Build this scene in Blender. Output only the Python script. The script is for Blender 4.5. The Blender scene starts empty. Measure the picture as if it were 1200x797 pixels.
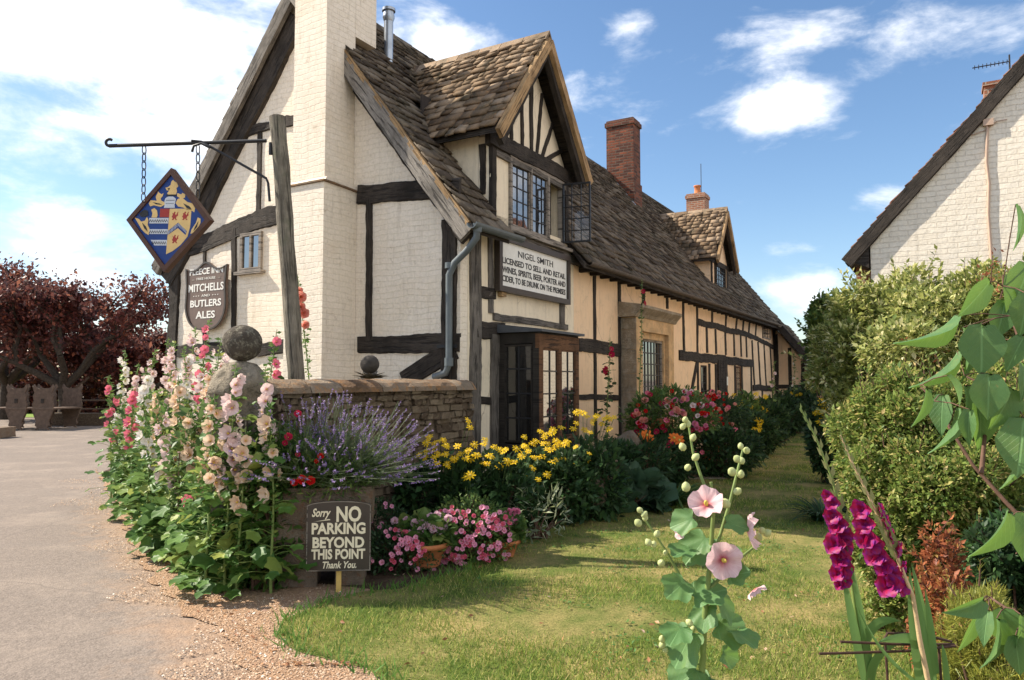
import bpy, math, random
import numpy as np
from mathutils import Vector, Matrix, noise as mnoise
R = math.radians
rng = np.random.default_rng(7)
random.seed(7)
scene = bpy.context.scene
COL = scene.collection

# ------------------------------------------------------------------ camera
FPX, CXP, CYP, HZ, CAMH = 860.0, 600.0, 398.5, 445.0, 1.6
PITCH = math.atan((HZ - CYP) / FPX)
def ray(px, py):
    x = (px - CXP) / FPX; y = (CYP - py) / FPX
    return Vector((x, math.cos(PITCH) - y * math.sin(PITCH), math.sin(PITCH) + y * math.cos(PITCH)))
CAM = Vector((0, 0, CAMH))
def P(px, py, Y):                      # the point seen at a pixel, Y metres in front
    d = ray(px, py); return CAM + d * (Y / d.y)
def G(px, py):                         # the ground point
    d = ray(px, py); return CAM + d * (-CAMH / d.z)
C0 = Vector((-0.54, 8.9, 0)); TH = R(59.8)
UX = Vector((math.cos(TH), math.sin(TH), 0)); VX = Vector((-math.sin(TH), math.cos(TH), 0))
def loc(w):                            # world -> inn frame
    d = w - C0; return Vector((d.dot(UX), d.dot(VX), w.z))
def wld(x, y, z=0): return C0 + UX * x + VX * y + Vector((0, 0, z))
def hit(px, py, p0, n):                # where a ray meets a plane given in the inn frame
    o = loc(CAM); d = ray(px, py); d = Vector((d.dot(UX), d.dot(VX), d.z))
    k = (Vector(p0) - o).dot(Vector(n)) / d.dot(Vector(n)); return o + d * k
def fac(px, py, off=0): p = hit(px, py, (0, off, 0), (0, 1, 0)); return p.x, p.z
def gab(px, py, off=0): p = hit(px, py, (off, 0, 0), (1, 0, 0)); return p.y, p.z

cam_d = bpy.data.cameras.new('camera'); cam = bpy.data.objects.new('camera', cam_d); COL.objects.link(cam)
cam.location = CAM; cam.rotation_euler = (R(90) + PITCH, 0, 0)
cam_d.sensor_width = 36; cam_d.lens = FPX / 1200 * 36; cam_d.clip_start = .05; cam_d.clip_end = 3000
scene.camera = cam

# ------------------------------------------------------------------ object helpers
def tag(o, label=None, cat=None, group=None, kind=None):
    if label: o['label'] = label
    if cat: o['category'] = cat
    if group: o['group'] = group
    if kind: o['kind'] = kind
    return o
def thing(name, label, cat, loc_=(0, 0, 0), rz=0, group=None):
    o = bpy.data.objects.new(name, None); COL.objects.link(o); o.location = loc_; o.rotation_euler = (0, 0, rz)
    o.empty_display_size = .1
    return tag(o, label, cat, group)
def link(name, me, mat=None, parent=None, at=None):
    o = bpy.data.objects.new(name, me); COL.objects.link(o)
    if mat is not None:
        for m in (mat if isinstance(mat, (list, tuple)) else [mat]): me.materials.append(m)
    if parent: o.parent = parent
    if at is not None: o.location = at
    return o
class MB:
    def __init__(s): s.v = []; s.f = []; s.uv = []; s.mi = []; s.sm = []
    def add(s, vs, fs, uv=None, mi=0, sm=False):
        b = len(s.v); s.v += [tuple(v) for v in vs]
        for k, f in enumerate(fs):
            s.f.append([b + i for i in f]); s.mi.append(mi); s.sm.append(sm)
            s.uv.append(uv[k] if uv else [(vs[i][0], vs[i][2]) for i in f])
        return s
    def box(s, a, b, mi=0, jit=0):
        x0, y0, z0 = a; x1, y1, z1 = b
        vs = [(x, y, z) for z in (z0, z1) for y in (y0, y1) for x in (x0, x1)]
        if jit: vs = [tuple(c + random.uniform(-jit, jit) for c in v) for v in vs]
        return s.add(vs, [(0, 2, 3, 1), (4, 5, 7, 6), (0, 1, 5, 4), (2, 6, 7, 3), (0, 4, 6, 2), (1, 3, 7, 5)], mi=mi)
    def prism(s, poly, axis, a, b, mi=0, sm=False):   # polygon (2-D) pushed along an axis from a to b
        def mk(p, c):
            return {'x': (c, p[0], p[1]), 'y': (p[0], c, p[1]), 'z': (p[0], p[1], c)}[axis]
        n = len(poly); vs = [mk(p, a) for p in poly] + [mk(p, b) for p in poly]
        fs = [list(range(n))[::-1], list(range(n, 2 * n))] + [(i, (i + 1) % n, n + (i + 1) % n, n + i) for i in range(n)]
        return s.add(vs, fs, mi=mi, sm=False)
    def tube(s, pts, rad, seg=8, mi=0, cap=True, sm=True, jit=0):
        pts = [Vector(p) for p in pts]; n = len(pts)
        if not hasattr(rad, '__len__'): rad = [rad] * n
        vs = []; prev = None
        for i, p in enumerate(pts):
            t = (pts[min(i + 1, n - 1)] - pts[max(i - 1, 0)]).normalized()
            if prev is None:
                a = t.orthogonal().normalized()
            else:
                a = (prev - t * prev.dot(t)); a = a.normalized() if a.length > 1e-6 else t.orthogonal().normalized()
            prev = a; b = t.cross(a)
            for k in range(seg):
                an = 2 * math.pi * k / seg; r = rad[i] * (1 + random.uniform(-jit, jit))
                vs.append(p + (a * math.cos(an) + b * math.sin(an)) * r)
        fs = [(i * seg + k, i * seg + (k + 1) % seg, (i + 1) * seg + (k + 1) % seg, (i + 1) * seg + k) for i in range(n - 1) for k in range(seg)]
        uv = [[(i * .25, k / seg), (i * .25, (k + 1) / seg), (i * .25 + .25, (k + 1) / seg), (i * .25 + .25, k / seg)] for i in range(n - 1) for k in range(seg)]
        s.add(vs, fs, uv=uv, mi=mi, sm=sm)
        if cap:
            s.add(vs[:seg], [list(range(seg))[::-1]], mi=mi); s.add(vs[-seg:], [list(range(seg))], mi=mi)
        return s
    def lathe(s, prof, c=(0, 0, 0), seg=24, mi=0, sm=True, jit=0):
        vs = []
        for r, z in prof:
            for k in range(seg):
                a = 2 * math.pi * k / seg; rr = r
                if jit: rr *= 1 + jit * mnoise.noise(Vector((math.cos(a) * 3 + c[0], math.sin(a) * 3 + c[1], z * 9)))
                vs.append((c[0] + rr * math.cos(a), c[1] + rr * math.sin(a), c[2] + z))
        n = len(prof)
        fs = [(i * seg + k, i * seg + (k + 1) % seg, (i + 1) * seg + (k + 1) % seg, (i + 1) * seg + k) for i in range(n - 1) for k in range(seg)]
        s.add(vs, fs, mi=mi, sm=sm)
        if prof[0][0] > 1e-4: s.add(vs[:seg], [list(range(seg))[::-1]], mi=mi)
        if prof[-1][0] > 1e-4: s.add(vs[-seg:], [list(range(seg))], mi=mi)
        return s
    def beam(s, p0, p1, w, d, nrm, wob=.012, mi=0, w1=None):
        # old hewn timber: a wobbly bar; w across its face, d along nrm (its thickness)
        p0 = Vector(p0); p1 = Vector(p1); nrm = Vector(nrm).normalized(); t = (p1 - p0); L = t.length; t.normalize()
        side = t.cross(nrm).normalized(); n = max(2, int(L / .07)) + 1; w1 = w if w1 is None else w1
        vs = []; seed = random.uniform(0, 90); c4 = [(-1, -1), (-.86, 1), (.86, 1), (1, -1)]
        for i in range(n):
            k = i / (n - 1); ww = w + (w1 - w) * k
            off = side * (mnoise.noise(Vector((k * L * .7, seed, 1))) * wob * 2.2 * min(1, 4 * k * (1 - k) + .2))
            for j, (a, b) in enumerate(c4):
                e = (mnoise.noise(Vector((k * L * 2.6, seed + j * 9, 0))) + .75 * mnoise.noise(Vector((k * L * 11, seed + j * 9, 4)))) * wob
                vs.append(p0 + t * (L * k) + off + side * (a * ww / 2 + e * a) + nrm * (d if b > 0 else -.02) + nrm * (e * .4 if b > 0 else 0))
        fs = []; uv = []
        for i in range(n - 1):
            for j in range(4):
                fs.append((i * 4 + j, i * 4 + (j + 1) % 4, (i + 1) * 4 + (j + 1) % 4, (i + 1) * 4 + j))
                u0 = seed + i * L / (n - 1); u1 = seed + (i + 1) * L / (n - 1); q = j * .2
                uv.append([(u0, q), (u0, q + .2), (u1, q + .2), (u1, q)])
        fs += [(3, 2, 1, 0), tuple((n - 1) * 4 + j for j in range(4))]; uv += [[(0, 0), (0, .2), (.02, .2), (.02, 0)]] * 2
        return s.add(vs, fs, uv=uv, mi=mi)
    def mesh(s, name):
        me = bpy.data.meshes.new(name); me.from_pydata(s.v, [], s.f)
        me.polygons.foreach_set('material_index', s.mi); me.polygons.foreach_set('use_smooth', s.sm)
        l = me.uv_layers.new(name='UVMap'); l.data.foreach_set('uv', np.array([c for f in s.uv for p in f for c in p], dtype=np.float32))
        me.update(); return me
    def build(s, name, mat, parent=None, at=None): return link(name, s.mesh(name), mat, parent, at)

def npmesh(name, V, F, smooth=False, mi=None):
    me = bpy.data.meshes.new(name); V = np.ascontiguousarray(V, dtype=np.float32); F = np.ascontiguousarray(F, dtype=np.int32)
    me.vertices.add(len(V)); me.vertices.foreach_set('co', V.ravel())
    k = F.shape[1]; me.loops.add(F.size); me.loops.foreach_set('vertex_index', F.ravel())
    me.polygons.add(len(F)); me.polygons.foreach_set('loop_start', np.arange(0, F.size, k, dtype=np.int32))
    if smooth: me.polygons.foreach_set('use_smooth', np.ones(len(F), dtype=bool))
    if mi is not None: me.polygons.foreach_set('material_index', mi.astype(np.int32))
    me.update(calc_edges=True); me.validate(); return me
def leafuv(me, T, n):   # lays each leaf's own outline out as UVs, for its veins
    fl = T[1].ravel(); uv = np.tile(T[0][fl][:, :2], (n, 1)); l = me.uv_layers.new(name='UVMap')
    if len(l.data) == len(uv): l.data.foreach_set('uv', uv.astype(np.float32).ravel())
    return me
def norm(a): return a / np.maximum(np.linalg.norm(a, axis=1, keepdims=True), 1e-9)
def scat(T, pos, dr, sc, up=None, roll=None):
    """many copies of a leaf template (V,F): its +y runs along dr, +z turns towards up"""
    TV, TF = T; pos = np.asarray(pos, float); N = len(pos); y = norm(np.asarray(dr, float))
    if up is None: up = rng.normal(size=(N, 3))
    up = np.asarray(up, float) + rng.normal(size=(N, 3)) * (roll if roll is not None else 0)
    x = norm(np.cross(y, up)); z = np.cross(x, y); sc = np.broadcast_to(np.asarray(sc, float), (N,))[:, None, None]
    V = pos[:, None, :] + sc * (TV[None, :, 0:1] * x[:, None, :] + TV[None, :, 1:2] * y[:, None, :] + TV[None, :, 2:3] * z[:, None, :])
    F = TF[None] + (np.arange(N) * len(TV))[:, None, None]
    return V.reshape(-1, 3), F.reshape(-1, TF.shape[1])
def cat_(parts):
    Vs = []; Fs = []; b = 0
    for V, F in parts: Vs.append(V); Fs.append(F + b); b += len(V)
    return np.concatenate(Vs), np.concatenate(Fs)
A = np.array
LEAF = (A([(0, 0, 0), (-.24, .42, .07), (0, 1, -.05), (.24, .42, .07), (0, .45, 0)]), A([(0, 4, 1), (1, 4, 2), (0, 3, 4), (3, 2, 4)]))
DIAM = (A([(0, 0, 0), (-.3, .5, .06), (0, 1, 0), (.3, .5, .06)]), A([(0, 2, 1), (0, 3, 2)]))
NEED = (A([(-.06, 0, 0), (.06, 0, 0), (0, 1, .1)]), A([(0, 1, 2)]))
SLIM = (A([(0, 0, 0), (-.11, .4, .03), (0, 1, -.1), (.11, .4, .03)]), A([(0, 2, 1), (0, 3, 2)]))
def lobed(n=15):
    V = [(0, .12, 0)]
    for i in range(n):
        a = -math.pi / 2 + 2 * math.pi * (i + .5) / n
        r = .5 * (1 + .13 * math.cos(5 * (a - math.pi / 2))) * (1 + .03 * (-1) ** i)
        V.append((r * math.cos(a), .5 + r * math.sin(a), .09 * math.cos(5 * a + 1.5) * .8 + .06))
    V.append((0, .06, -.02))
    # two rings for a soft cup
    V = [V[0]] + [((x) * .55, .12 + (y - .12) * .55, z * .2 - .03) for x, y, z in V[1:n + 1]] + V[1:n + 1]
    F = []
    for i in range(n - 0):
        j = (i + 1) % n
        F.append((0, 1 + i, 1 + j)); F.append((1 + i, 1 + n + i, 1 + n + j)); F.append((1 + i, 1 + n + j, 1 + j))
    return A(V), A(F)
LOBED = lobed()
def lobed_hi():
    n = 40; rings = [.3, .6, .85, 1.0]; V = [(0, .14, -.03)]; F = []
    for q, k in enumerate(rings):
        for i in range(n):
            a = -math.pi / 2 + 2 * math.pi * (i + .5) / n; notch = .42 * math.exp(-((i + .5 if i < n / 2 else n - i - .5) / 1.6) ** 2)
            r = .5 * (1 + .1 * math.cos(5 * (a - math.pi / 2)) + .025 * math.cos(23 * a)) * (1 - notch * k); x = r * k * math.cos(a); y = .14 * (1 - k) + (.5 + r * math.sin(a)) * k
            ve = abs(math.sin(2.5 * (a - math.pi / 2))); V.append((x, y, .07 * k * k * ve + .1 * k * k * math.cos(2 * a) * .6 - .05 + .02 * math.sin(9 * a) * k ** 3))
    for i in range(n):
        j = (i + 1) % n; F.append((0, 1 + i, 1 + j))
        for q in range(3): A0 = 1 + q * n; B0 = A0 + n; F += [(A0 + i, B0 + i, B0 + j), (A0 + i, B0 + j, A0 + j)]
    return A(V), A(F)
LOBED_HI = lobed_hi()
def strap(n=6, w=.05, bend=.6):
    V = []; F = []
    for i in range(n + 1):
        k = i / n; ww = w * (1 - k ** 2.2) * (.6 + .8 * k if k < .5 else 1) + .002
        y = math.sin(k * bend * 1.6) / (bend * 1.6); z = -(1 - math.cos(k * bend * 1.6)) / (bend * 1.6)
        V += [(-ww, y, z + .01), (0, y, z - ww * .35), (ww, y, z + .01)]
    for i in range(n):
        a = i * 3
        for q in (0, 1): F += [(a + q, a + q + 1, a + q + 4), (a + q, a + q + 4, a + q + 3)]
    return A(V), A(F)

def tree_copy(root, loc_, rz, label=None, group=None, sc=1):
    r = root.copy(); COL.objects.link(r); r.location = loc_; r.rotation_euler = (0, 0, rz); r.scale = (sc,) * 3
    if label: r['label'] = label
    if group: r['group'] = group
    for ch in list(root.children):
        c = ch.copy(); COL.objects.link(c); c.parent = r
        for g in list(ch.children):
            d = g.copy(); COL.objects.link(d); d.parent = c
    return r

# ------------------------------------------------------------------ materials
class M:
    def __init__(s, name):
        s.m = bpy.data.materials.new(name); s.m.use_nodes = True; s.t = s.m.node_tree; s.n = s.t.nodes; s.l = s.t.links
        s.b = s.n['Principled BSDF']; s.out = s.n['Material Output']
    def node(s, ty, **k):
        n = s.n.new(ty)
        for a, v in k.items():
            if a in n.inputs.keys(): n.inputs[a].default_value = v
            else: setattr(n, a, v)
        return n
    def set(s, sock, v):
        if isinstance(v, bpy.types.NodeSocket): s.l.new(v, sock)
        else: sock.default_value = v
    def coord(s, kind='Object', scale=(1, 1, 1), rot=(0, 0, 0)):
        t = s.node('ShaderNodeTexCoord'); mp = s.node('ShaderNodeMapping'); mp.inputs['Scale'].default_value = scale; mp.inputs['Rotation'].default_value = rot
        s.l.new(t.outputs[kind], mp.inputs['Vector']); return mp.outputs[0]
    def noise(s, vec, scale=5, detail=6, rough=.6, dist=0):
        n = s.node('ShaderNodeTexNoise'); n.inputs['Scale'].default_value = scale; n.inputs['Detail'].default_value = detail
        n.inputs['Roughness'].default_value = rough; n.inputs['Distortion'].default_value = dist; s.l.new(vec, n.inputs['Vector']); return n.outputs[0]
    def ramp(s, f, stops):
        r = s.node('ShaderNodeValToRGB'); e = r.color_ramp.elements
        while len(e) < len(stops): e.new(.5)
        for i, (p, c) in enumerate(stops): e[i].position = p; e[i].color = tuple(c[:3]) + (1,) if hasattr(c, '__len__') else (c, c, c, 1)
        s.l.new(f, r.inputs[0]); return r.outputs[0]
    def mix(s, f, a, b, bt='MIX'):
        n = s.node('ShaderNodeMix'); n.data_type = 'RGBA'; n.blend_type = bt
        def c4(v): return tuple(v) + (1,) if isinstance(v, (tuple, list)) and len(v) == 3 else v
        s.set(n.inputs[0], f); s.set(n.inputs[6], c4(a)); s.set(n.inputs[7], c4(b)); return n.outputs[2]
    def math(s, op, a, b=0, clamp=False):
        n = s.node('ShaderNodeMath', operation=op); n.use_clamp = clamp; s.set(n.inputs[0], a); s.set(n.inputs[1], b); return n.outputs[0]
    def bump(s, h, st=.5, dist=.01, base=None):
        b = s.node('ShaderNodeBump'); b.inputs['Strength'].default_value = st; b.inputs['Distance'].default_value = dist; s.l.new(h, b.inputs['Height'])
        if base is not None: s.l.new(base, b.inputs['Normal'])
        return b.outputs[0]
    def fin(s, col, rough=.85, nrm=None, spec=.3, metal=0, ior=None):
        s.set(s.b.inputs['Base Color'], tuple(col) + (1,) if isinstance(col, (tuple, list)) and len(col) == 3 else col)
        s.set(s.b.inputs['Roughness'], rough); s.b.inputs['Specular IOR Level'].default_value = spec; s.b.inputs['Metallic'].default_value = metal
        if ior: s.b.inputs['IOR'].default_value = ior
        if nrm is not None: s.l.new(nrm, s.b.inputs['Normal'])
        return s.m
def simple(name, c, rough=.7, var=.25, scale=8, bump=.3, dist=.004, spec=.3, metal=0):
    m = M(name); v = m.coord(); n = m.noise(v, scale); n2 = m.noise(v, scale * 6)
    d = tuple(x * (1 - var) for x in c); h = tuple(min(1, x * (1 + var)) for x in c)
    return m.fin(m.ramp(n, [(.3, d), (.7, h)]), rough, m.bump(n2, bump, dist), spec, metal)
def brick_mat(name, cols, mortar, bw=.22, bh=.073, ms=.012, paint=None, strength=.6, dist=.01, soft=1.0, dirt=(.35, .3, .24), dirt_amt=.5, wob=.012):
    m = M(name); tc = m.node('ShaderNodeTexCoord'); sp = m.node('ShaderNodeSeparateXYZ'); m.l.new(tc.outputs['Object'], sp.inputs[0])
    o = tc.outputs['Object']; nz = m.noise(o, 2.2, 3)
    cb = m.node('ShaderNodeCombineXYZ')
    hz = m.math('ADD', m.math('ADD', sp.outputs[0], sp.outputs[1]), m.math('MULTIPLY', m.noise(o, 4, 2), wob))
    vz = m.math('ADD', sp.outputs[2], m.math('MULTIPLY', nz, wob * 4))
    m.l.new(hz, cb.inputs[0]); m.l.new(vz, cb.inputs[1])
    br = m.node('ShaderNodeTexBrick'); m.l.new(cb.outputs[0], br.inputs['Vector'])
    for k, v in {'Scale': 1, 'Mortar Size': ms, 'Mortar Smooth': .35, 'Bias': 0, 'Brick Width': bw, 'Row Height': bh}.items(): br.inputs[k].default_value = v
    br.inputs['Color1'].default_value = cols[0] + (1,); br.inputs['Color2'].default_value = cols[1] + (1,); br.inputs['Mortar'].default_value = mortar + (1,)
    col = br.outputs[0]; fine = m.noise(o, 30, 5, .7); big = m.noise(o, 1.3, 6, .65)
    col = m.mix(m.math('MULTIPLY', m.ramp(big, [(.5, 0), (.75, 1)]), dirt_amt), col, dirt); col = m.mix(m.math('MULTIPLY', m.ramp(m.noise(o, 6, 8, .8), [(.57, 0), (.66, 1)]), dirt_amt * 1.2), col, tuple(x * .72 for x in dirt))
    st2 = m.noise(m.coord('Object', (7, 7, .8)), 1.6, 5, .6); col = m.mix(m.ramp(st2, [(.55, 0), (.72, .3)]), col, tuple(x * .6 for x in dirt)); base_ = m.ramp(m.math('ADD', sp.outputs[2], m.math('MULTIPLY', nz, 1.2)), [(.55, .55), (1.0, 0)]); col = m.mix(base_, col, tuple(x * .55 for x in dirt))
    col = m.mix(.25, col, m.ramp(fine, [(.3, .3), (.7, 1)]), 'MULTIPLY')
    hgt = m.math('SUBTRACT', m.math('ADD', m.math('MULTIPLY', fine, .4), m.math('MULTIPLY', m.noise(o, 7, 3), .9)), m.math('MULTIPLY', br.outputs[1], m.ramp(m.noise(o, 1.7, 4), [(.35, soft), (.6, 1)])))
    return m.fin(col, .88, m.bump(hgt, strength, dist), .2)
def leafm(name, c1, c2, c3=None, trans=.35, rough=.5, spec=.35, bumpy=0):
    m = M(name); g = m.node('ShaderNodeNewGeometry'); st = [(0, c1), (1, c2)] if c3 is None else [(0, c1), (.75, c2), (1, c3)]
    col = m.ramp(g.outputs['Random Per Island'], st)
    m.fin(col, rough, None, spec)
    tr = m.node('ShaderNodeBsdfTranslucent'); tc = m.mix(.5, col, (1.0, 1.0, .35), 'MULTIPLY')
    br = m.node('ShaderNodeBrightContrast'); br.inputs[1].default_value = .06; m.l.new(tc, br.inputs[0]); m.l.new(br.outputs[0], tr.inputs[0])
    mx = m.node('ShaderNodeMixShader'); mx.inputs[0].default_value = trans
    m.l.new(m.b.outputs[0], mx.inputs[1]); m.l.new(tr.outputs[0], mx.inputs[2]); m.l.new(mx.outputs[0], m.out.inputs[0]); return m.m
def petalm(name, c_in, c_out, r=.05, trans=.3):
    m = M(name); tc = m.node('ShaderNodeTexCoord'); ln = m.node('ShaderNodeVectorMath', operation='LENGTH'); m.l.new(tc.outputs['Object'], ln.inputs[0])
    f = m.math('DIVIDE', ln.outputs['Value'], r, True)
    f = m.math('ADD', f, m.math('MULTIPLY', m.math('SUBTRACT', m.noise(tc.outputs['Object'], 60, 3), .5), .3))
    mid = tuple(a * .35 + b * .65 for a, b in zip(c_in, c_out)); col = m.ramp(f, [(.12, c_in), (.45, mid), (.8, c_out)])
    sx_ = m.node('ShaderNodeSeparateXYZ'); m.l.new(tc.outputs['Object'], sx_.inputs[0]); an = m.math('ARCTAN2', sx_.outputs[0], sx_.outputs[1]); cv = m.node('ShaderNodeCombineXYZ'); m.l.new(m.math('MULTIPLY', an, 9), cv.inputs[0]); m.l.new(m.math('MULTIPLY', ln.outputs['Value'], 14), cv.inputs[1]); stk = m.noise(cv.outputs[0], 1.6, 3, .6)
    col = m.mix(m.ramp(stk, [(.42, .0), (.62, .4)]), col, tuple(a * .45 + b * .5 for a, b in zip(c_in, c_out)))
    m.fin(col, .6, m.bump(stk, .5, .002), .2)
    tr = m.node('ShaderNodeBsdfTranslucent'); m.l.new(col, tr.inputs[0]); mx = m.node('ShaderNodeMixShader'); mx.inputs[0].default_value = trans
    m.l.new(m.b.outputs[0], mx.inputs[1]); m.l.new(tr.outputs[0], mx.inputs[2]); m.l.new(mx.outputs[0], m.out.inputs[0]); return m.m
def timber(name, dark, light, grain=1.0, moss=None):
    m = M(name); v = m.coord('UV', (2.5, 40, 1)); n = m.noise(v, 3, 8, .7, .4); v2 = m.coord('Object'); b = m.noise(v2, 3, 5, .6); c = m.noise(m.coord('UV', (1.2, 16, 1)), 2, 4, .6, .6)
    col = m.ramp(n, [(.3, dark), (.68, light)]); col = m.mix(m.ramp(b, [(.42, 0), (.68, .7)]), col, tuple(x * .45 for x in dark))
    if moss: col = m.mix(m.ramp(m.noise(v2, 5, 4), [(.55, 0), (.7, .5)]), col, moss)
    cr = m.ramp(c, [(.38, 0), (.46, 1)])
    col = m.mix(m.math('MULTIPLY', m.math('SUBTRACT', 1, cr), .7), col, (.012, .01, .009))
    return m.fin(col, .85, m.bump(m.math('ADD', n, m.math('MULTIPLY', cr, .8)), .8, .012 * grain), .25)

CREAM = (.88, .78, .64)
m_gable = brick_mat('painted_brick', (CREAM), CREAM, bw=.23, bh=.078, ms=.009, strength=.55, dist=.012, dirt=(.62, .5, .36), dirt_amt=.35) if False else \
          brick_mat('painted_brick', (CREAM, (.9, .8, .67)), (.84, .74, .6), ms=.007, strength=.6, dist=.011, dirt=(.76, .62, .45), dirt_amt=.5, soft=.42, wob=.03)
m_cot = brick_mat('cottage_brick', ((.88, .79, .65), (.9, .82, .69)), (.84, .75, .61), ms=.007, strength=.8, dist=.013, bh=.075, bw=.24, dirt=(.76, .68, .56), dirt_amt=.3, wob=.015)
m_red = brick_mat('red_brick', ((.27, .085, .045), (.07, .03, .024)), (.14, .1, .075), ms=.012, strength=.8, dist=.012, dirt=(.05, .03, .025), dirt_amt=.6)
m_orange = brick_mat('orange_brick', ((.42, .18, .1), (.3, .12, .07)), (.4, .33, .26), ms=.012, strength=.6, dist=.01, dirt=(.15, .09, .06), dirt_amt=.4)
def plaster(name, c, c2):
    m = M(name); v = m.coord(); a = m.noise(v, 1.6, 6, .6); f = m.noise(v, 22, 6, .65); st = m.noise(m.coord('Object', (9, 9, 1.1)), 1.5, 4)
    vo = m.node('ShaderNodeTexVoronoi'); vo.feature = 'DISTANCE_TO_EDGE'; vo.inputs['Scale'].default_value = .9; wv = m.node('ShaderNodeMix'); wv.data_type = 'VECTOR'; wv.inputs[0].default_value = .12; m.l.new(v, wv.inputs[4]); nc = m.node('ShaderNodeTexNoise'); nc.inputs['Scale'].default_value = 5; nc.inputs['Detail'].default_value = 6; m.l.new(v, nc.inputs['Vector']); m.l.new(nc.outputs['Color'], wv.inputs[5]); m.l.new(wv.outputs[1], vo.inputs['Vector'])
    crk = m.math('MULTIPLY', m.ramp(vo.outputs['Distance'], [(0, 1), (.006, 0)]), m.ramp(m.noise(v, .8, 3), [(.45, 0), (.55, 1)]))
    col = m.ramp(a, [(.3, c2), (.65, c)]); col = m.mix(m.math('MULTIPLY', m.ramp(m.noise(v, 3.2, 8, .75), [(.5, 0), (.68, .6)]), 1), col, tuple(x * .72 for x in c2)); col = m.mix(m.math('MULTIPLY', crk, .65), col, (.25, .18, .12)); col = m.mix(m.ramp(st, [(.52, 0), (.75, .45)]), col, tuple(x * .6 for x in c2))
    return m.fin(col, .9, m.bump(m.math('ADD', f, m.math('MULTIPLY', a, 1.6)), .5, .012), .15)
m_plas = plaster('cream_plaster', (.86, .75, .57), (.78, .66, .49))
m_peach = plaster('peach_plaster', (.88, .65, .43), (.84, .59, .37))
m_dark = timber('black_timber', (.022, .018, .015), (.085, .068, .055))
m_grey = timber('grey_timber', (.09, .078, .066), (.25, .22, .19))
m_pale = timber('weathered_board', (.16, .14, .12), (.4, .36, .31))
m_new = timber('tan_board', (.34, .21, .1), (.56, .37, .19))
m_post = timber('post_timber', (.14, .12, .09), (.38, .34, .27), 2, (.1, .12, .06))
def slate_mat(name, a, b, c, moss, orange):
    m = M(name); g = m.node('ShaderNodeNewGeometry'); v = m.coord(); r = g.outputs['Random Per Island']
    col = m.ramp(r, [(0, a), (.5, b), (1, c)]); n = m.noise(v, 9, 8, .7)
    col = m.mix(m.ramp(m.noise(v, 2.5, 6, .7), [(.5, 0), (.66, .75)]), col, moss)
    col = m.mix(m.ramp(m.noise(v, 14, 6, .75), [(.56, 0), (.66, .6)]), col, orange)
    col = m.mix(.5, col, m.ramp(n, [(.3, .35), (.7, 1)]), 'MULTIPLY')
    return m.fin(col, .92, m.bump(m.math('ADD', n, m.noise(v, 40, 4)), .8, .012), .15)
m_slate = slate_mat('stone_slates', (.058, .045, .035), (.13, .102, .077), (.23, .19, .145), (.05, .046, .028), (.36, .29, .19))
m_slate2 = slate_mat('lit_stone_slates', (.13, .09, .06), (.26, .185, .12), (.4, .3, .21), (.08, .07, .045), (.45, .24, .11))  # warmer, brighter slate copy: sunlight on the dormers put into the colour
m_tile = slate_mat('clay_tiles', (.12, .06, .045), (.22, .1, .065), (.3, .15, .1), (.08, .07, .05), (.35, .2, .12))
def stone_mat(name, a, b, c, lich=(.42, .38, .28), la=.5, sc=6):
    m = M(name); g = m.node('ShaderNodeNewGeometry'); v = m.coord(); col = m.ramp(g.outputs['Random Per Island'], [(0, a), (.5, b), (1, c)])
    n = m.noise(v, sc, 9, .7); col = m.mix(m.ramp(m.noise(v, sc * 1.7, 8, .75), [(.5, 0), (.62, la)]), col, lich)
    col = m.mix(.6, col, m.ramp(n, [(.3, .25), (.7, 1)]), 'MULTIPLY')
    return m.fin(col, .92, m.bump(m.math('ADD', n, m.noise(v, sc * 8, 4)), 1, .02), .15)
m_rub = stone_mat('rubble_stone', (.13, .09, .06), (.22, .16, .11), (.32, .25, .17), (.34, .28, .19), .5, 14)
m_cope = stone_mat('coping_stone', (.25, .16, .1), (.3, .22, .15), (.34, .27, .2), (.5, .24, .08), .6, 7)
m_ball = stone_mat('lichen_stone', (.1, .085, .065), (.12, .1, .08), (.14, .12, .09), (.4, .37, .28), .75, 12)
m_pier = stone_mat('pier_stone', (.3, .26, .2), (.34, .29, .22), (.36, .31, .24), (.09, .08, .06), .7, 7)
m_trough = stone_mat('trough_stone', (.26, .2, .15), (.28, .22, .16), (.3, .24, .18), (.3, .14, .07), .55, 9)
m_ham = stone_mat('golden_stone', (.74, .48, .24), (.76, .5, .26), (.78, .52, .28), (.4, .33, .24), .4, 4)
m_hamg = stone_mat('grey_gold_stone', (.34, .27, .19), (.36, .29, .2), (.38, .3, .21), (.55, .5, .42), .5, 5)
m_iron = simple('black_iron', (.015, .015, .017), .5, .3, 30, .4, .002, .4)
m_pipe = simple('grey_gutter', (.1, .12, .13), .45, .15, 10, .1, .001, .5)
m_lead = simple('lead_sheet', (.2, .22, .26), .45, .2, 5, .3, .004, .5)
m_steel = simple('flue_steel', (.35, .38, .42), .3, .2, 6, .1, .002, .5, .8)
m_gutb = simple('brown_gutter', (.09, .07, .055), .6, .3, 10, .2, .003)
m_terra = simple('terracotta', (.5, .18, .075), .8, .25, 14, .3, .003, .2)
m_bark = simple('bark', (.06, .048, .038), .9, .4, 14, .9, .02, .1)
m_twig = simple('twig', (.12, .07, .05), .85, .3, 30, .5, .003, .1)
m_stem = simple('green_stem', (.16, .22, .06), .6, .2, 20, .1, .001, .3)
m_stemd = simple('dark_green_stem', (.06, .1, .03), .6, .2, 20, .1, .001, .3)
m_white = simple('white_paint', (.78, .76, .7), .5, .06, 12, .1, .001)
m_brown = simple('brown_paint', (.05, .038, .03), .45, .15, 9, .15, .001, .4)
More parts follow.
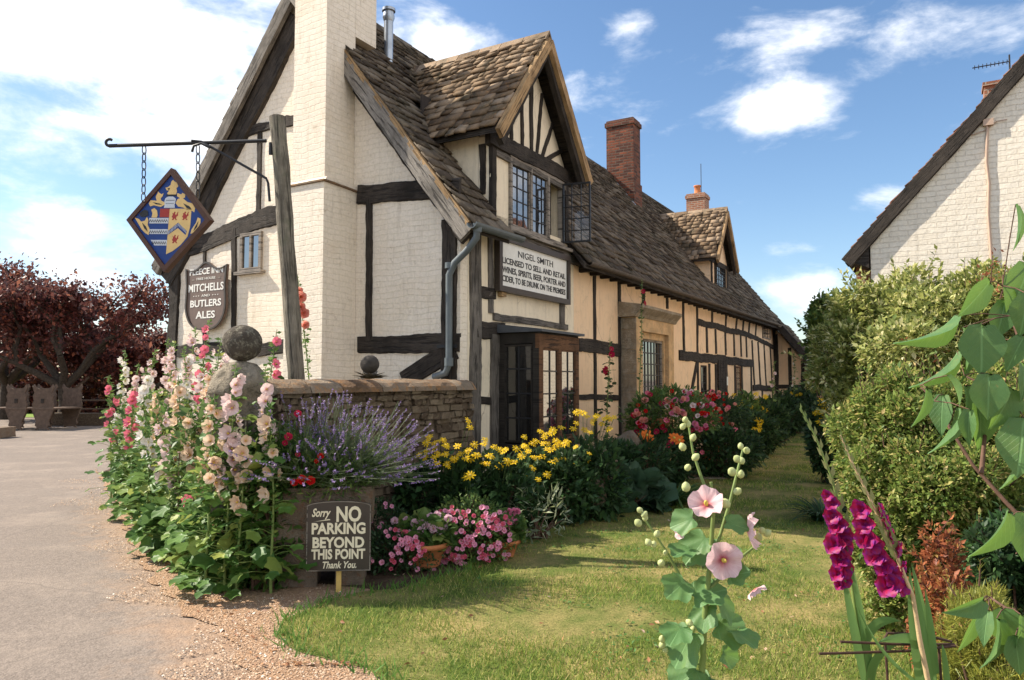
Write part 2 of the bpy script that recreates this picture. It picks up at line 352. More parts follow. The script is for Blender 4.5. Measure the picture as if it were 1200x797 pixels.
m_black = simple('black_paint', (.018, .017, .017), .5, .1, 20, .1, .001, .4)
m_ivory = simple('ivory_letters', (.76, .68, .5), .6, .06, 20, .05, .001)
m_dkwin = timber('dark_window_wood', (.02, .017, .014), (.06, .05, .04), .4)
m_orwin = timber('orange_window_wood', (.1, .048, .024), (.22, .11, .055), .4)  # orange carries the warm bounce light on the bay front
m_palew = timber('grey_window_wood', (.2, .17, .14), (.4, .35, .3), .4)
def glass(name, base=(.02, .02, .022), ior=2.3, wob=.07):
    m = M(name); v = m.coord(); return m.fin(base, .03, m.bump(m.noise(v, 6, 2), wob, .01), .5, 0, ior)
m_glass = glass('leaded_glass', ior=3.2); m_glass2 = glass('dark_glass', (.012, .012, .012), 1.9, .07)
mm_ = M('clear_glass'); gl_ = mm_.node('ShaderNodeBsdfGlossy'); gl_.inputs['Roughness'].default_value = .03; tp_ = mm_.node('ShaderNodeBsdfTransparent'); fr_ = mm_.node('ShaderNodeFresnel'); fr_.inputs[0].default_value = 1.45
mx_ = mm_.node('ShaderNodeMixShader'); mm_.l.new(fr_.outputs[0], mx_.inputs[0]); mm_.l.new(tp_.outputs[0], mx_.inputs[1]); mm_.l.new(gl_.outputs[0], mx_.inputs[2]); mm_.l.new(mx_.outputs[0], mm_.out.inputs[0]); m_clear = mm_.m
m_void = simple('room_shade', (.05, .04, .035), .9, .2)  # darkness of the unlit room, given as a colour
m_curt = simple('curtain', (.6, .54, .45), .8, .15, 9)

def veined(name, c1, c2, kind='pinnate', trans=.3, rough=.52, blot=(.2, .28, .08)):
    m = M(name); g = m.node('ShaderNodeNewGeometry'); uv = m.node('ShaderNodeTexCoord'); sp = m.node('ShaderNodeSeparateXYZ'); m.l.new(uv.outputs['UV'], sp.inputs[0]); o = m.coord(); ax = m.math('ABSOLUTE', sp.outputs[0])
    if kind == 'pinnate':
        f = m.math('SUBTRACT', sp.outputs[1], m.math('MULTIPLY', ax, 1.1)); w = m.math('ABSOLUTE', m.math('SINE', m.math('MULTIPLY', f, 24)))
        vein = m.math('MAXIMUM', m.ramp(w, [(.0, .8), (.16, 0)]), m.ramp(ax, [(.008, 1), (.028, 0)]))
    else:
        dy = m.math('SUBTRACT', sp.outputs[1], .14); an = m.math('ARCTAN2', sp.outputs[0], dy); w = m.math('ABSOLUTE', m.math('SINE', m.math('MULTIPLY', an, 2.5))); vein = m.ramp(w, [(.0, .9), (.1, 0)])
        rr = m.math('ADD', m.math('ABSOLUTE', dy), ax); vein = m.math('MAXIMUM', vein, m.ramp(m.math('ABSOLUTE', m.math('SINE', m.math('ADD', m.math('MULTIPLY', rr, 22), m.math('MULTIPLY', w, 3)))), [(0, .35), (.12, 0)]))
    col = m.ramp(g.outputs['Random Per Island'], [(0, c1), (1, c2)]); ob = m.node('ShaderNodeObjectInfo'); col = m.mix(m.math('MULTIPLY', ob.outputs['Random'], .6), col, c2)
    col = m.mix(m.ramp(m.noise(o, 22, 5, .65), [(.48, 0), (.75, .55)]), col, blot); col = m.mix(m.ramp(m.noise(o, 55, 4, .7), [(.68, 0), (.72, .7)]), col, (.22, .14, .05)); col = m.mix(m.math('MULTIPLY', vein, .5), col, tuple(min(1, x * 1.9 + .04) for x in c2))
    m.fin(col, rough, m.bump(m.math('ADD', m.math('MULTIPLY', vein, -1), m.noise(o, 70, 3)), .5, .002), .4)
    tr = m.node('ShaderNodeBsdfTranslucent'); m.l.new(m.mix(.5, col, (.35, .6, .06)), tr.inputs[0]); mx = m.node('ShaderNodeMixShader'); mx.inputs[0].default_value = trans
    m.l.new(m.b.outputs[0], mx.inputs[1]); m.l.new(tr.outputs[0], mx.inputs[2]); m.l.new(mx.outputs[0], m.out.inputs[0]); return m.m
# ================================================================== the inn
INN_L, INN_W, EZ, RIDGE = 19.9, 5.5, 3.85, 7.26
SL = (RIDGE - 3.77) / 2.75
def rz_(y): return 3.77 + SL * y if y <= 2.75 else 3.77 + SL * (5.5 - y)
inn = thing('timber_framed_inn', 'long cream and black timber framed inn with stone slate roofs and a white gable chimney', 'building', C0, TH)

def slab_rows(name, O, Aa, Uu, Nn, L, H, mat, parent, row0=.2, row1=.115, wid=(.11, .34), th=.026, skip=None, under=True, sag=.02, gap=.012):
    O, Aa, Uu, Nn = [np.array(v, float) for v in (O, Aa, Uu, Nn)]; V = []; Fq = A([(0, 1, 3, 2), (4, 6, 7, 5), (0, 4, 5, 1), (2, 3, 7, 6), (0, 2, 6, 4), (1, 5, 7, 3)]); F = []
    v = -.03; k = 0
    while v < H - .03:
        row = row0 + (row1 - row0) * v / H; a = -random.random() * .2
        while a < L:
            w = random.uniform(*wid) * (1.1 - .25 * v / H); a0 = max(a, 0); a1 = min(a + w, L); a += w
            if a1 - a0 < .05: continue
            c = O + Aa * (a0 + a1) / 2 + Uu * (v + row / 2)
            if skip is not None and skip(c): continue
            j = random.uniform(-.03, .026) - (.06 if random.random() < .02 else 0); t = th * random.uniform(.7, 1.5); top = min(v + row * 1.5, H)
            sg = -sag * (1 - math.cos(a0 * 1.1)) * math.sin(math.pi * min(1, max(0, v / H))) + mnoise.noise(Vector((a0 * .5, v * .6, 3))) * sag * 1.5
            tw = random.uniform(-.011, .011)
            for (aa, vv, hh) in ((a0 + gap / 2, v + j, th * 1.1 + tw), (a1 - gap / 2, v + j + random.uniform(-.014, .014), th * 1.1 - tw), (a0 + gap / 2, top, -.006), (a1 - gap / 2, top, -.006)):
                V.append(O + Aa * aa + Uu * vv + Nn * (hh + sg))
            for q in range(4): V.append(V[-4 + 0] + Nn * t + (Uu * .008 if q < 2 else 0) if False else V[len(V) - 4] + Nn * t)
            F.append(Fq + 8 * k); k += 1
        v += row
    V = np.array(V); F = np.concatenate(F)
    # order fix: each slab is p0 p1 p2 p3 then its raised copies
    me = npmesh(name, V, F[:, ::-1])
    o = link(name, me, mat, parent)
    if under:
        mb = MB(); Ou = Vector(O); a_ = Vector(Aa) * L; u_ = Vector(Uu) * H; n_ = Vector(Nn)
        base = [Ou, Ou + a_, Ou + a_ + u_, Ou + u_]; vs = [p - n_ * (.06 + sag * 1.5) for p in base] + [p - n_ * (.02 + sag * 1.2) for p in base]
        mb.add(vs, [(3, 2, 1, 0), (4, 5, 6, 7), (0, 1, 5, 4), (1, 2, 6, 5), (2, 3, 7, 6), (3, 0, 4, 7)]); return o, mb
    return o, None
# --- walls (solid pieces with real openings)
def wall_x(mb, x0, x1, z0, z1, holes, y0=0, y1=.22):
    xs = sorted({x0, x1} | {h[0] for h in holes} | {h[1] for h in holes}); zs = sorted({z0, z1} | {h[2] for h in holes} | {h[3] for h in holes})
    for i in range(len(xs) - 1):
        run = None
        for j in range(len(zs) - 1):
            cx, cz = (xs[i] + xs[i + 1]) / 2, (zs[j] + zs[j + 1]) / 2
            solid = not any(h[0] < cx < h[1] and h[2] < cz < h[3] for h in holes)
            if solid and run is None: run = zs[j]
            if (not solid or j == len(zs) - 2) and run is not None:
                mb.box((xs[i], y0, run), (xs[i + 1], y1, zs[j + 1] if solid else zs[j])); run = None
# calibrations from the photograph on the facade plane
D0, D1, DRX, DAP, DEV = .52, 2.78, 1.62, 6.47, 4.76      # the wall dormer: sides, ridge, apex height, eave height
wx0, wz0 = fac(597, 268); wx1, _ = fac(658, 275); _, wz1 = fac(597, 181)
bx0, bx1 = .70, .70 + 1.16
fa = MB(); wall_x(fa, 0, 3.0, 0, 3.75, [(bx0 + .08, bx1 - .08, .85, 2.15)])
wall_x(fa, D0, D1, 3.753, DEV, [(wx0, wx1, wz0, wz1)], 0, .18)
fa.prism([(D0, DEV + .003), (D1, DEV + .003), (DRX, DAP - .22)], 'y', 0, .18)
fa.prism([(0.185, 3.72), (1.15, 3.72), (1.15, 4.78), (.185, 4.78)], 'x', D0, D0 + .14)     # cheeks
fa.prism([(0.185, 3.72), (1.15, 3.72), (1.15, 4.78), (.185, 4.78)], 'x', D1 - .14, D1)
fa.build('wall', m_plas, inn)
lw = [fac(821, 440)[0], fac(829, 440)[0]]
fb = MB(); holes = [(5.35, 6.6, .85, 2.35), (lw[0], lw[1], .9, 1.95)]
wall_x(fb, 3.003, INN_L, 0, 3.75, holes); fb.build('wall', m_peach, inn)
ga = MB(); ga.prism([(0.0, 0), (INN_W, 0), (INN_W, 3.7), (INN_W / 2, RIDGE - .12), (0, 3.7)], 'x', -.004, -.16)
ga.build('gable_wall', m_gable, inn)
bk = MB(); bk.box((0, INN_W - .2, 0), (INN_L, INN_W, 3.7)); bk.prism([(0.23, 0), (INN_W - .21, 0), (INN_W - .21, 3.6), (INN_W / 2, RIDGE - .15), (.23, 3.7)], 'x', INN_L - .2, INN_L)
bk.box((.1, .25, 2.55), (5, INN_W - .25, 2.7)); bk.prism([(.25, -.01), (INN_W - .25, -.01), (INN_W - .25, 3.6), (INN_W / 2, 6.8), (.25, 3.6)], 'x', 5, 5.1); bk.build('rear_wall', m_plas, inn)

# --- main roof
cs, sn = math.cos(math.atan(SL)), math.sin(math.atan(SL))
OV = .28; H1 = (INN_W / 2 + OV) / cs
Og = (-.36, -OV, 3.77 - SL * OV)
def skipf(c): return (D0 + .05 < c[0] < D1 - .05 and c[1] < 1.35 + .0 * c[0]) or (c[0] > D0 and c[0] < D1 and c[1] < (1.05 + (DAP - DEV) * .0))
roof_ub = []
ro, ub = slab_rows('roof', Og, (1, 0, 0), (0, cs, sn), (0, -sn, cs), INN_L + .6, H1, m_slate, inn, skip=skipf, under=False)
rb, ubb = slab_rows('roof', (-.29, INN_W + OV, 3.77 - SL * OV), (1, 0, 0), (0, -cs, sn), (0, sn, cs), INN_L + .53, H1, m_slate, inn, row0=.3, row1=.25, wid=(.4, .7), under=False)
um = MB()
for (xa, xb, ylo) in ((-.36, D0, -OV), (D0, D1, 1.2), (D1, INN_L + .24, -OV)):
    a = [(ylo, 3.77 + SL * ylo - .1), (ylo, 3.77 + SL * ylo - .02), (2.75, RIDGE - .02), (2.75, RIDGE - .1)]
    um.prism(a, 'x', xa, xb)
um.prism([(INN_W + OV, 3.77 - SL * OV - .1), (INN_W + OV, 3.77 - SL * OV - .02), (2.753, RIDGE - .02), (2.753, RIDGE - .1)], 'x', -.29, INN_L + .24)
um.build('roof_boarding', m_dark, inn)
rg = MB()
x = -.36
while x < INN_L + .2:
    l = random.uniform(.38, .5); zz = RIDGE + mnoise.noise(Vector((x * .4, 0, 0))) * .04; rg.prism([(2.75 - .15, zz - .13), (2.75, zz + .07), (2.75 + .15, zz - .13), (2.75 + .1, zz - .16), (2.75, zz + .02), (2.75 - .1, zz - .16)], 'x', x, x + l - .012); x += l
rg.build('ridge_tiles', m_slate, inn)

# --- dormers
def dormer(xc, hw, yfront, ap, ev, over, mat, yproj, par, hint):
    sl = (ap - ev) / (hw + over); c, s_ = math.cos(math.atan(sl)), math.sin(math.atan(sl)); HH = (hw + over) / c
    yb = (ap - 3.77) / SL + .25
    def sk(side):
        def f(c_):  # drop slabs that lie well under the main roof
            return c_[2] < rz_(c_[1]) - .16
        return f
    slab_rows('dormer_roof', (xc - hw - over, yproj, ev), (0, 1, 0), (c, 0, s_), (-s_, 0, c), yb - yproj, HH, mat, par, row0=.17, row1=.12, wid=(.1, .3), under=False, sag=.008, skip=sk(0))
    slab_rows('dormer_roof', (xc + hw + over, yproj, ev), (0, 1, 0), (-c, 0, s_), (s_, 0, c), yb - yproj, HH, mat, par, row0=.17, row1=.12, wid=(.1, .3), under=False, sag=.008, skip=sk(0))
    b = MB(); b.prism([(xc - hw - over, ev - .07), (xc - hw - over, ev - .012), (xc, ap - .012), (xc, ap - .07)], 'y', yproj + .01, yb)
    b.prism([(xc + hw + over, ev - .07), (xc + hw + over, ev - .012), (xc + .002, ap - .012), (xc + .002, ap - .07)], 'y', yproj + .01, yb); b.build('dormer_boarding', m_dark, par)
    b = MB(); y = yproj - .03
    while y < yb - .1:
        l = random.uniform(.34, .44); b.prism([(xc - .13, ap - .1), (xc, ap + .075), (xc + .13, ap - .1), (xc + .08, ap - .1), (xc, ap + .03), (xc - .08, ap - .1)], 'y', y, y + l - .012); y += l
    b.build('dormer_ridge_tiles', mat, par)
    for sg in (-1, 1):
        b = MB(); p0 = (xc + sg * (hw + over + .02), yproj - .02, ev - .1); p1 = (xc + sg * .0, yproj - .02, ap - .09)
        b.beam(p0, p1, .15, .04, (0, -1, 0), .004); b.build('bargeboard', m_new, par)
        b = MB(); b.beam((p0[0] - sg * .12, yproj + .06, p0[2] - .06), (p1[0], yproj + .06, ap - .22), .13, .06, (0, -1, 0), .008); b.build('rafter', m_dark, par)
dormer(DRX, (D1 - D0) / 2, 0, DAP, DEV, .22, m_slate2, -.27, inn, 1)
def T(name, p0, p1, w, d=.022, nrm=(0, -1, 0), mat=m_dark, wob=.012, w1=None, par=inn):
    b = MB(); b.beam(p0, p1, w, d, nrm, wob, w1=w1); return b.build(name, mat, par)
def fp(px, py): x, z = fac(px, py); return (x, 0, z)
def gp(px, py): y, z = gab(px, py, -.18); return (-.16, y, z)
# dormer face timbers
T('timber_rail', (D0 - .1, 0, DEV - .02), (D1 + .1, 0, DEV - .03), .24, .06)
T('timber_rail', (D0 + .1, 0, DEV - .19), (D1 - .1, 0, DEV - .2), .1, .035, mat=m_grey)
T('timber_post', (DRX, 0, DEV + .1), (DRX - .02, 0, DAP - .3), .1)
for k, (a, b_) in enumerate(((-.28, -.1), (-.58, -.34), (-.86, -.62))):
    za = DEV + .1
    for sg in (-1, 1):
        top = (DRX + sg * (-b_), 0, DAP - .32 - abs(b_) * 1.28)
        T('timber_brace', (DRX + sg * (-a - .0) * (.55 if sg > 0 else 1.0), 0, za), (DRX + sg * (-a) * .98 if sg < 0 else DRX + (-a) * 1.12, 0, min(top[2], DEV + .1 + 1.25 - abs(a) * 1.15)), .075)
for sg, xx in ((-1, D0 + .05), (1, D1 - .05)): T('timber_post', (xx, 0, 3.7), (xx, 0, DEV - .1), .12, .03)
T('timber_post', (D0, .12, 4.0), (D0, .12, DEV - .1), .1, .02, (-1, 0, 0))
# --- gable (the end wall with the white chimney)
T('timber_rail', gp(419, 228), gp(538, 221), .27, .03, (-1, 0, 0), wob=.02)
T('timber_rail', gp(419, 404), gp(538, 402), .24, .03, (-1, 0, 0), wob=.02)
T('timber_post', gp(432, 232), gp(432, 400), .1, .035, (-1, 0, 0))
T('timber_post', (-.16, .14, 0), (-.16, .16, 3.55), .24, .03, (-1, 0, 0), wob=.015)
T('timber_brace', gp(472, 446), gp(532, 408), .24, .03, (-1, 0, 0), w1=.3)
T('timber_rail', gp(350, 243), gp(206, 294), .3, .03, (-1, 0, 0), wob=.03)
T('timber_rail', gp(350, 139), gp(250, 168), .15, .03, (-1, 0, 0), wob=.03)
T('timber_post', gp(304, 152), gp(302, 258), .1, .022, (-1, 0, 0))
T('timber_post', gp(240, 280), gp(239, 410), .055, .03, (-1, 0, 0))
T('timber_post', gp(274, 268), gp(273, 410), .1, .03, (-1, 0, 0))
T('timber_post', (-.16, 5.4, 0), (-.16, 5.42, 3.6), .22, .04, (-1, 0, 0), wob=.03)
T('timber_rail', gp(350, 404), gp(208, 412), .2, .03, (-1, 0, 0), wob=.03)
# gable verge: bargeboards, tan edge strip, dark soffit rafter
def verge(y0, y1, x, w, d, mat, dz, name='bargeboard', nrm=(-1, 0, 0), wob=.006):
    return T(name, (x, y0, rz_(y0) + dz if y0 >= 0 and y0 <= 5.5 else 3.77 - SL * (abs(y0) if y0 < 0 else y0 - 5.5) + dz), (x, y1, rz_(y1) + dz), w, d, nrm, mat, wob)
verge(-.22, 2.72, -.34, .24, .035, m_pale, -.2)
verge(-.24, 2.72, -.345, .07, .03, m_new, -.045, 'verge_edge')  # sunlit top edge of the bargeboard coloured in as a tan strip
verge(5.74, 2.78, -.275, .2, .035, m_grey, -.16)
verge(5.76, 2.78, -.28, .07, .03, m_pale, -.03, 'verge_edge')
verge(-.1, 2.7, -.16, .2, .045, m_dark, -.36, 'gable_rafter', wob=.02)
verge(5.6, 2.8, -.16, .42, .06, m_dark, -.46, 'gable_rafter', wob=.02)
# white chimney stack on the gable
ch = MB(); ch.box((-.76, 1.66, 0), (-.165, 2.33, 4.08)); ch.prism([(-.76, 4.08), (-.165, 4.08), (-.165, 4.16), (-.71, 4.16)], 'y', 1.66, 2.33)
ch.box((-.70, 1.71, 4.16), (-.165, 2.28, 8.0)); ch.box((-.16, 1.71, 6.2), (.25, 2.28, 8.0)); chim = ch.build('gable_chimney', m_gable, inn)
lg = MB(); lg.beam((-.775, 1.64, 4.10), (-.775, 2.35, 4.10), .025, .012, (-1, 0, 0), .004); lg.beam((-.77, 1.645, 4.10), (-.165, 1.645, 4.08), .025, .012, (0, -1, 0), .004); lg.build('chimney_ledge', m_cope, chim)
# small gable window
y0, za = gab(305, 316, -.2); y1, zb = gab(281, 274, -.2)
w = MB(); w.box((-.20, y0, za), (-.155, y1, za + .05)); w.box((-.20, y0, zb - .05), (-.155, y1, zb)); w.box((-.20, y0, za + .05), (-.155, y0 + .05, zb - .05)); w.box((-.20, y1 - .05, za + .05), (-.155, y1, zb - .05)); w.box((-.2, (y0 + y1) / 2 - .02, za + .05), (-.16, (y0 + y1) / 2 + .02, zb - .05)); w.box((-.25, y0 - .06, za - .05), (-.155, y1 + .06, za - .003))
wf = w.build('window', m_palew, inn); g = MB(); g.box((-.175, y0 + .04, za + .04), (-.163, y1 - .04, zb - .04)); g.build('pane', m_glass, wf)

# --- facade timbers, near part
T('timber_post', (.16, 0, 0), (.15, 0, 3.6), .26, .03, mat=m_grey, wob=.012)
T('timber_rail', fp(557, 340), fp(580, 344), .16, .02)
T('timber_rail', fp(557, 385), fp(590, 388), .24, .03, wob=.02)
T('timber_rail', fp(558, 469), fp(574, 470), .1, .02)
T('timber_post', fp(579, 392), fp(578, 540), .2, .03, mat=m_grey)
T('timber_post', (0.52, 0, 2.45), (.5, 0, 3.6), .12, .02, mat=m_grey)
T('timber_rail', fp(557, 264), fp(700, 316), .15, .04, mat=m_grey)
T('timber_post', fp(658, 350), fp(658, 382), .16, .03, mat=m_grey)
T('timber_rail', fp(577, 371), fp(664, 384), .1, .03, mat=m_grey)
T('timber_rail', fp(677, 404), fp(727, 411), .24, .03, wob=.02)
T('timber_rail', fp(677, 466), fp(728, 466), .1, .02)
T('timber_rail', (2.9, 0, 3.62), (INN_L, 0, 3.62), .14, .03)
for px, yb in ((697, 600), (726, 600), (754, 356), (782, 362), (801, 411), (817, 470)):
    x, _ = fac(px, 400); zb = max(.02, fac(px, yb)[1]) if yb < 500 else .02
    T('timber_post', (x, 0, zb), (x - .02, 0, 3.56), .13 if px != 697 else .1)
xa = fac(795, 400)[0]; xe = fac(881, 400)[0]; xu = fac(818, 400)[0]; xf = fac(906, 400)[0]
T('timber_rail', (xa, 0, 2.14), (xe, 0, 2.1), .24, .03, wob=.025)
T('timber_rail', (xu, 0, 2.98), (xe, 0, 2.92), .17, .03, wob=.03)
T('timber_rail', (xe, 0, 2.92), (xf, 0, 2.72), .15, .03, wob=.02)
T('timber_rail', (xe, 0, 1.35), (xf, 0, 1.3), .2, .03, wob=.02)
T('timber_brace', (fac(806, 400)[0], 0, 1.0), (fac(816, 400)[0], 0, 2.0), .16)
for px, tp in ((834, -.1), (850, -.25), (862, -.4), (870, -.42), (877, -.4), (885, -.4)):   # leaning studs above the upper rail
    x, _ = fac(px, 395); T('timber_post', (x, 0, 2.98), (x - tp * .6, 0, 3.56), .14)
for px in (828, 838.5, 850, 860, 868, 874.5):
    x, _ = fac(px, 400); T('timber_post', (x, 0, 2.26), (x - .03, 0, 2.9), .14)
for px in (831, 838.5, 851, 861, 869, 880):
    x, _ = fac(px, 440); T('timber_post', (x, 0, .02), (x, 0, 2.0), .17)
for px in (882, 889, 896, 903): x, _ = fac(px, 420); T('timber_post', (x + .15, 0, 1.4), (x - .1, 0, 2.8), .15)
for px in (893, 905): x, _ = fac(px, 460); T('timber_post', (x, 0, .02), (x, 0, 1.3), .18)
T('timber_post', (fac(909, 400)[0], 0, .02), (fac(906, 400)[0], 0, 3.56), .22, .05)
# small leaded windows and doors in the long wall
def flatwin(x0, x1, z0, z1, mat, nv, nh, par=inn, yy=-.03, name='window', gl=m_glass, lead=.012, fr=.045):
    w = MB(); w.box((x0, yy, z0), (x1, yy + .06, z0 + fr)); w.box((x0, yy, z1 - fr), (x1, yy + .06, z1)); w.box((x0, yy, z0 + fr), (x0 + fr, yy + .06, z1 - fr)); w.box((x1 - fr, yy, z0 + fr), (x1, yy + .06, z1 - fr))
    f = w.build(name, mat, par); g = MB(); g.box((x0 + fr * .8, yy + .03, z0 + fr * .8), (x1 - fr * .8, yy + .036, z1 - fr * .8)); g.build('pane', gl, f)
    l = MB()
    for i in range(1, nv): c = x0 + fr + (x1 - x0 - 2 * fr) * i / nv; l.box((c - lead / 2, yy + .018, z0 + fr), (c + lead / 2, yy + .0295, z1 - fr))
    for i in range(1, nh): c = z0 + fr + (z1 - z0 - 2 * fr) * i / nh; l.box((x0 + fr, yy + .016, c - lead / 2), (x1 - fr, yy + .0285, c + lead / 2))
    if nv > 1 or nh > 1: l.build('glazing_bar', m_iron, f)
    return f
flatwin(lw[0], lw[1], .9, 1.95, m_dark, 3, 5, yy=.02)
xd0, xd1 = fac(840, 420)[0], fac(849.5, 420)[0]
d = MB(); d.box((xd0, -.035, .03), (xd1, -.004, 2.25)); dr = d.build('door', m_dark, inn)
for q in range(5): b = MB(); xx = xd0 + (xd1 - xd0) * (q + .1) / 5; b.box((xx, -.046, .08), (xx + (xd1 - xd0) / 5 * .8, -.037, 2.1)); b.build('door_plank', m_dark, dr)
xs0, xs1 = fac(861, 440)[0], fac(867.5, 440)[0]; flatwin(xs0 + .06, xs1 - .04, .7, 1.98, m_orwin, 2, 4)
xs0, xs1 = fac(893, 385)[0], fac(902, 385)[0]; flatwin(xs0, xs1, 2.95, 3.52, m_palew, 3, 3)
no = MB(); no.box((xd1 + .02, -.03, 1.45), (xd1 + .2, -.012, 1.68)); tag(no.build('notice', m_white, None), 'small white notice beside the dark plank door of the inn', 'notice').matrix_world = Matrix.Translation(C0) @ Matrix.Rotation(TH, 4, 'Z')

# --- upper window with the open casement
wfm = MB(); fr = .05; xm = [wx0, wx0 + (wx1 - wx0) * .36, wx0 + (wx1 - wx0) * .70, wx1]
wfm.box((wx0 - .03, -.04, wz0 - .01), (wx1 + .03, .05, wz0 + fr)); wfm.box((wx0 - .03, -.04, wz1 - fr), (wx1 + .03, .05, wz1 + .01))
for i, x in enumerate(xm): wfm.box((x - .028, -.036, wz0 + fr + .001), (x + .028, .05, wz1 - fr - .001))
wfm.box((wx0 - .12, -.1, wz0 - .06), (wx1 + .25, .03, wz0 - .012)); uw = wfm.build('upper_window', m_palew, inn)
def sash(x0, x1, z0, z1, nv, nh, par, mat=m_palew, gl=m_glass, at=None, rz=0, name='casement', lead=.011):
    ww = x1 - x0; s = MB(); t = .025
    s.box((0, -.02, z0), (ww, .015, z0 + t)); s.box((0, -.02, z1 - t), (ww, .015, z1)); s.box((0, -.02, z0 + t), (t, .015, z1 - t)); s.box((ww - t, -.02, z0 + t), (ww, .015, z1 - t))
    o = s.build(name, mat, par); o.location = (x0, 0, 0) if at is None else at; o.rotation_euler = (0, 0, rz)
    g = MB(); g.box((t * .8, -.004, z0 + t * .8), (ww - t * .8, .0, z1 - t * .8)); g.build('pane', gl, o)
    l = MB()
    for i in range(1, nv): c = ww * i / nv; l.box((c - lead / 2, -.014, z0 + t), (c + lead / 2, .008, z1 - t))
    for i in range(1, nh): c = z0 + (z1 - z0) * i / nh; l.box((t, -.0155, c - lead / 2), (ww - t, .0095, c + lead / 2))
    l.build('glazing_bar', m_iron, o); return o
sash(xm[0] + .028, xm[1] - .028, wz0 + fr, wz1 - fr, 3, 5, uw)
sash(xm[1] + .028, xm[2] - .028, wz0 + fr, wz1 - fr, 3, 5, uw)
ow = (wx1 - xm[2]) ; sash(0, .44, wz0 + fr, wz1 - fr, 3, 5, uw, m_iron, m_clear, at=(wx1 - .02, -.03, 0), rz=R(-80))
vd = MB(); vd.box((D1 - .165, .19, 3.72), (D1 - .143, 1.2, 4.76)); vd.box((D0 + .145, 1.22, 3.72), (D1 - .17, 1.25, 5.6)); vd.box((D0 + .145, .19, 3.7), (D0 + .16, 1.2, 4.76)); vd.box((wx1 + .05, .181, wz0), (D1 - .17, .2, wz1 + .1)); vd.build('shade_lining', m_void, inn)  # dark sheets added so the room behind the open casement looks unlit
cu = MB(); cu.box((xm[2] + .18, .3, wz0 + .5), (xm[2] + .27, .34, wz1)); cu.build('curtain', m_curt, inn)

# --- bay window
bay = MB(); bz0, bz1, bp = .78, 2.2, .61
bay.box((bx0, -bp + .02, 0), (bx1, 0, bz0 - .06)); bay.box((bx0 - .03, -bp - .03, bz0 - .06), (bx1 + .03, 0, bz0)); bay.box((bx0, -bp, bz1 - .14), (bx1, 0, bz1))
for (x, y, w_) in ((bx0, -bp, .09), (bx1 - .09, -bp, .09)): bay.box((x, y, bz0), (x + .09, y + .09, bz1 - .14))
bay.box((bx0, -.1, bz0), (bx0 + .07, 0, bz1 - .14)); bay.box((bx1 - .07, -.1, bz0), (bx1, 0, bz1 - .14)); bw = bay.build('bay_window', m_dkwin, inn)
bf = MB(); bf.box((bx0 + .092, -bp - .004, bz0 + .001), (bx1 - .092, -bp + .05, bz0 + .06)); bf.box((bx0 - .006, -bp - .008, bz1 - .2), (bx1 + .006, -bp + .05, bz1 - .02)); bf.box(((bx0 + bx1) / 2 - .04, -bp - .004, bz0 + .06), ((bx0 + bx1) / 2 + .04, -bp + .05, bz1 - .2))
for xx in (bx0 - .004, bx1 - .088): bf.box((xx, -bp - .006, bz0 + .06), (xx + .092, -bp + .0, bz1 - .2))
bf.build('bay_frame', m_orwin, bw)  # bounced sunlight on the front face is put into this orange
xm2 = (bx0 + bx1) / 2; zt = bz1 - .2
for a, b_ in ((bx0 + .09, xm2 - .04), (xm2 + .04, bx1 - .09)): sash(a, b_, bz0 + .06, zt, 2, 4, bw, m_orwin, m_glass, at=(a, -bp + .02, 0), lead=.018)
sash(0, bp - .2, bz0 + .02, bz1 - .15, 2, 4, bw, m_dkwin, m_glass2, at=(bx0 + .03, -.1, 0), rz=R(-90), lead=.02)
sash(0, bp - .2, bz0 + .02, bz1 - .15, 2, 4, bw, m_dkwin, m_glass2, at=(bx1 - .03, -bp + .1, 0), rz=R(90), lead=.02)
br_ = MB(); br_.prism([(-bp - .07, bz1 + .003), (-bp - .07, bz1 + .035), (0, bz1 + .12), (0, bz1 + .003)], 'x', bx0 - .06, bx1 + .06); br_.build('bay_roof', simple('dark_lead', (.07, .075, .085), .6, .25, 6, .3, .004), bw)

# --- golden stone doorway with leaded window
st = MB(); sx0, sx1, sp = 4.93, 7.05, .31
st.box((sx0 + .0, -sp, 0), (sx0 + .32, .0, 2.72), 0); st.box((sx1 - .32, -sp, 0), (sx1, 0, 2.72)); st.box((sx0 + .321, -sp, 2.48), (sx1 - .321, 0, 2.72)); st.box((sx0 + .321, -sp + .03, 0), (sx1 - .321, 0, .8))
st.box((sx0 + .32, -sp + .08, .801), (sx0 + .4, -.02, 2.479)); st.box((sx1 - .4, -sp + .08, .801), (sx1 - .32, -.02, 2.479)); st.box((sx0 + .401, -sp + .08, 2.36), (sx1 - .401, -.02, 2.479))
so = st.build('stone_surround', m_ham, inn)
qn = MB(); z = .0
while z < 2.7: h_ = random.uniform(.25, .45); qn.box((sx0 - .012, -sp + .0, z + .006), (sx0 - .002, -.02, min(z + h_, 2.7)), jit=.003); z += h_
qn.build('stone_quoins', m_hamg, so)
cn = MB(); prof = [(-.0, 2.72), (-sp - .02, 2.722), (-sp - .05, 2.78), (-sp - .09, 2.82), (-sp - .15, 2.88), (-sp - .15, 2.93), (0, 3.0)]
cn.prism(prof, 'x', sx0 - .1, sx1 + .1); cn.build('cornice', m_hamg, so)
dw = flatwin(sx0 + .4, sx1 - .4, .8, 2.36, m_palew, 7, 7, so, yy=-.2, name='window', lead=.022)
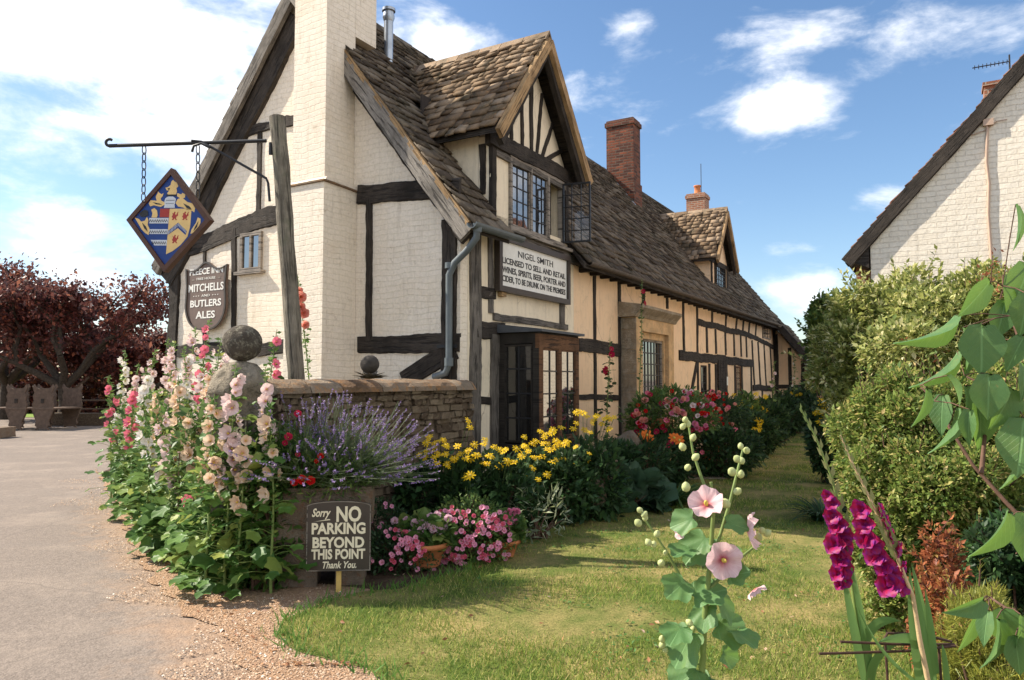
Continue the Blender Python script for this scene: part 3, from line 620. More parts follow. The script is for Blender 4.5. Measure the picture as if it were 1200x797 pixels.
# --- gutters and down pipe
def halfpipe(mb, p0, p1, r, mi=0, n=8, sg=1):
    p0 = Vector(p0); p1 = Vector(p1); t = (p1 - p0).normalized(); s = t.cross(Vector((0, 0, 1))).normalized(); vs = []
    for p in (p0, p1):
        for rr in (r, r - .008):
            for k in range(n + 1):
                a = math.pi * k / n; vs.append(p + s * (math.cos(a) * rr) + Vector((0, 0, -math.sin(a) * rr)))
    m_ = n + 1; fs = []
    for k in range(n):
        fs += [(k, k + 1, 2 * m_ + k + 1, 2 * m_ + k), (m_ + k, 3 * m_ + k, 3 * m_ + k + 1, m_ + k + 1), (k, m_ + k, m_ + k + 1, k + 1), (2 * m_ + k, 2 * m_ + k + 1, 3 * m_ + k + 1, 3 * m_ + k)]
    fs += [(0, 2 * m_, 3 * m_, m_), (n, m_ + n, 3 * m_ + n, 2 * m_ + n)]
    mb.add(vs, fs, sm=False)
gz = 3.77 - SL * OV
g = MB(); halfpipe(g, (-.42, -OV - .05, gz + .0), (D0 + .22, -OV - .05, gz + .01), .07); gu = g.build('gutter', m_pipe, inn)
g = MB(); halfpipe(g, (D1 + .1, -OV - .045, gz + .0), (INN_L - .8, -OV - .045, gz + .04), .06); g.build('gutter', m_gutb, inn)
g = MB(); pts = [(-.30, -OV - .05, gz - .05), (-.30, -OV - .04, gz - .16), (-.27, -.16, gz - .3), (-.25, .02, gz - .42), (-.25, .1, gz - .56), (-.25, .1, 2.2), (-.25, .1, 1.78), (-.26, .14, 1.68), (-.28, .3, 1.63)]
g.tube(pts, .042, 12); g.tube([(-.25, .1, 3.0), (-.25, .1, 2.93)], .052, 12); g.tube([(-.25, .1, 1.86), (-.25, .1, 1.76)], .055, 12); g.tube([(-.30, -OV - .05, gz + .0), (-.30, -OV - .05, gz - .1)], [.06, .05], 12)
g.build('drainpipe', m_pipe, inn)
b = MB(); b.box((-.215, .02, 1.98), (-.185, .3, 2.02)); b.build('pipe_bracket', m_iron, inn)
for x in np.arange(3.2, INN_L, .42): b = MB(); b.box((x, -OV + .02, gz - .1), (x + .07, .0, gz + .02)); b.build('rafter_end', m_dark, inn)
# flue
fx = hit(455, 72, (0, 0, 3.77), (0, -sn, cs)); g = MB(); g.tube([(fx.x, fx.y, fx.z - .1), (fx.x, fx.y, fx.z + .62)], .068, 16); g.tube([(fx.x, fx.y, fx.z + .6), (fx.x, fx.y, fx.z + .66), (fx.x, fx.y, fx.z + .68), (fx.x, fx.y, fx.z + .78)], [.068, .088, .088, .075], 16); g.tube([(fx.x, fx.y, fx.z + .76), (fx.x, fx.y, fx.z + .8)], .1, 16); g.build('flue_pipe', m_steel, inn)
# red brick chimney on the roof
def chimney(x0, x1, y0, y1, z0, z1, mat, name='brick_chimney', pot=None):
    c = MB(); c.box((x0, y0, z0), (x1, y1, z1 - .18)); c.box((x0 - .035, y0 - .035, z1 - .18), (x1 + .035, y1 + .035, z1 - .06)); c.box((x0, y0, z1 - .06), (x1, y1, z1)); c.box((x0 - .03, y0 - .03, z0), (x1 + .03, y1 + .03, z0 + (z1 - z0) * .42))
    o = c.build(name, mat, inn)
    if pot:
        p = MB(); p.lathe([(.13, 0), (.15, .04), (.12, .08), (.11, .28), (.14, .3), (.14, .34), (.1, .34)], ((x0 + x1) / 2, (y0 + y1) / 2, z1), 16); p.build('chimney_pot', m_terra, o)
    return o
cc = chimney(10.85, 11.38, 1.95, 2.72, 5.6, 8.62, m_red)
fl = MB(); fl.prism([(1.8, rz_(1.8) + .03), (1.8, rz_(1.8) + .08), (2.75, rz_(2.75) + .08), (2.75, rz_(2.75) + .03)], 'x', 10.66, 10.815); fl.build('lead_flashing', m_lead, cc)
c2 = chimney(19.0, 19.6, 2.3, 2.98, 6.6, 8.45, m_orange, pot=True); b = MB(); b.tube([(19.3, 2.5, 8.4), (19.3, 2.5, 9.6)], .012, 6); b.build('aerial_rod', m_iron, c2)
# second dormer
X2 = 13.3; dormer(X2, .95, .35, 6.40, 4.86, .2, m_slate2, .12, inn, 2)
b = MB(); wall_x(b, X2 - .95, X2 + .95, 4.05, 4.86, [(X2 - .55, X2 + .55, 4.12, 4.8)], .35, .5); b.prism([(X2 - .95, 4.863), (X2 + .95, 4.863), (X2, 6.15)], 'y', .35, .5)
b.prism([(.5, 4.2), (1.0, 4.8), (.5, 4.86)], 'x', X2 - .95, X2 - .85); b.prism([(.5, 4.2), (1.0, 4.8), (.5, 4.86)], 'x', X2 + .85, X2 + .95); b.build('dormer_wall', m_peach, inn)
w = flatwin(X2 - .55, X2 + .55, 4.12, 4.8, m_dark, 6, 5, yy=.3)
T('timber_rail', (X2 - .95, .35, 4.86), (X2 + .95, .35, 4.86), .12, .03); T('timber_post', (X2 - .85, .35, 4.1), (X2 - .85, .35, 4.8), .14, .03); T('timber_post', (X2 + .85, .35, 4.1), (X2 + .85, .35, 4.8), .14, .03)
# catslide roof and outshut at the far end
CQ = 1.05; cz0 = gz + .06; o_ = slab_rows('catslide_roof', (18.7, -CQ - OV, 3.77 - SL * (CQ + OV) + .06), (1, 0, 0), (0, cs, sn), (0, -sn, cs), 1.9, CQ / cs + .1, m_slate, inn, under=False)
b = MB(); b.prism([(-CQ - OV, 3.77 - SL * (CQ + OV) - .14), (-CQ - OV, 3.77 - SL * (CQ + OV) + .02), (-OV + .05, gz + .1), (-OV + .05, gz - .1)], 'x', 18.72, 20.55); b.build('catslide_boarding', m_dark, inn)
b = MB(); b.beam((18.68, -CQ - OV - .02, 3.77 - SL * (CQ + OV) - .02), (18.68, -OV + .1, gz + .12), .22, .04, (-1, 0, 0), .01); b.build('bargeboard', m_dark, inn)
b = MB(); b.prism([(-.95, 0), (0, 0), (0, 3.3), (-.1, 3.3), (-.95, 2.2)], 'x', 19.2, 20.5); b.build('outshut_wall', m_peach, inn)
for y in (-.92, -.5, -.06): T('timber_post', (19.2, y, 0), (19.2, y, 2.2 + (y + .95) * 1.1), .12, .03, (-1, 0, 0))
T('timber_rail', (19.2, 0, 1.35), (19.2, -.95, 1.35), .14, .035, (-1, 0, 0))
b = MB(); b.prism([(-2.2, 1.5), (-2.2, 1.62), (-.95, 2.55), (-.95, 2.4)], 'x', 19.4, 22.5); b.build('porch_roof', m_slate, inn)
b = MB(); b.prism([(-1.75, 0), (-.96, 0), (-.96, 2.2), (-1.75, 1.7)], 'x', 20.2, 22.3); b.build('porch_wall', m_peach, inn)
# ================================================================== signs
def text_mesh(body, size, off=0.0, ext=.002, shear=0, sx=1, align='CENTER'):
    c = bpy.data.curves.new('lettering', 'FONT'); c.body = body; c.size = size; c.offset = off; c.extrude = ext; c.shear = shear; c.align_x = align; c.align_y = 'CENTER'; c.resolution_u = 3
    o = bpy.data.objects.new('tmp', c); COL.objects.link(o); dg = bpy.context.evaluated_depsgraph_get(); dg.update()
    me = bpy.data.meshes.new_from_object(o.evaluated_get(dg)); bpy.data.objects.remove(o); me.name = 'lettering'; me.materials.clear()
    for v in me.vertices: v.co.x *= sx
    return me
def text(body, par, x, y, z, size, mat, width=None, **k):
    me = text_mesh(body, size, **k)
    if width:
        xs = [v.co.x for v in me.vertices]; f = width / (max(xs) - min(xs)); c = (max(xs) + min(xs)) / 2
        for v in me.vertices: v.co.x = (v.co.x - c) * f
    o = link('lettering', me, mat, par, (x, y, z)); o.rotation_euler = (R(90), 0, 0); return o
# licence board above the bay
lx0, lz0 = fac(578, 341); lx1, _ = fac(662, 355); _, lz1 = fac(578, 274)
W_, H_ = lx1 - lx0, lz1 - lz0
lic = thing('licence_board', 'white licence board lettered in black in a dark brown frame above the bay window', 'sign', wld((lx0 + lx1) / 2, -.05, lz0), TH)
b = MB(); b.box((-W_ / 2, -.05, 0), (W_ / 2, .03, .075)); b.box((-W_ / 2, -.05, H_ - .075), (W_ / 2, .03, H_)); b.box((-W_ / 2, -.05, .076), (-W_ / 2 + .075, .03, H_ - .076)); b.box((W_ / 2 - .075, -.05, .076), (W_ / 2, .03, H_ - .076)); b.build('frame', m_brown, lic)
b = MB(); b.box((-W_ / 2 + .05, -.015, .05), (W_ / 2 - .05, .02, H_ - .05)); b.build('board', m_white, lic)
iw = W_ - .22; ih = H_ - .15
me_t = text('NIGEL SMITH', lic, 0, -.017, H_ - .075 - ih * .2, ih * .2, m_black, width=iw * .55, off=.0005)
ser = MB()   # slab serifs under and over the name's stems
for i, xx in enumerate(np.linspace(-iw * .27, iw * .27, 15)):
    if i in (0, 2, 3, 5, 8, 10, 12, 13, 14): ser.box((xx - .012, -.0198, H_ - .075 - ih * .2 - ih * .072), (xx + .012, -.0155, H_ - .075 - ih * .2 - ih * .064))
ser.build('lettering', m_black, lic)
for i, s_ in enumerate(('LICENSED TO SELL AND RETAIL', 'WINES, SPIRITS, BEER, PORTER AND', 'CIDER, TO BE DRUNK ON THE PREMISES')):
    text(s_, lic, 0, -.017, H_ - .075 - ih * (.43 + .2 * i), ih * .19, m_black, width=iw * .99, off=.0022)
b = MB(); b.box((-W_ / 2 + .1, -.02, -.06), (-W_ / 2 + .22, .045, -.003)); b.build('wooden_block', m_new, lic)

# shield shaped brewery sign on the gable
sy1, sz1 = gab(219, 312, -.24); sy0, sz0 = gab(266, 384, -.24); ym = (sy0 + sy1) / 2; SW = sy1 - sy0; SH = gab(242, 307, -.24)[1] - gab(242, 387, -.24)[1]; zb = gab(242, 387, -.24)[1]
sh = thing('shield_sign', 'brown shield shaped brewery sign with white capitals on the gable end', 'sign', wld(-.24, ym, zb), TH - R(90))
m_shb = simple('sign_brown', (.15, .105, .085), .55, .12, 8, .1, .001)
def shield(w, h, n=12):
    p = [(-w / 2, h * .93)]
    for i in range(1, n): k = i / n; p.append((-w / 2 + w / 2 * k, h * (.93 - .07 * math.sin(math.pi * min(1, k * 1.15)) + .07 * k)))
    p.append((0, h)); left = p[:]
    bot = []
    for i in range(n + 1): a = math.pi / 2 * i / n; bot.append((w * (-.49) * math.cos(a) ** .75 if i < n else 0, h * .38 - h * .38 * math.sin(a)))
    bot = [(-w * .47, h * .65)] + bot
    L_ = [(x, z) for x, z in left]; Rr = [(-x, z) for x, z in left[::-1][1:]]
    out = L_ + Rr + [(-x, z) for x, z in bot] + [(x, z) for x, z in bot[::-1][1:]]
    return out
b = MB(); b.prism(shield(SW, SH), 'y', .02, -.012); b.build('board', m_shb, sh)
b = MB(); o1 = shield(SW, SH); o2 = shield(SW * .93, SH * .955); n_ = len(o1)
vs = [(x, -.012, z) for x, z in o1] + [(x, -.03, z) for x, z in o1] + [(x, -.03, z + SH * .02) for x, z in o2] + [(x, -.012, z + SH * .02) for x, z in o2]
b.add(vs, [(i + a * n_, (i + 1) % n_ + a * n_, (i + 1) % n_ + (a + 1) * n_, i + (a + 1) * n_) for a in range(3) for i in range(n_)]); b.build('rim', m_brown, sh)
for s_, z, sz_, w_ in (('FLEECE INN', .86, .125, .8), ('FREE HOUSE', .755, .05, .45), ('MITCHELLS', .62, .155, .84), ('• • •  AND  • • •', .505, .05, .6), ('BUTLERS', .39, .14, .74), ('ALES', .22, .145, .46)):
    text(s_, sh, 0, -.014, SH * z, SH * sz_, m_white, width=SW * w_, off=.003 if sz_ > .1 else 0)
b = MB()
for sg in (-1, 1): b.prism([(sg * SW * .26, SH * .745), (sg * SW * .36, SH * .77), (sg * SW * .33, SH * .757), (sg * SW * .36, SH * .735)][::sg], 'y', -.0125, -.0145)
b.build('scroll', m_palew, sh)

# no parking sign
np_c = P(396.5, 669, 5.62); SB = .56; SWd = 73.5 / FPX * 5.62
nps = thing('no_parking_sign', 'dark brown arched no parking sign with cream lettering on a short yellow wooden stake', 'sign', (np_c.x, np_c.y, 0), R(4))
z0 = np_c.z; hgt = 80 / FPX * 5.62
def arched(w, h, z0, ar): return [(-w / 2, z0), (w / 2, z0), (w / 2, z0 + h - ar)] + [(w / 2 * math.cos(a), z0 + h - ar + ar * math.sin(a)) for a in np.linspace(.15, math.pi - .15, 14)] + [(-w / 2, z0 + h - ar)]
b = MB(); b.prism(arched(SWd, hgt, z0, .035), 'y', -.008, .012); b.build('board', m_brown, nps)
b = MB(); oo = arched(SWd - .004, hgt - .004, z0 + .002, .035); ii = arched(SWd - .016, hgt - .016, z0 + .008, .033); n_ = len(oo)
b.add([(x, -.0095, z) for x, z in oo] + [(x, -.0095, z) for x, z in ii], [(i, (i + 1) % n_, n_ + (i + 1) % n_, n_ + i) for i in range(n_)]); b.build('painted_border', m_palew, nps)
b = MB(); b.box((-.018, .0125, -.1), (.018, .04, z0 + .3), jit=.001); b.build('stake', simple('yellow_stake', (.6, .4, .12), .7, .15, 10), nps)
for s_, xo, z, sz_, w_, k in (('Sorry', -.13, .83, .085, .14, dict(shear=.35, off=.0022)), ('NO', .075, .80, .155, .185, dict(off=.005)), ('PARKING', .0, .60, .112, .4, dict(off=.004)), ('BEYOND', 0, .4, .108, .385, dict(off=.004)), ('THIS POINT', 0, .235, .1, .4, dict(off=.0035)), ('Thank You.', .01, .085, .07, .25, dict(shear=.3, off=.0015))):
    text(s_, nps, xo, -.0105, z0 + hgt * z - .0, sz_, m_ivory, width=w_ * SWd / .48, **k)
b = MB(); b.add([(-.19, -.011, z0 + hgt * .705), (-.07, -.011, z0 + hgt * .745), (-.06, -.011, z0 + hgt * .73), (-.16, -.011, z0 + hgt * .712)], [(0, 1, 2, 3)]); b.build('flourish', m_ivory, nps)

# half hidden lettered board in the hollyhocks
bp_ = P(266, 600, 5.78); bd = thing('lettered_board', 'tall dark board with cream capitals half hidden behind the peach hollyhocks', 'sign', (bp_.x, bp_.y, 0), R(-6))
b = MB(); b.box((-.08, -.01, .2), (.15, .015, 1.3)); b.build('board', m_brown, bd); b = MB(); b.box((.14, -.018, .2), (.15, -.011, 1.3)); b.box((-.08, -.018, 1.283), (.139, -.011, 1.3)); b.build('painted_border', m_palew, bd)
for s_, z in (('UNG', 1.2), ('S', 1.08), ('E', .9), ('ES', .72)): text(s_, bd, .12, -.013, z, .075, m_ivory, off=.003, align='RIGHT')

# ------------------------------------------------ leaning post with iron arm and the coat of arms
PY = 7.3; pb = P(349, 452, PY); pt = P(325, 137, PY); base = Vector((pb.x + .03, PY, 0))
sp_ = thing('sign_post', 'tall leaning weathered timber post with a black iron arm standing behind the garden wall', 'post', base)
b = MB(); L0 = [Vector((0, 0, -.2)), Vector((pb.x, 0, pb.z)) - Vector((base.x, 0, 0)), Vector((pt.x, 0, pt.z)) - Vector((base.x, 0, 0))]
pts = []
for i in range(16): k = i / 15; q = L0[1].lerp(L0[2], (k - .3) / .7) if k > .3 else L0[0].lerp(L0[1], k / .3); pts.append(q + Vector((mnoise.noise(Vector((k * 4, 0, 0))) * .015, mnoise.noise(Vector((k * 4, 5, 0))) * .02, 0)))
b.tube(pts, [.088 * (1.0 - .12 * i / 15) for i in range(16)], 10, jit=.09); b.build('pole', m_post, sp_)
aL = P(128, 171, PY + .1) - base; aR = P(312, 165, PY) - base
b = MB(); b.tube([aL, aR], .019, 10); hk = [aL + Vector((-.0, 0, .0))] + [aL + Vector((-.035 * math.sin(a), 0, .035 - .035 * math.cos(a))) for a in np.linspace(.2, 3.9, 9)]; b.tube(hk, .015, 8)
b.build('iron_arm', m_iron, sp_)
b = MB(); s0 = P(236, 166, PY + .03) - base; s1 = P(312, 209, PY) - base; s2 = P(316, 236, PY) - base; b.tube([s0 + Vector((-.1, 0, .01)), s0, s1, s1 + Vector((.02, 0, -.05)), s2], .013, 8); b.tube([P(318, 168, PY) - base - Vector((0, .02, 0)), P(318, 182, PY) - base - Vector((0, .02, 0))], .02, 8)
b.tube([P(225, 178, PY) - base, P(227, 171, PY) - base, P(236, 168, PY) - base, P(246, 173, PY) - base], .014, 6); b.build('arm_strut', m_iron, sp_)
# hanging board
sc_ = P(199, 258.5, PY - .02); DH = .535
hs = thing('hanging_inn_sign', 'diamond shaped blue board with a painted coat of arms hanging on two chains', 'sign', sc_, R(-14)); hs.rotation_euler = (0, R(3.0), R(-14))
DX, DZ = .49, .525
b = MB(); rim = [(-DX, 0), (0, -DZ), (DX, 0), (0, DZ)]; ri = [(x * .87, z * .87) for x, z in rim]
b.add([(x, -.035, z) for x, z in rim] + [(x, -.035, z) for x, z in ri] + [(x, .035, z) for x, z in rim] + [(x, .035, z) for x, z in ri], [f for i in range(4) for f in ((i, (i + 1) % 4, 4 + (i + 1) % 4, 4 + i), (8 + i, 12 + i, 12 + (i + 1) % 4, 8 + (i + 1) % 4), (i, 8 + i, 8 + (i + 1) % 4, (i + 1) % 4), (4 + i, 4 + (i + 1) % 4, 12 + (i + 1) % 4, 12 + i))])
b.build('frame', simple('sign_frame', (.075, .032, .018), .5, .2, 12), hs)
m_blue = simple('sign_blue', (.014, .045, .2), .45, .12, 7); m_gold = simple('sign_gold', (.72, .5, .2), .5, .1, 12); m_redp = simple('sign_red', (.35, .04, .03), .5, .1, 9); m_silver = simple('sign_silver', (.55, .58, .62), .45, .12, 14); m_blk = m_black
b = MB(); b.prism([(x * .88, z * .88) for x, z in rim], 'y', -.018, .018); b.build('board', m_blue, hs)
def cp(p): return ((p[0] - 360) / 335 * DX, (421 - p[1]) / 378 * DZ)
def flat(name, polys, mat, y, par=hs):
    b = MB()
    for pl in polys:
        q = [cp(p) for p in pl]; ar = sum(q[i][0] * q[(i + 1) % len(q)][1] - q[(i + 1) % len(q)][0] * q[i][1] for i in range(len(q)))
        if ar < 0: q = q[::-1]
        b.prism(q, 'y', y, -.0175)
    return b.build(name, mat, par)
flat('mantling', [
 [(375, 128), (395, 145), (415, 140), (412, 160), (420, 175), (405, 190), (412, 210), (405, 240), (345, 240), (335, 225), (350, 205), (330, 205), (318, 185), (340, 180), (358, 165), (362, 140)],
 [(205, 275), (255, 280), (245, 250), (262, 212), (275, 225), (290, 232), (305, 225), (300, 245), (285, 262), (290, 278), (318, 290), (322, 308), (290, 325), (262, 318), (235, 312), (205, 320), (192, 300)],
 [(415, 225), (450, 235), (455, 222), (480, 235), (478, 258), (462, 262), (500, 290), (540, 300), (565, 335), (560, 365), (535, 350), (500, 345), (470, 330), (430, 322), (408, 298), (420, 270), (440, 262), (415, 248)],
 [(85, 402), (120, 412), (140, 432), (170, 425), (185, 398), (198, 420), (195, 455), (215, 490), (208, 530), (180, 515), (150, 490), (125, 455)],
 [(215, 345), (240, 332), (262, 350), (270, 385), (265, 402), (222, 402), (228, 370)],
 [(560, 470), (580, 440), (590, 402), (612, 410), (615, 440), (595, 480), (560, 515), (542, 520), (548, 490)]], m_gold, -.0205)
flat('shield_field', [[(364, 338), (537, 338), (535, 470), (520, 540), (470, 600), (410, 645), (360, 668)]], m_gold, -.0205)
flat('shield_stripes', [[(205, 405), (360, 405), (360, 445), (208, 445)], [(210, 487), (360, 487), (360, 522), (216, 522)], [(228, 565), (360, 565), (360, 605), (262, 605)]], m_silver, -.0205)
flat('helmet', [[(325, 262), (345, 250), (385, 250), (408, 266), (405, 290), (400, 310), (405, 332), (318, 332), (322, 305), (318, 285)]], m_silver, -.0225)
zz = []
for (x0, x1, y) in ((208, 356, 425), (214, 356, 505), (240, 356, 585)):
    n = 8
    for i in range(n):
        a = x0 + (x1 - x0) * i / n; c = x0 + (x1 - x0) * (i + .5) / n; d_ = x0 + (x1 - x0) * (i + 1) / n
        zz += [[(a, y + 8), (c, y - 10), (c, y - 5), (a + 1, y + 13)], [(c, y - 10), (d_, y + 8), (d_, y + 13), (c, y - 5)]]
zz += [[(330, 275), (400, 275), (400, 279), (330, 279)], [(330, 300), (395, 300), (395, 303), (330, 303)]]
flat('shield_zigzag', zz, m_black, -.0228)
flat('shield_chief', [[(288, 338), (364, 338), (364, 400), (288, 400)]], m_redp, -.0215)
lion = [(0, 0), (8, -14), (4, -28), (14, -24), (20, -38), (28, -34), (24, -22), (34, -10), (42, -30), (50, -36), (46, -20), (50, -10), (40, -4), (34, 12), (44, 22), (34, 24), (24, 10), (14, 24), (2, 22), (10, 10)]
for x0, y0 in ((385, 397), (468, 397), (400, 565)): flat('shield_beast', [[(x0 + x, y0 + y) for x, y in lion]], m_redp, -.0225)
flat('shield_chevron', [[(364, 500), (440, 440), (512, 500), (505, 528), (440, 478), (364, 528)]], m_blue, -.0225)
tk = []
for i in range(7): k = i / 7; x = 364 + 74 * k + 4; y = 500 - 60 * k; tk.append([(x, y + 2), (x + 4, y - 1), (x + 4, y + 24), (x, y + 26)]); x = 440 + 70 * k + 4; y = 441 + 58 * k; tk.append([(x, y + 2), (x + 4, y + 6), (x + 4, y + 26), (x, y + 24)])
flat('chevron_fringe', tk, m_silver, -.0245)
flat('mantling_shade', [[(120, 372), (160, 345), (190, 352), (195, 385), (165, 398), (135, 395)], [(470, 300), (520, 322), (540, 345), (500, 335)], [(225, 290), (280, 300), (300, 310), (250, 305)], [(335, 190), (355, 188), (348, 203)], [(330, 235), (412, 235), (412, 246), (330, 246)], [(150, 440), (185, 470), (200, 505), (170, 480)], [(575, 470), (598, 430), (590, 470), (565, 500)]], m_black, -.0232)
def chain(p0, p1, par):
    p0, p1 = Vector(p0), Vector(p1); n = max(3, int((p1 - p0).length / .085)); b = MB(); L = (p1 - p0).length / n; t = (p1 - p0).normalized()
    for i in range(n):
        c = p0.lerp(p1, (i + .5) / n); s = Vector((1, 0, 0)) if i % 2 else Vector((.35, .93, 0)); pts = [c + t * (math.sin(a) * L * .62) + s * (math.cos(a) * .02) * (1 if abs(math.sin(a)) < .9 else .6) for a in np.linspace(0, 2 * math.pi, 13)]
        b.tube(pts, .0055, 6, cap=False)
    return b.build('chain', m_iron, par)
inv = (Matrix.Translation(sc_) @ hs.rotation_euler.to_matrix().to_4x4()).inverted()
chain(inv @ P(169, 171, PY + .08), inv @ P(168, 236, PY), hs); chain(inv @ P(232, 170, PY + .03), inv @ P(232, 233, PY), hs)
# ================================================================== garden wall, pier, trough
gw = thing('garden_wall', 'low rubble stone garden wall with mossy orange coping running from the inn corner to the ball topped pier', 'wall', C0, TH)
def rubble(mb, a0, a1, z0, z1, y0, y1, rh=(.07, .14), sw=(.12, .4), ax='x'):
    z = z0
    while z < z1 - .02:
        h = min(random.uniform(*rh), z1 - z); a = a0 - random.random() * .2
        while a < a1:
            w = random.uniform(*sw); p, q = max(a, a0), min(a + w, a1); a += w
            if q - p < .03: continue
            e = random.uniform(-.018, .018); g_ = .006
            if ax == 'x': A0, B0 = (p + g_, y0 + e, z + g_), (q - g_, y1 - e, z + h - g_)
            else: A0, B0 = (y0 + e, p + g_, z + g_), (y1 - e, q - g_, z + h - g_)
            mb.box(A0, B0, jit=.013)
        z += h
ymid = -.0
b = MB(); rubble(b, -3.05, -.02, 0, 1.5, -.1, .28, (.04, .095), (.06, .26)); b.build('stonework', m_rub, gw)
b = MB(); b.box((-3.04, -.06, 0), (-.015, .25, 1.48)); b.build('core', m_rub, gw)
b = MB(); a = -3.1
while a < -.02:
    l = random.uniform(.35, .7); q = min(a + l, -.01); n = 7; vs = []
    for x in np.linspace(a + .006, q - .006, 5):
        for k in range(9):
            th = math.pi * k / 8; rr = 1 + .12 * mnoise.noise(Vector((x * 5, k * .6, 2))); vs.append((x, .09 - math.cos(th) * .235 * rr, 1.48 + math.sin(th) * .125 * rr))
    fs = [(i * 9 + k, i * 9 + k + 1, (i + 1) * 9 + k + 1, (i + 1) * 9 + k) for i in range(4) for k in range(8)] + [tuple(range(9)), tuple(range(36, 45))[::-1]] + [(i * 9 + 8, i * 9, (i + 1) * 9, (i + 1) * 9 + 8) for i in range(4)]
    b.add(vs, fs); a = q
    if q >= -.011: break
b.build('coping', m_cope, gw)
# pier with ball
pc = P(283, 470, 6.05); pr = thing('gate_pier', 'lichen covered stone gate pier topped with a large round stone ball among the hollyhocks', 'pillar', (pc.x, pc.y, 0), R(12))
b = MB(); rubble(b, -.2, .2, 0, 1.5, -.19, .19, (.12, .24), (.2, .4)); b.box((-.19, -.18, 0), (.19, .18, 1.49)); b.build('shaft', m_pier, pr)
b = MB(); b.lathe([(.21, 1.45), (.235, 1.5), (.225, 1.58), (.18, 1.66), (.12, 1.73), (.0, 1.76)], seg=28, jit=.5); b.build('pier_cap', m_pier, pr)
r = .152; b = MB(); b.lathe([(max(.0005, r * math.sin(t)), 1.9 - r * math.cos(t)) for t in np.linspace(0, math.pi, 22)], seg=32, jit=.13); b.build('ball', m_ball, pr)
# small dark ball finial on the wall
q = P(433, 452, 6.95); fb_ = thing('ball_finial', 'small dark cast ball on a leafy stone rosette sitting on the garden wall coping', 'ornament', (q.x, q.y, 1.585))
b = MB(); b.lathe([(max(.0005, .09 * math.sin(t)), .16 - .09 * math.cos(t)) for t in np.linspace(0, math.pi, 14)], seg=22, jit=.03); b.build('ball', m_ball if False else simple('dark_ball', (.05, .042, .035), .85, .4, 14, .8, .006), fb_)
V, F = scat(LEAF, [(0, 0, .02)] * 44, [(math.cos(a), math.sin(a), random.uniform(.05, .7)) for a in np.linspace(0, 19, 44)], rng.uniform(.1, .2, 44), up=[(0, 0, 1)] * 44)
link('leafy_base', npmesh('leafy_base', V, F), m_pier, fb_)
# stone trough on blocks
tp = P(384, 600, 5.95); tr = thing('stone_trough', 'rough brown stone planting trough raised on blocks behind the no parking sign', 'planter', (tp.x, tp.y, 0), R(8))
b = MB(); hw = .36
def rough_box(mb, a, c, n=6, amp=.012):
    # a box with each face diced and pushed about
    x0, y0, z0 = a; x1, y1, z1 = c
    for ax in range(3):
        for sd in (0, 1):
            vs = []; fs = []
            for i in range(n + 1):
                for j in range(n + 1):
                    u, w = i / n, j / n; p = [0, 0, 0]; o1, o2 = [(1, 2), (0, 2), (0, 1)][ax]
                    p[ax] = (a, c)[sd][ax]; p[o1] = a[o1] + (c[o1] - a[o1]) * u; p[o2] = a[o2] + (c[o2] - a[o2]) * w
                    v = Vector(p); d = mnoise.noise_vector(v * 9 + Vector((a[0] * 7, 0, 0))) * amp; vs.append(v + d)
            for i in range(n):
                for j in range(n):
                    f = (i * (n + 1) + j, (i + 1) * (n + 1) + j, (i + 1) * (n + 1) + j + 1, i * (n + 1) + j + 1); fs.append(f if (sd == 1) != (ax == 1) else f[::-1])
            mb.add(vs, fs, sm=True)
rough_box(b, (-hw, -.2, .48), (hw, -.13, .76)); rough_box(b, (-hw, .13, .48), (hw, .2, .76)); rough_box(b, (-hw, -.129, .48), (-hw + .07, .129, .76)); rough_box(b, (hw - .07, -.129, .48), (hw, .129, .76)); b.box((-hw + .05, -.14, .48), (hw - .05, .14, .7)); b.build('basin', m_trough, tr)
b = MB(); rough_box(b, (-.34, -.17, .0), (-.06, .15, .475)); rough_box(b, (.08, -.15, .0), (.3, .16, .475)); rough_box(b, (-.38, -.19, .33), (.0, .17, .478), amp=.01); b.build('support', m_trough, tr)
# rockery stones
for (px, py, Y, s_, lb) in ((695, 545, 9.0, .26, 'big rounded brown rock at the lawn edge below the yellow daisies'), (735, 522, 9.9, .2, 'flat topped rock behind the hosta leaves'), (690, 578, 8.6, .2, 'low dark rock nearest the daisy bed on the lawn edge')):
    p = P(px, py, Y); b = MB(); seg = 14; vs = []; 
    b.lathe([(max(.001, s_ * math.sin(t)), s_ * .8 - s_ * .9 * math.cos(t)) for t in np.linspace(0, math.pi, 10)], seg=seg)
    b.v = [tuple(Vector(v) + mnoise.noise_vector(Vector(v) * 4 + Vector((px, 0, 0))) * s_ * .45) for v in b.v]
    tag(b.build('garden_rock', m_trough, None, (p.x, p.y, max(-.05, p.z - s_ * .8))), lb, 'rock', 'rocks along the flower bed')
# ================================================================== cottage on the right
CO = P(1021, 330, 10.6); CO.z = 0; k_ang = TH
cot = thing('brick_cottage', 'cream painted brick cottage gable with clay tiled roof on the right', 'building', CO, TH)
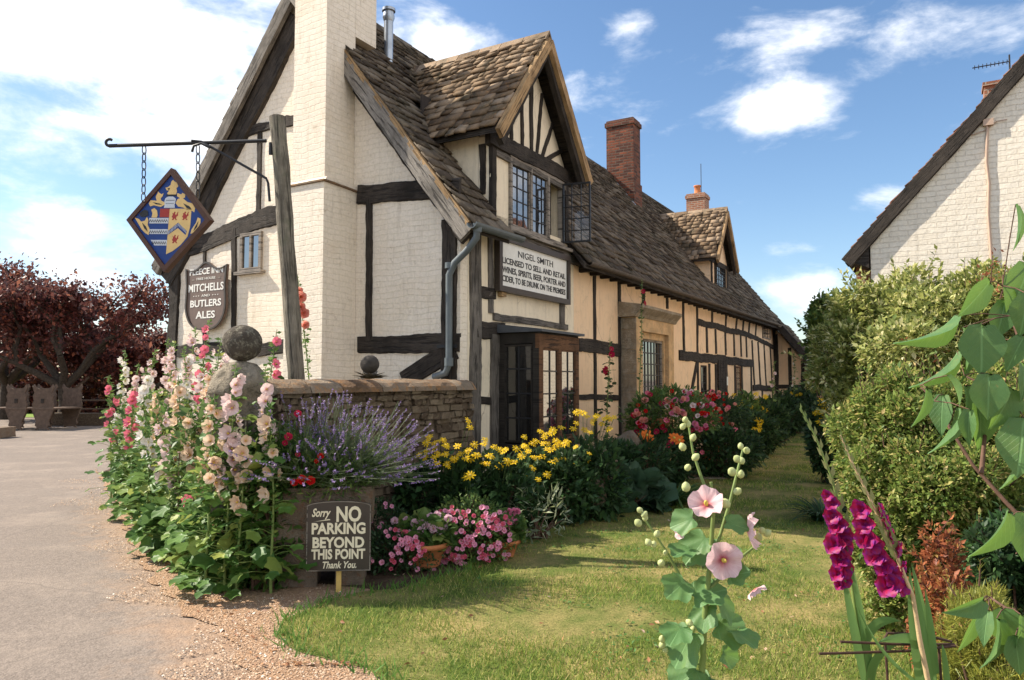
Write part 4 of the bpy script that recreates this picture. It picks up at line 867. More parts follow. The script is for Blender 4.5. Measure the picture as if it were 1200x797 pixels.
# local frame: x = along the cottage, away; y = +v (towards the left); the gable runs along -y
CE, CW_ = 3.72, 5.6; CS = 1.12
b = MB(); b.prism([(0, 0), (-CW_, 0), (-CW_, CE), (-CW_ / 2, CE + CS * CW_ / 2), (0, CE)][::-1], 'x', 0, .22); b.build('gable_wall', m_cot, cot)
b = MB(); b.box((.221, -.22, 0), (9, 0, CE)); b.box((.221, -CW_, 0), (9, -CW_ + .22, CE)); b.build('side_wall', m_cot, cot)
cc_, ss_ = math.cos(math.atan(CS)), math.sin(math.atan(CS)); ov = .3
slab_rows('roof', (-.06, ov, CE - CS * ov + .04), (1, 0, 0), (0, -cc_, ss_), (0, ss_, cc_), 9.2, (CW_ / 2 + ov) / cc_, m_tile, cot, row0=.14, row1=.12, wid=(.14, .2), th=.02, under=False)
slab_rows('roof', (-.06, -CW_ - ov, CE - CS * ov + .04), (1, 0, 0), (0, cc_, ss_), (0, -ss_, cc_), 9.2, (CW_ / 2 + ov) / cc_, m_tile, cot, row0=.2, row1=.2, wid=(.3, .5), th=.02, under=False)
b = MB()
for y0, y1 in ((ov, -CW_ / 2), (-CW_ - ov, -CW_ / 2 - .002)):
    s_ = 1 if y0 > 0 else -1; z0 = CE - CS * ov; z1 = CE + CS * CW_ / 2; b.prism([(y0, z0 - .1), (y1, z1 - .08), (y1, z1 + .03), (y0, z0 + .03)], 'x', -.05, 9.0)
b.build('roof_boarding', m_dark, cot)
b = MB(); b.beam((-.05, ov + .02, CE - CS * ov - .07), (-.05, -CW_ / 2, CE + CS * CW_ / 2 - .05), .19, .025, (-1, 0, 0), .008); b.build('bargeboard', m_dark, cot)
b = MB(); b.prism([(.02, CE - .5), (.2, CE - .42), (.34, CE - .4), (.02, CE - .12)], 'x', -.04, .4); b.build('boxed_eave', m_dark, cot)
b = MB(); b.box((.6, .02, CE - .9), (1.1, .25, CE - .35)); b.build('brick_corner', m_orange, cot)
p = hit(1162, 100, (0, 0, 0), (1, 0, 0)); 
def chit(px, py, x):      # ray against the plane x = const in the cottage frame
    d = ray(px, py); o = CAM - CO; n = UX; k = (x - o.dot(n)) / d.dot(n); q = o + d * k; return (q.dot(UX), q.dot(VX), q.z)
q = chit(1161, 98, 2.2); b = MB(); b.box((2.05, q[1] - .12, q[2] - 1.6), (2.4, q[1] + .1, q[2] - .08)); b.box((2.02, q[1] - .14, q[2] - .08), (2.43, q[1] + .12, q[2] - .02)); b.build('chimney', m_orange, cot)
q = chit(1183, 72, .9); ae = thing('tv_aerial', 'thin television aerial above the cottage roof', 'aerial', CO + UX * q[0] + VX * q[1] + Vector((0, 0, 0)), TH)
b = MB(); b.tube([(0, 0, q[2] - .6), (0, 0, q[2] + .1)], .012, 6); b.build('mast', m_iron, ae)
b = MB(); b.tube([(0, 0, q[2]), (0, .46, q[2])], .008, 6)
for i in range(9): b.tube([(-.07, .03 + i * .05, q[2]), (.07, .03 + i * .05, q[2])], .004, 5)
for i in range(9): b.tube([(0, .03 + i * .05, q[2] - .035), (0, .03 + i * .05, q[2] + .035)], .004, 5)
b.build('boom', m_iron, ae)
b = MB(); pts = [chit(x, y, -.02) for x, y in ((1153, 140), (1157, 150), (1156, 190), (1159, 215), (1158, 250), (1161, 290), (1163, 330))]; b.tube(pts, .018, 7); pts = [chit(x, y, -.02) for x, y in ((1126, 157), (1140, 158), (1156, 152), (1168, 142), (1180, 140))]; b.tube(pts, .007, 6)
a_ = chit(1158, 143, -.03); b.box((a_[0] - .03, a_[1] - .06, a_[2] - .05), (a_[0] + .03, a_[1] + .06, a_[2] + .04)); b.build('cable_pipe', simple('pinkish_pipe', (.5, .36, .27), .6, .1), cot)
q = P(975, 452, 30); b = MB(); gh = thing('far_building', 'distant pale building with a white paned window between the inn and the hedge', 'building', (q.x, 30, 0), R(10))
b.box((-2.2, .1, 0), (2.5, 3, 1.9)); b.prism([(-.2, 1.9), (3.2, 1.9), (1.5, 2.8)], 'x', -2.3, 2.6); b.build('wall', m_plas, gh)
w = flatwin(-.9, .9, .6, 1.75, m_white, 6, 3, gh, yy=.04, lead=.05, fr=.08)
# ================================================================== ground
def sheet(name, poly, z, mat, step=None):
    b = MB(); b.add([(x, y, z) for x, y in poly], [tuple(range(len(poly)))]); o = b.build(name, mat); return tag(o, kind='structure')
def jag(poly, n=8, amp=.06):
    out = []
    for i in range(len(poly)):
        a, c = Vector(poly[i]), Vector(poly[(i + 1) % len(poly)]); L = (c - a).length; m_ = max(1, int(L / .12)) if L < 14 else 1
        for k in range(m_):
            q = a.lerp(c, k / m_); d = Vector((mnoise.noise(Vector((q.x * 3, q.y * 3, 0))), mnoise.noise(Vector((q.x * 3, q.y * 3, 7))))) * amp * (1 if m_ > 1 else 0) + Vector((mnoise.noise(Vector((q.x * 11, q.y * 11, 0))), mnoise.noise(Vector((q.x * 11, q.y * 11, 7))))) * amp * .5 * (1 if m_ > 1 else 0); out.append((q.x + d.x, q.y + d.y))
    return out
def gxy(px, py): g_ = G(px, py); return (g_.x, g_.y)
m = M('tarmac'); v = m.coord(); a = m.noise(v, .5, 5); f = m.noise(v, 60, 8, .75); vo = m.node('ShaderNodeTexVoronoi'); vo.inputs['Scale'].default_value = 75; m.l.new(v, vo.inputs['Vector'])
col = m.mix(m.ramp(vo.outputs['Distance'], [(.15, 0), (.6, 1)]), m.ramp(a, [(.3, (.22, .178, .148)), (.7, (.29, .238, .198))]), (.22, .18, .15)); g5 = m.node('ShaderNodeTexVoronoi'); g5.inputs['Scale'].default_value = 55; m.l.new(v, g5.inputs['Vector'])
col = m.mix(.55, col, m.ramp(g5.outputs['Color'], [(.1, .45), (.9, 1.0)]), 'MULTIPLY'); col = m.mix(m.ramp(m.noise(v, 1.1, 6, .7), [(.48, 0), (.7, .5)]), col, (.34, .275, .22)); col = m.mix(m.ramp(m.noise(v, .9, 7, .75), [(.55, 0), (.62, .35)]), col, (.2, .17, .145)); vc = m.node('ShaderNodeTexVoronoi'); vc.feature = 'DISTANCE_TO_EDGE'; vc.inputs['Scale'].default_value = .35; vw = m.node('ShaderNodeMix'); vw.data_type = 'VECTOR'; vw.inputs[0].default_value = .2; nq = m.node('ShaderNodeTexNoise'); nq.inputs['Scale'].default_value = 2.5; nq.inputs['Detail'].default_value = 8; m.l.new(v, nq.inputs['Vector']); m.l.new(v, vw.inputs[4]); m.l.new(nq.outputs['Color'], vw.inputs[5]); m.l.new(vw.outputs[1], vc.inputs['Vector']); col = m.mix(m.ramp(vc.outputs['Distance'], [(0, .5), (.004, 0)]), col, (.12, .1, .085))
g0, g1 = G(105, 548), G(285, 800); e_ = (g1 - g0).normalized(); nn_ = Vector((e_.y, -e_.x, 0)); nn_ = -nn_ if nn_.x < 0 else nn_
sp_x = m.node('ShaderNodeSeparateXYZ'); m.l.new(v, sp_x.inputs[0]); dd_ = m.math('ADD', m.math('ADD', m.math('MULTIPLY', sp_x.outputs[0], nn_.x), m.math('MULTIPLY', sp_x.outputs[1], nn_.y)), -g0.dot(nn_)); dd_ = m.math('ADD', dd_, m.math('MULTIPLY', m.math('SUBTRACT', m.noise(v, 3, 8, .75), .5), 1.6))
near_ = m.ramp(m.math('MULTIPLY', sp_x.outputs[1], .05), [(.42, 1), (.52, 0)])
col = m.mix(m.math('MULTIPLY', near_, m.ramp(m.math('ADD', m.math('MULTIPLY', dd_, .7), .5), [(.15, 0), (.75, .95)])), col, m.mix(.5, m.ramp(m.noise(v, 2, 6, .7), [(.3, (.36, .22, .13)), (.6, (.46, .3, .19)), (.8, (.52, .38, .26))]), m.ramp(g5.outputs['Color'], [(0, .35), (1, 1)]), 'MULTIPLY'))
m_tar = m.fin(col, .9, m.bump(m.math('ADD', f, vo.outputs['Distance']), .5, .006), .2)
m = M('gravel'); v = m.coord(); vo = m.node('ShaderNodeTexVoronoi'); vo.inputs['Scale'].default_value = 70; m.l.new(v, vo.inputs['Vector'])
col = m.mix(.6, m.ramp(m.noise(v, 2, 6, .7), [(.3, (.36, .22, .13)), (.6, (.46, .3, .19)), (.8, (.52, .38, .26))]), m.ramp(vo.outputs['Color'], [(.0, .35), (1, 1)]), 'MULTIPLY'); m_grav = m.fin(col, .93, m.bump(vo.outputs['Distance'], .9, .012), .15)
m = M('lawn_turf'); v = m.coord(); col = m.mix(m.ramp(m.noise(v, 1.4, 7, .65), [(.4, 0), (.62, 1)]), (.1, .14, .03), (.35, .27, .11)); col = m.mix(m.ramp(m.noise(v, 45, 6, .7), [(.4, 0), (.7, .6)]), col, (.05, .07, .015)); m_turf = m.fin(col, .95, m.bump(m.noise(v, 70, 5), .8, .02), .1)
m = M('soil_mat'); v = m.coord(); m_soil = m.fin(m.ramp(m.noise(v, 6, 8, .7), [(.3, (.05, .033, .022)), (.7, (.12, .085, .06))]), .95, m.bump(m.noise(v, 25, 6), .9, .04), .1)
sheet('ground', [(-900, -40), (900, -40), (900, 1500), (-900, 1500)], -.012, m_tar)
LAWN = [gxy(*p) for p in ((452, 800), (400, 777), (348, 766), (326, 745), (338, 722), (380, 704), (425, 694), (470, 690), (540, 668), (600, 632), (640, 606), (700, 588), (760, 575), (810, 560), (860, 540), (900, 515), (925, 497))] + [(14, 34), (17, 34)]
LAWN += [gxy(*p) for p in ((950, 497), (957, 530), (975, 570), (1000, 620), (1040, 680), (1090, 800))] + [(2.6, 1.0), (-.4, 1.0), (-.75, 3.2)]
sheet('soil', jag([gxy(135, 545), (-3.5, 12), (-1.5, 9.2)] + [tuple(wld(x, .4)[:2]) for x in (0, 20)] + [tuple(wld(23, -2.2)[:2])] + LAWN[16:5:-1] + [gxy(*p) for p in ((440, 705), (370, 715), (300, 700), (205, 668), (150, 600), (118, 555))], amp=.05), -.004, m_soil)
sheet('soil', jag([gxy(*p) for p in ((945, 500), (950, 530), (968, 570), (992, 620), (1030, 680), (1080, 800))] + [(2.3, -4), (12, -4), (16, 34), (14, 36)], amp=.05), -.0035, m_soil)
sheet('gravel', jag([gxy(112, 548), gxy(155, 640), gxy(196, 700), gxy(250, 740), gxy(300, 800), (-1.7, 2.6), (.2, 2.6), gxy(460, 760), gxy(440, 690), gxy(345, 680), gxy(300, 690), gxy(205, 660), gxy(150, 585)], amp=.12), -.001, m_grav)
sheet('lawn', jag(LAWN, amp=.07), .004, m_turf)
gr = thing('x', None, None); bpy.data.objects.remove(gr)
far = sheet('far_lawn', jag([gxy(90, 490), gxy(135, 493), (-20, 60), (-200, 80), (-200, 33), gxy(60, 489)], amp=.1), .0, simple('far_grass', (.16, .24, .035), .95, .2, 3))
# grass blades, mown short
def inpoly(X, Y, poly):
    c = np.zeros(len(X), bool); n = len(poly)
    for i in range(n):
        x0, y0 = poly[i]; x1, y1 = poly[i - 1]; t = ((y0 > Y) != (y1 > Y)) & (X < (x1 - x0) * (Y - y0) / (y1 - y0 + 1e-12) + x0); c ^= t
    return c
def blades(n, ylo, yhi, poly, h, w, xr):
    Y = ylo * (yhi / ylo) ** rng.random(n); X = rng.uniform(-1, 1, n) * xr * Y + .12 * Y; k = inpoly(X, Y, poly); X, Y = X[k], Y[k]
    nz = A([mnoise.noise(Vector((x * 1.3, y * 1.3, 0))) for x, y in zip(X, Y)]); k = rng.random(len(X)) < (.75 + nz * 1.3); X, Y, nz = X[k], Y[k], nz[k]
    N = len(X); d = np.c_[rng.normal(0, .55, N), rng.normal(0, .55, N), np.ones(N)]; hh = h * rng.uniform(.5, 1.3, N) * (1 + .5 * nz)
    T_ = (A([(-w, 0, 0), (w, 0, 0), (0, 1, .15)]), A([(0, 1, 2)])); return scat(T_, np.c_[X, Y, np.full(N, .002)], d, hh)
LJ = jag(LAWN, amp=.07)
V, F = cat_([blades(230000, 3.6, 10.5, LJ, .036, .06, .8), blades(90000, 9, 26, LJ, .05, .09, .5)])
m_gr = leafm('grass_blades', (.075, .17, .02), (.27, .33, .055), (.6, .48, .2), .3, .6, .2)
tag(link('grass', npmesh('grass', V, F), m_gr), 'short sunlit lawn grass, patchy yellow green with thin places', 'grass', kind='stuff')
ED = []
for i in range(len(LJ)):
    x, y = LJ[i]
    if y < 9 and x < 2.5 and y > 3.5:
        for _ in range(26): ED.append((x + random.gauss(.03, .06), y + random.gauss(.0, .06), 0))
ED = A(ED); N = len(ED); V, F = scat(NEED, ED, np.c_[rng.normal(0, .5, N), rng.normal(0, .5, N), np.ones(N)], rng.uniform(.04, .11, N))
tag(link('grass_edge', npmesh('grass_edge', V, F), leafm('edge_grass', (.06, .16, .02), (.14, .28, .04), None, .3)), 'longer bright green grass tufts along the lawn edge', 'grass', kind='stuff')
cx_, cy_ = [], []
for _ in range(70):
    a0, b0 = random.uniform(-1.2, 3.2), random.uniform(3.8, 9)
    for _k in range(random.randint(10, 45)): cx_.append(a0 + random.gauss(0, .12)); cy_.append(b0 + random.gauss(0, .12))
cx_, cy_ = A(cx_), A(cy_); k = inpoly(cx_, cy_, LJ); cx_, cy_ = cx_[k], cy_[k]; N = len(cx_)
V, F = scat(LEAF, np.c_[cx_, cy_, np.full(N, .02)], np.c_[rng.normal(size=N), rng.normal(size=N), rng.normal(.1, .2, N)], rng.uniform(.015, .04, N), up=np.tile([0, 0, 1.], (N, 1)), roll=.3)
tag(link('clover', npmesh('clover', V, F), leafm('clover_leaf', (.04, .11, .02), (.09, .2, .04), None, .2)), 'small patches of clover and weeds in the lawn', 'clover', kind='stuff')
# pebbles and fallen leaves on the verge
OCT = (A([(0, -.5, 0), (.5, 0, 0), (0, .5, 0), (-.5, 0, 0), (0, 0, .35), (0, 0, -.2)]), A([(0, 1, 4), (1, 2, 4), (2, 3, 4), (3, 0, 4)]))
GP = jag([gxy(112, 548), gxy(155, 640), gxy(196, 700), gxy(250, 740), gxy(300, 800), (-1.7, 2.6), (.2, 2.6), gxy(460, 760), gxy(440, 690), gxy(345, 680), gxy(300, 690), gxy(205, 660), gxy(150, 585)], amp=.3)
GP = jag([gxy(85, 545), gxy(120, 640), gxy(150, 700), gxy(190, 740), gxy(230, 800), (-2.0, 2.6), (.2, 2.6), gxy(470, 780), gxy(440, 690), gxy(345, 680), gxy(300, 690), gxy(205, 660), gxy(150, 585)], amp=.6)
N = 80000; Y = 3.4 * (12 / 3.4) ** rng.random(N); X = rng.uniform(-.75, .0, N) * Y; k = inpoly(X, Y, GP) & ~inpoly(X, Y, LJ); X, Y = X[k], Y[k]; N = len(X)
V, F = scat(OCT, np.c_[X, Y, np.full(N, .002)], np.c_[rng.normal(size=N), rng.normal(size=N), rng.normal(0, .1, N)], np.exp(rng.normal(math.log(.009), .35, N)), up=np.tile([0, 0, 1.], (N, 1)), roll=.2)
m = M('pebbles'); g_ = m.node('ShaderNodeNewGeometry'); m_peb = m.fin(m.ramp(g_.outputs['Random Per Island'], [(0, (.22, .13, .08)), (.5, (.42, .28, .18)), (.92, (.55, .42, .3)), (1, (.75, .7, .62))]), .9)
tag(link('loose_gravel', npmesh('loose_gravel', V, F), m_peb), 'loose reddish brown pebbles along the edge of the drive', 'gravel', kind='stuff')
pts = []
for _ in range(150):
    g_ = G(random.uniform(380, 980), random.uniform(600, 790)); pts.append((g_.x, g_.y, .02))
for _ in range(420):
    px = random.choice((random.gauss(225, 35), random.gauss(190, 25), random.uniform(180, 420))); py = 560 + (px - 120) * .95 + random.gauss(15, 22)
    g_ = G(px, min(py, 780)); pts.append((g_.x, g_.y, .012))
N = len(pts); V, F = scat(LEAF, pts, np.c_[rng.normal(size=N), rng.normal(size=N), rng.normal(0, .2, N)], rng.uniform(.015, .05, N), up=np.tile([0, 0, 1.], (N, 1)), roll=.4)
tag(link('leaf_litter', npmesh('leaf_litter', V, F), leafm('dry_leaves', (.2, .07, .03), (.42, .22, .1), (.7, .5, .4), .1)), 'dry fallen leaves and petals under the hollyhocks', 'leaf litter', kind='stuff')
pv = G(840, 559); b = MB(); b.box((-.25, -.3, 0), (.35, .1, .02), jit=.01); tag(b.build('stepping_slab', m_hamg, None, (pv.x - .3, pv.y, .004)), 'pale flat stepping slab in the shaded lawn', 'slab')
# ================================================================== planting
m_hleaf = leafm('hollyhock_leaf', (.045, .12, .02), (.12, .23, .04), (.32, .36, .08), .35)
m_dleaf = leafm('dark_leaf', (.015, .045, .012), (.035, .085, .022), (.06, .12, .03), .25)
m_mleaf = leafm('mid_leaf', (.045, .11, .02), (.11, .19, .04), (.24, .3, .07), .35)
m_sage = leafm('lavender_leaf', (.09, .13, .06), (.17, .22, .1), None, .2)
m_bud = simple('green_bud', (.3, .36, .14), .6, .15, 40, .2, .001)
m_yc = simple('flower_eye', (.6, .45, .08), .7, .2, 60, .6, .002)
m_dc = simple('brown_eye', (.12, .06, .015), .8, .2, 60, .6, .002)
PET = {'blush': petalm('blush_petal', (.4, .1, .12), (.88, .7, .67), .045), 'white': petalm('white_petal', (.6, .6, .3), (.88, .82, .78), .04),
       'peach': petalm('peach_petal', (.7, .3, .14), (.9, .7, .52), .05), 'pink': petalm('pink_petal', (.5, .02, .1), (.85, .22, .3), .04),
       'crimson': petalm('crimson_petal', (.12, .005, .02), (.45, .015, .06), .04), 'red': petalm('red_petal', (.4, .01, .01), (.75, .02, .02), .03),
       'yellow': petalm('yellow_petal', (.75, .4, .01), (.9, .62, .015), .05), 'orange': petalm('orange_petal', (.6, .15, .01), (.85, .2, .03), .05),
       'rose': petalm('rose_petal', (.55, .06, .2), (.8, .28, .42), .03), 'pinkwhite': petalm('pink_white_petal', (.6, .1, .25), (.86, .62, .7), .018),
       'salmon': petalm('salmon_petal', (.8, .25, .15), (.9, .45, .36), .04)}
def bloom(col, r=.05, ruff=.16, cup=.5, seed=0, double=False):
    """an open mallow flower: five overlapping ruffled petals round a stamen column; faces +z"""
    rg = random.Random(seed); b = MB(); layers = 3 if double else 1
    for ly in range(layers):
        sc = 1 - .27 * ly; seg = 30; rings = 5; vs = [(0, 0, .0)]
        for i in range(1, rings + 1):
            k = i / rings
            for j in range(seg):
                a = 2 * math.pi * j / seg + ly * .6; lob = 1 - .1 * abs(math.cos(2.5 * a)) ** 6 * k; rr = r * sc * k * lob
                z = cup * r * k ** 1.3 * (1 + ly * .5) + ruff * r * k ** 3 * math.sin(a * 9 + seed + ly) * (.6 + .4 * rg.random()) + .12 * r * k * math.sin(5 * a)
                vs.append((rr * math.cos(a), rr * math.sin(a), z))
        fs = [(0, 1 + j, 1 + (j + 1) % seg) for j in range(seg)] + [(1 + i * seg + j, 1 + (i + 1) * seg + j, 1 + (i + 1) * seg + (j + 1) % seg, 1 + i * seg + (j + 1) % seg) for i in range(rings - 1) for j in range(seg)]
        b.add(vs, fs, sm=True)
    b.lathe([(r * .1, 0), (r * .13, r * .2), (r * .09, r * .38), (.0005, r * .42)], seg=8, mi=1)
    me = b.mesh('bloom'); me.materials.append(PET[col]); me.materials.append(m_yc); return me
def daisy(col, r=.04, n=9, eye=m_yc, droop=.1, w=.2):
    b = MB()
    for i in range(n):
        a = 2 * math.pi * i / n + random.uniform(-.1, .1); c, s_ = math.cos(a), math.sin(a); rr = r * random.uniform(.85, 1.1); dz = random.uniform(-.1, .2) * r
        pts = [(.15, -.4), (.55, -1), (.85, -.8), (1, 0), (.85, .8), (.55, 1), (.15, .4)]
        vs = [(rr * (p * c - q * w * s_), rr * (p * s_ + q * w * c), dz * p - droop * r * p * p + abs(q) * .05 * r) for p, q in pts] + [(rr * .5 * c, rr * .5 * s_, dz * .5)]
        b.add(vs, [(7, k, (k + 1) % 7) for k in range(7)])
    b.lathe([(r * .24, -.01 * r), (r * .22, r * .12), (r * .12, r * .2), (.0003, r * .22)], seg=10, mi=1)
    me = b.mesh('daisy'); me.materials.append(PET[col]); me.materials.append(eye); return me
BL_M = {k: [bloom(k, .05 + .006 * i, seed=i * 7 + 1, double=(k in ('salmon', 'rose')), ruff=.24, cup=.42 + .2 * i) for i in range(3)] for k in ('blush', 'white', 'peach', 'pink', 'crimson', 'salmon', 'rose')}
BL_M['red'] = [bloom('red', .04, seed=3, double=True)]
def put(me, name, par, p, d, s_=1):
    o = link(name, me, None, par, p); o.rotation_euler = Vector(d).to_track_quat('Z', 'Y').to_euler(); o.scale = (s_,) * 3; return o
TOCAM = lambda p: (Vector((0, 0, 1.5)) - Vector(p)).normalized()
def hollyhock(p, top, lean, col, nf, label, leaves=46, lsz=.15, f0=.5, group=None, blm=1.0, mleaf=None, face=None, name='hollyhock'):
    p = Vector(p); h = top; root = thing(name, label, 'hollyhock' if name == 'hollyhock' else 'flower', p, 0, group)
    def sp(k): return Vector((lean[0] * k * k * h, lean[1] * k * k * h, h * k)) + Vector((math.sin(k * 7 + p.x) * .012, math.cos(k * 6 + p.x * 3) * .012, 0))
    b = MB(); b.tube([sp(k) for k in np.linspace(0, 1, 14)], [.013 * (1 - .75 * k) for k in np.linspace(0, 1, 14)], 7)
    pos = []; dr = []; sc = []; up = []; pet = b
    for i in range(leaves):
        k = random.random() ** 1.15 * .82 + .03; a = random.uniform(0, 2 * math.pi); c = sp(k); L = random.uniform(.05, .26) * (1.15 - k); o = Vector((math.cos(a), math.sin(a), random.uniform(.0, .5))); q = c + o * L
        pet.tube([c, c + o * L * .6 + Vector((0, 0, .01)), q], .0028, 4, cap=False); pos.append(q); dr.append((o.x, o.y, random.uniform(-.9, .0))); sc.append(lsz * random.uniform(.45, 1.15) * (1.12 - .75 * k)); up.append((o.x * .5, o.y * .5, 1))
    V, F = scat(LOBED, pos, dr, sc, up=up, roll=.35); ml = mleaf or m_hleaf
    pet.build('stem', m_stem, root); fol_ = (V, F)
    # calyxes and buds up the spike
    bb = MB()
    for i in range(int(16 + h * 6)):
        k = .55 + .45 * (i / (16 + h * 6)) ** .9; a = i * 2.4; c = sp(min(k, 1)); o = Vector((math.cos(a), math.sin(a), .5)); r = .012 * (1.45 - k); q = c + o * (.03 * (1.3 - k) + .006)
        bb.lathe([(.0005, -r * 1.3), (r, -.3 * r), (r * .9, r * .5), (.0005, r * 1.5)], tuple(q), 6)
    bb.build('buds', m_bud, root)
    V, F = scat(LEAF, *(lambda K: ([sp(k) for k in K], rng.normal(size=(len(K), 3)) * A([1, 1, .3]) + A([0, 0, .25]), rng.uniform(.03, .075, len(K))))(list(rng.uniform(.3, .99, 120)))); link('foliage', npmesh('foliage', *cat_([fol_, (V, F)])), ml, root)
    for i in range(nf):
        k = f0 + (.95 - f0) * ((i + random.uniform(0, .8)) / max(1, nf)) ** 1.1; c = sp(k); wv = p + c; tcam = TOCAM(wv) if face is None else Vector(face); a = random.uniform(-1.3, 1.3)
        d = Vector((tcam.x * math.cos(a) - tcam.y * math.sin(a), tcam.x * math.sin(a) + tcam.y * math.cos(a), random.uniform(-.1, .35))).normalized()
        put(random.choice(BL_M[col]), 'flower', root, c + d * .035, d, blm * random.uniform(.7, 1.15) * (1.1 - .35 * k))
    return root
def gp3(px, Y): q = P(px, 500, Y); return Vector((q.x, Y, 0))
HH = [ # px of base, Y, px of top, py of top, colour, flowers, place
 (140, 10.2, 148, 410, 'white', 7, 'tall hollyhock with white blooms at the far left end of the clump'),
 (132, 9.6, 124, 440, 'pink', 4, 'slim hollyhock with rose pink blooms at the extreme left edge of the clump'),
 (165, 9.4, 178, 408, 'blush', 8, 'hollyhock with pale blush blooms second from the left of the clump'),
 (158, 8.5, 150, 452, 'pink', 6, 'shorter deep pink hollyhock at the drive edge of the clump'),
 (190, 8.9, 205, 400, 'blush', 9, 'hollyhock with large white and pink blooms below the shield sign'),
 (185, 7.9, 183, 455, 'peach', 8, 'peach double hollyhock left of the middle of the clump'),
 (208, 8.6, 225, 382, 'blush', 8, 'tallest blush hollyhock rising in front of the shield sign'),
 (222, 8.2, 243, 372, 'pink', 6, 'slender pink hollyhock reaching over the shield sign'),
 (178, 7.4, 170, 500, 'white', 5, 'low white hollyhock over the gravel on the left'),
 (210, 7.3, 212, 440, 'peach', 8, 'peach hollyhock in the middle of the clump beside the blush ones'),
 (228, 7.6, 238, 430, 'blush', 8, 'blush hollyhock just left of the gate pier'),
 (205, 6.8, 200, 520, 'blush', 5, 'low blush hollyhock above the gravel verge'),
 (238, 6.7, 250, 432, 'peach', 9, 'peach hollyhock with large double blooms against the gate pier'),
 (262, 6.3, 262, 505, 'peach', 6, 'short peach hollyhock in front of the lettered board'),
 (232, 6.3, 226, 560, 'pink', 3, 'lowest pink hollyhock leaning over the gravel'),
 (255, 5.85, 248, 600, 'salmon', 3, 'leafy hollyhock with two salmon blooms at the corner of the bed'),
 (292, 5.75, 290, 560, 'peach', 2, 'leafy hollyhock with broad leaves at the foot of the gate pier'),
 (322, 5.6, 316, 470, 'peach', 3, 'peach hollyhock between the pier and the stone trough'),
 (305, 6.9, 322, 385, 'pink', 4, 'thin pink hollyhock showing against the leaning post'),
 (262, 6.9, 268, 440, 'blush', 7, 'blush hollyhock directly behind the lettered board'),
 (282, 5.6, 290, 500, 'peach', 4, 'peach hollyhock standing right in front of the gate pier'),
 (268, 5.62, 274, 425, 'blush', 7, 'pale tall hollyhock directly before the face of the gate pier'),
 (318, 5.75, 312, 430, 'blush', 4, 'pale slim hollyhock on the trough side of the gate pier'),
 (246, 5.6, 250, 462, 'peach', 6, 'peach hollyhock half covering the lettered board'),
 (300, 6.0, 305, 452, 'pink', 3, 'thin pink hollyhock at the right edge of the gate pier'),
 (248, 6.0, 240, 520, 'peach', 6, 'apricot hollyhock at the front corner of the drive bed'),
 (195, 9.6, 192, 395, 'blush', 8, 'tall pale hollyhock at the back of the clump below the hanging sign'),
 (172, 8.2, 165, 430, 'white', 7, 'white hollyhock left of the double peach one'),
 (218, 8.0, 218, 405, 'white', 7, 'large white hollyhock in the middle back of the clump'),
 (200, 7.0, 190, 478, 'blush', 7, 'blush hollyhock hanging over the gravel in the middle of the clump'),
 (240, 7.4, 258, 395, 'blush', 6, 'blush hollyhock touching the shield sign from below'),
 (150, 10.0, 160, 425, 'blush', 7, 'blush hollyhock in the back row near the far left end'),
 (228, 6.5, 220, 480, 'peach', 6, 'peach hollyhock leaning left over the gravel in front of the lettered board'),
]
for i, (px, Y, tx, ty, c, nf, lb) in enumerate(HH):
    p = gp3(px, Y); top = P(tx, ty, Y); h = top.z; ln = ((top.x - p.x) / h, random.uniform(-.03, .05))
    hollyhock(p, h, ln, c, int(nf * 2.1), lb, leaves=int(52 if h > 1.2 else 62), lsz=.15 if Y < 7 else .135, f0=.5 if h > 1.2 else .6, group='hollyhocks in the bed by the drive', blm=1.2)
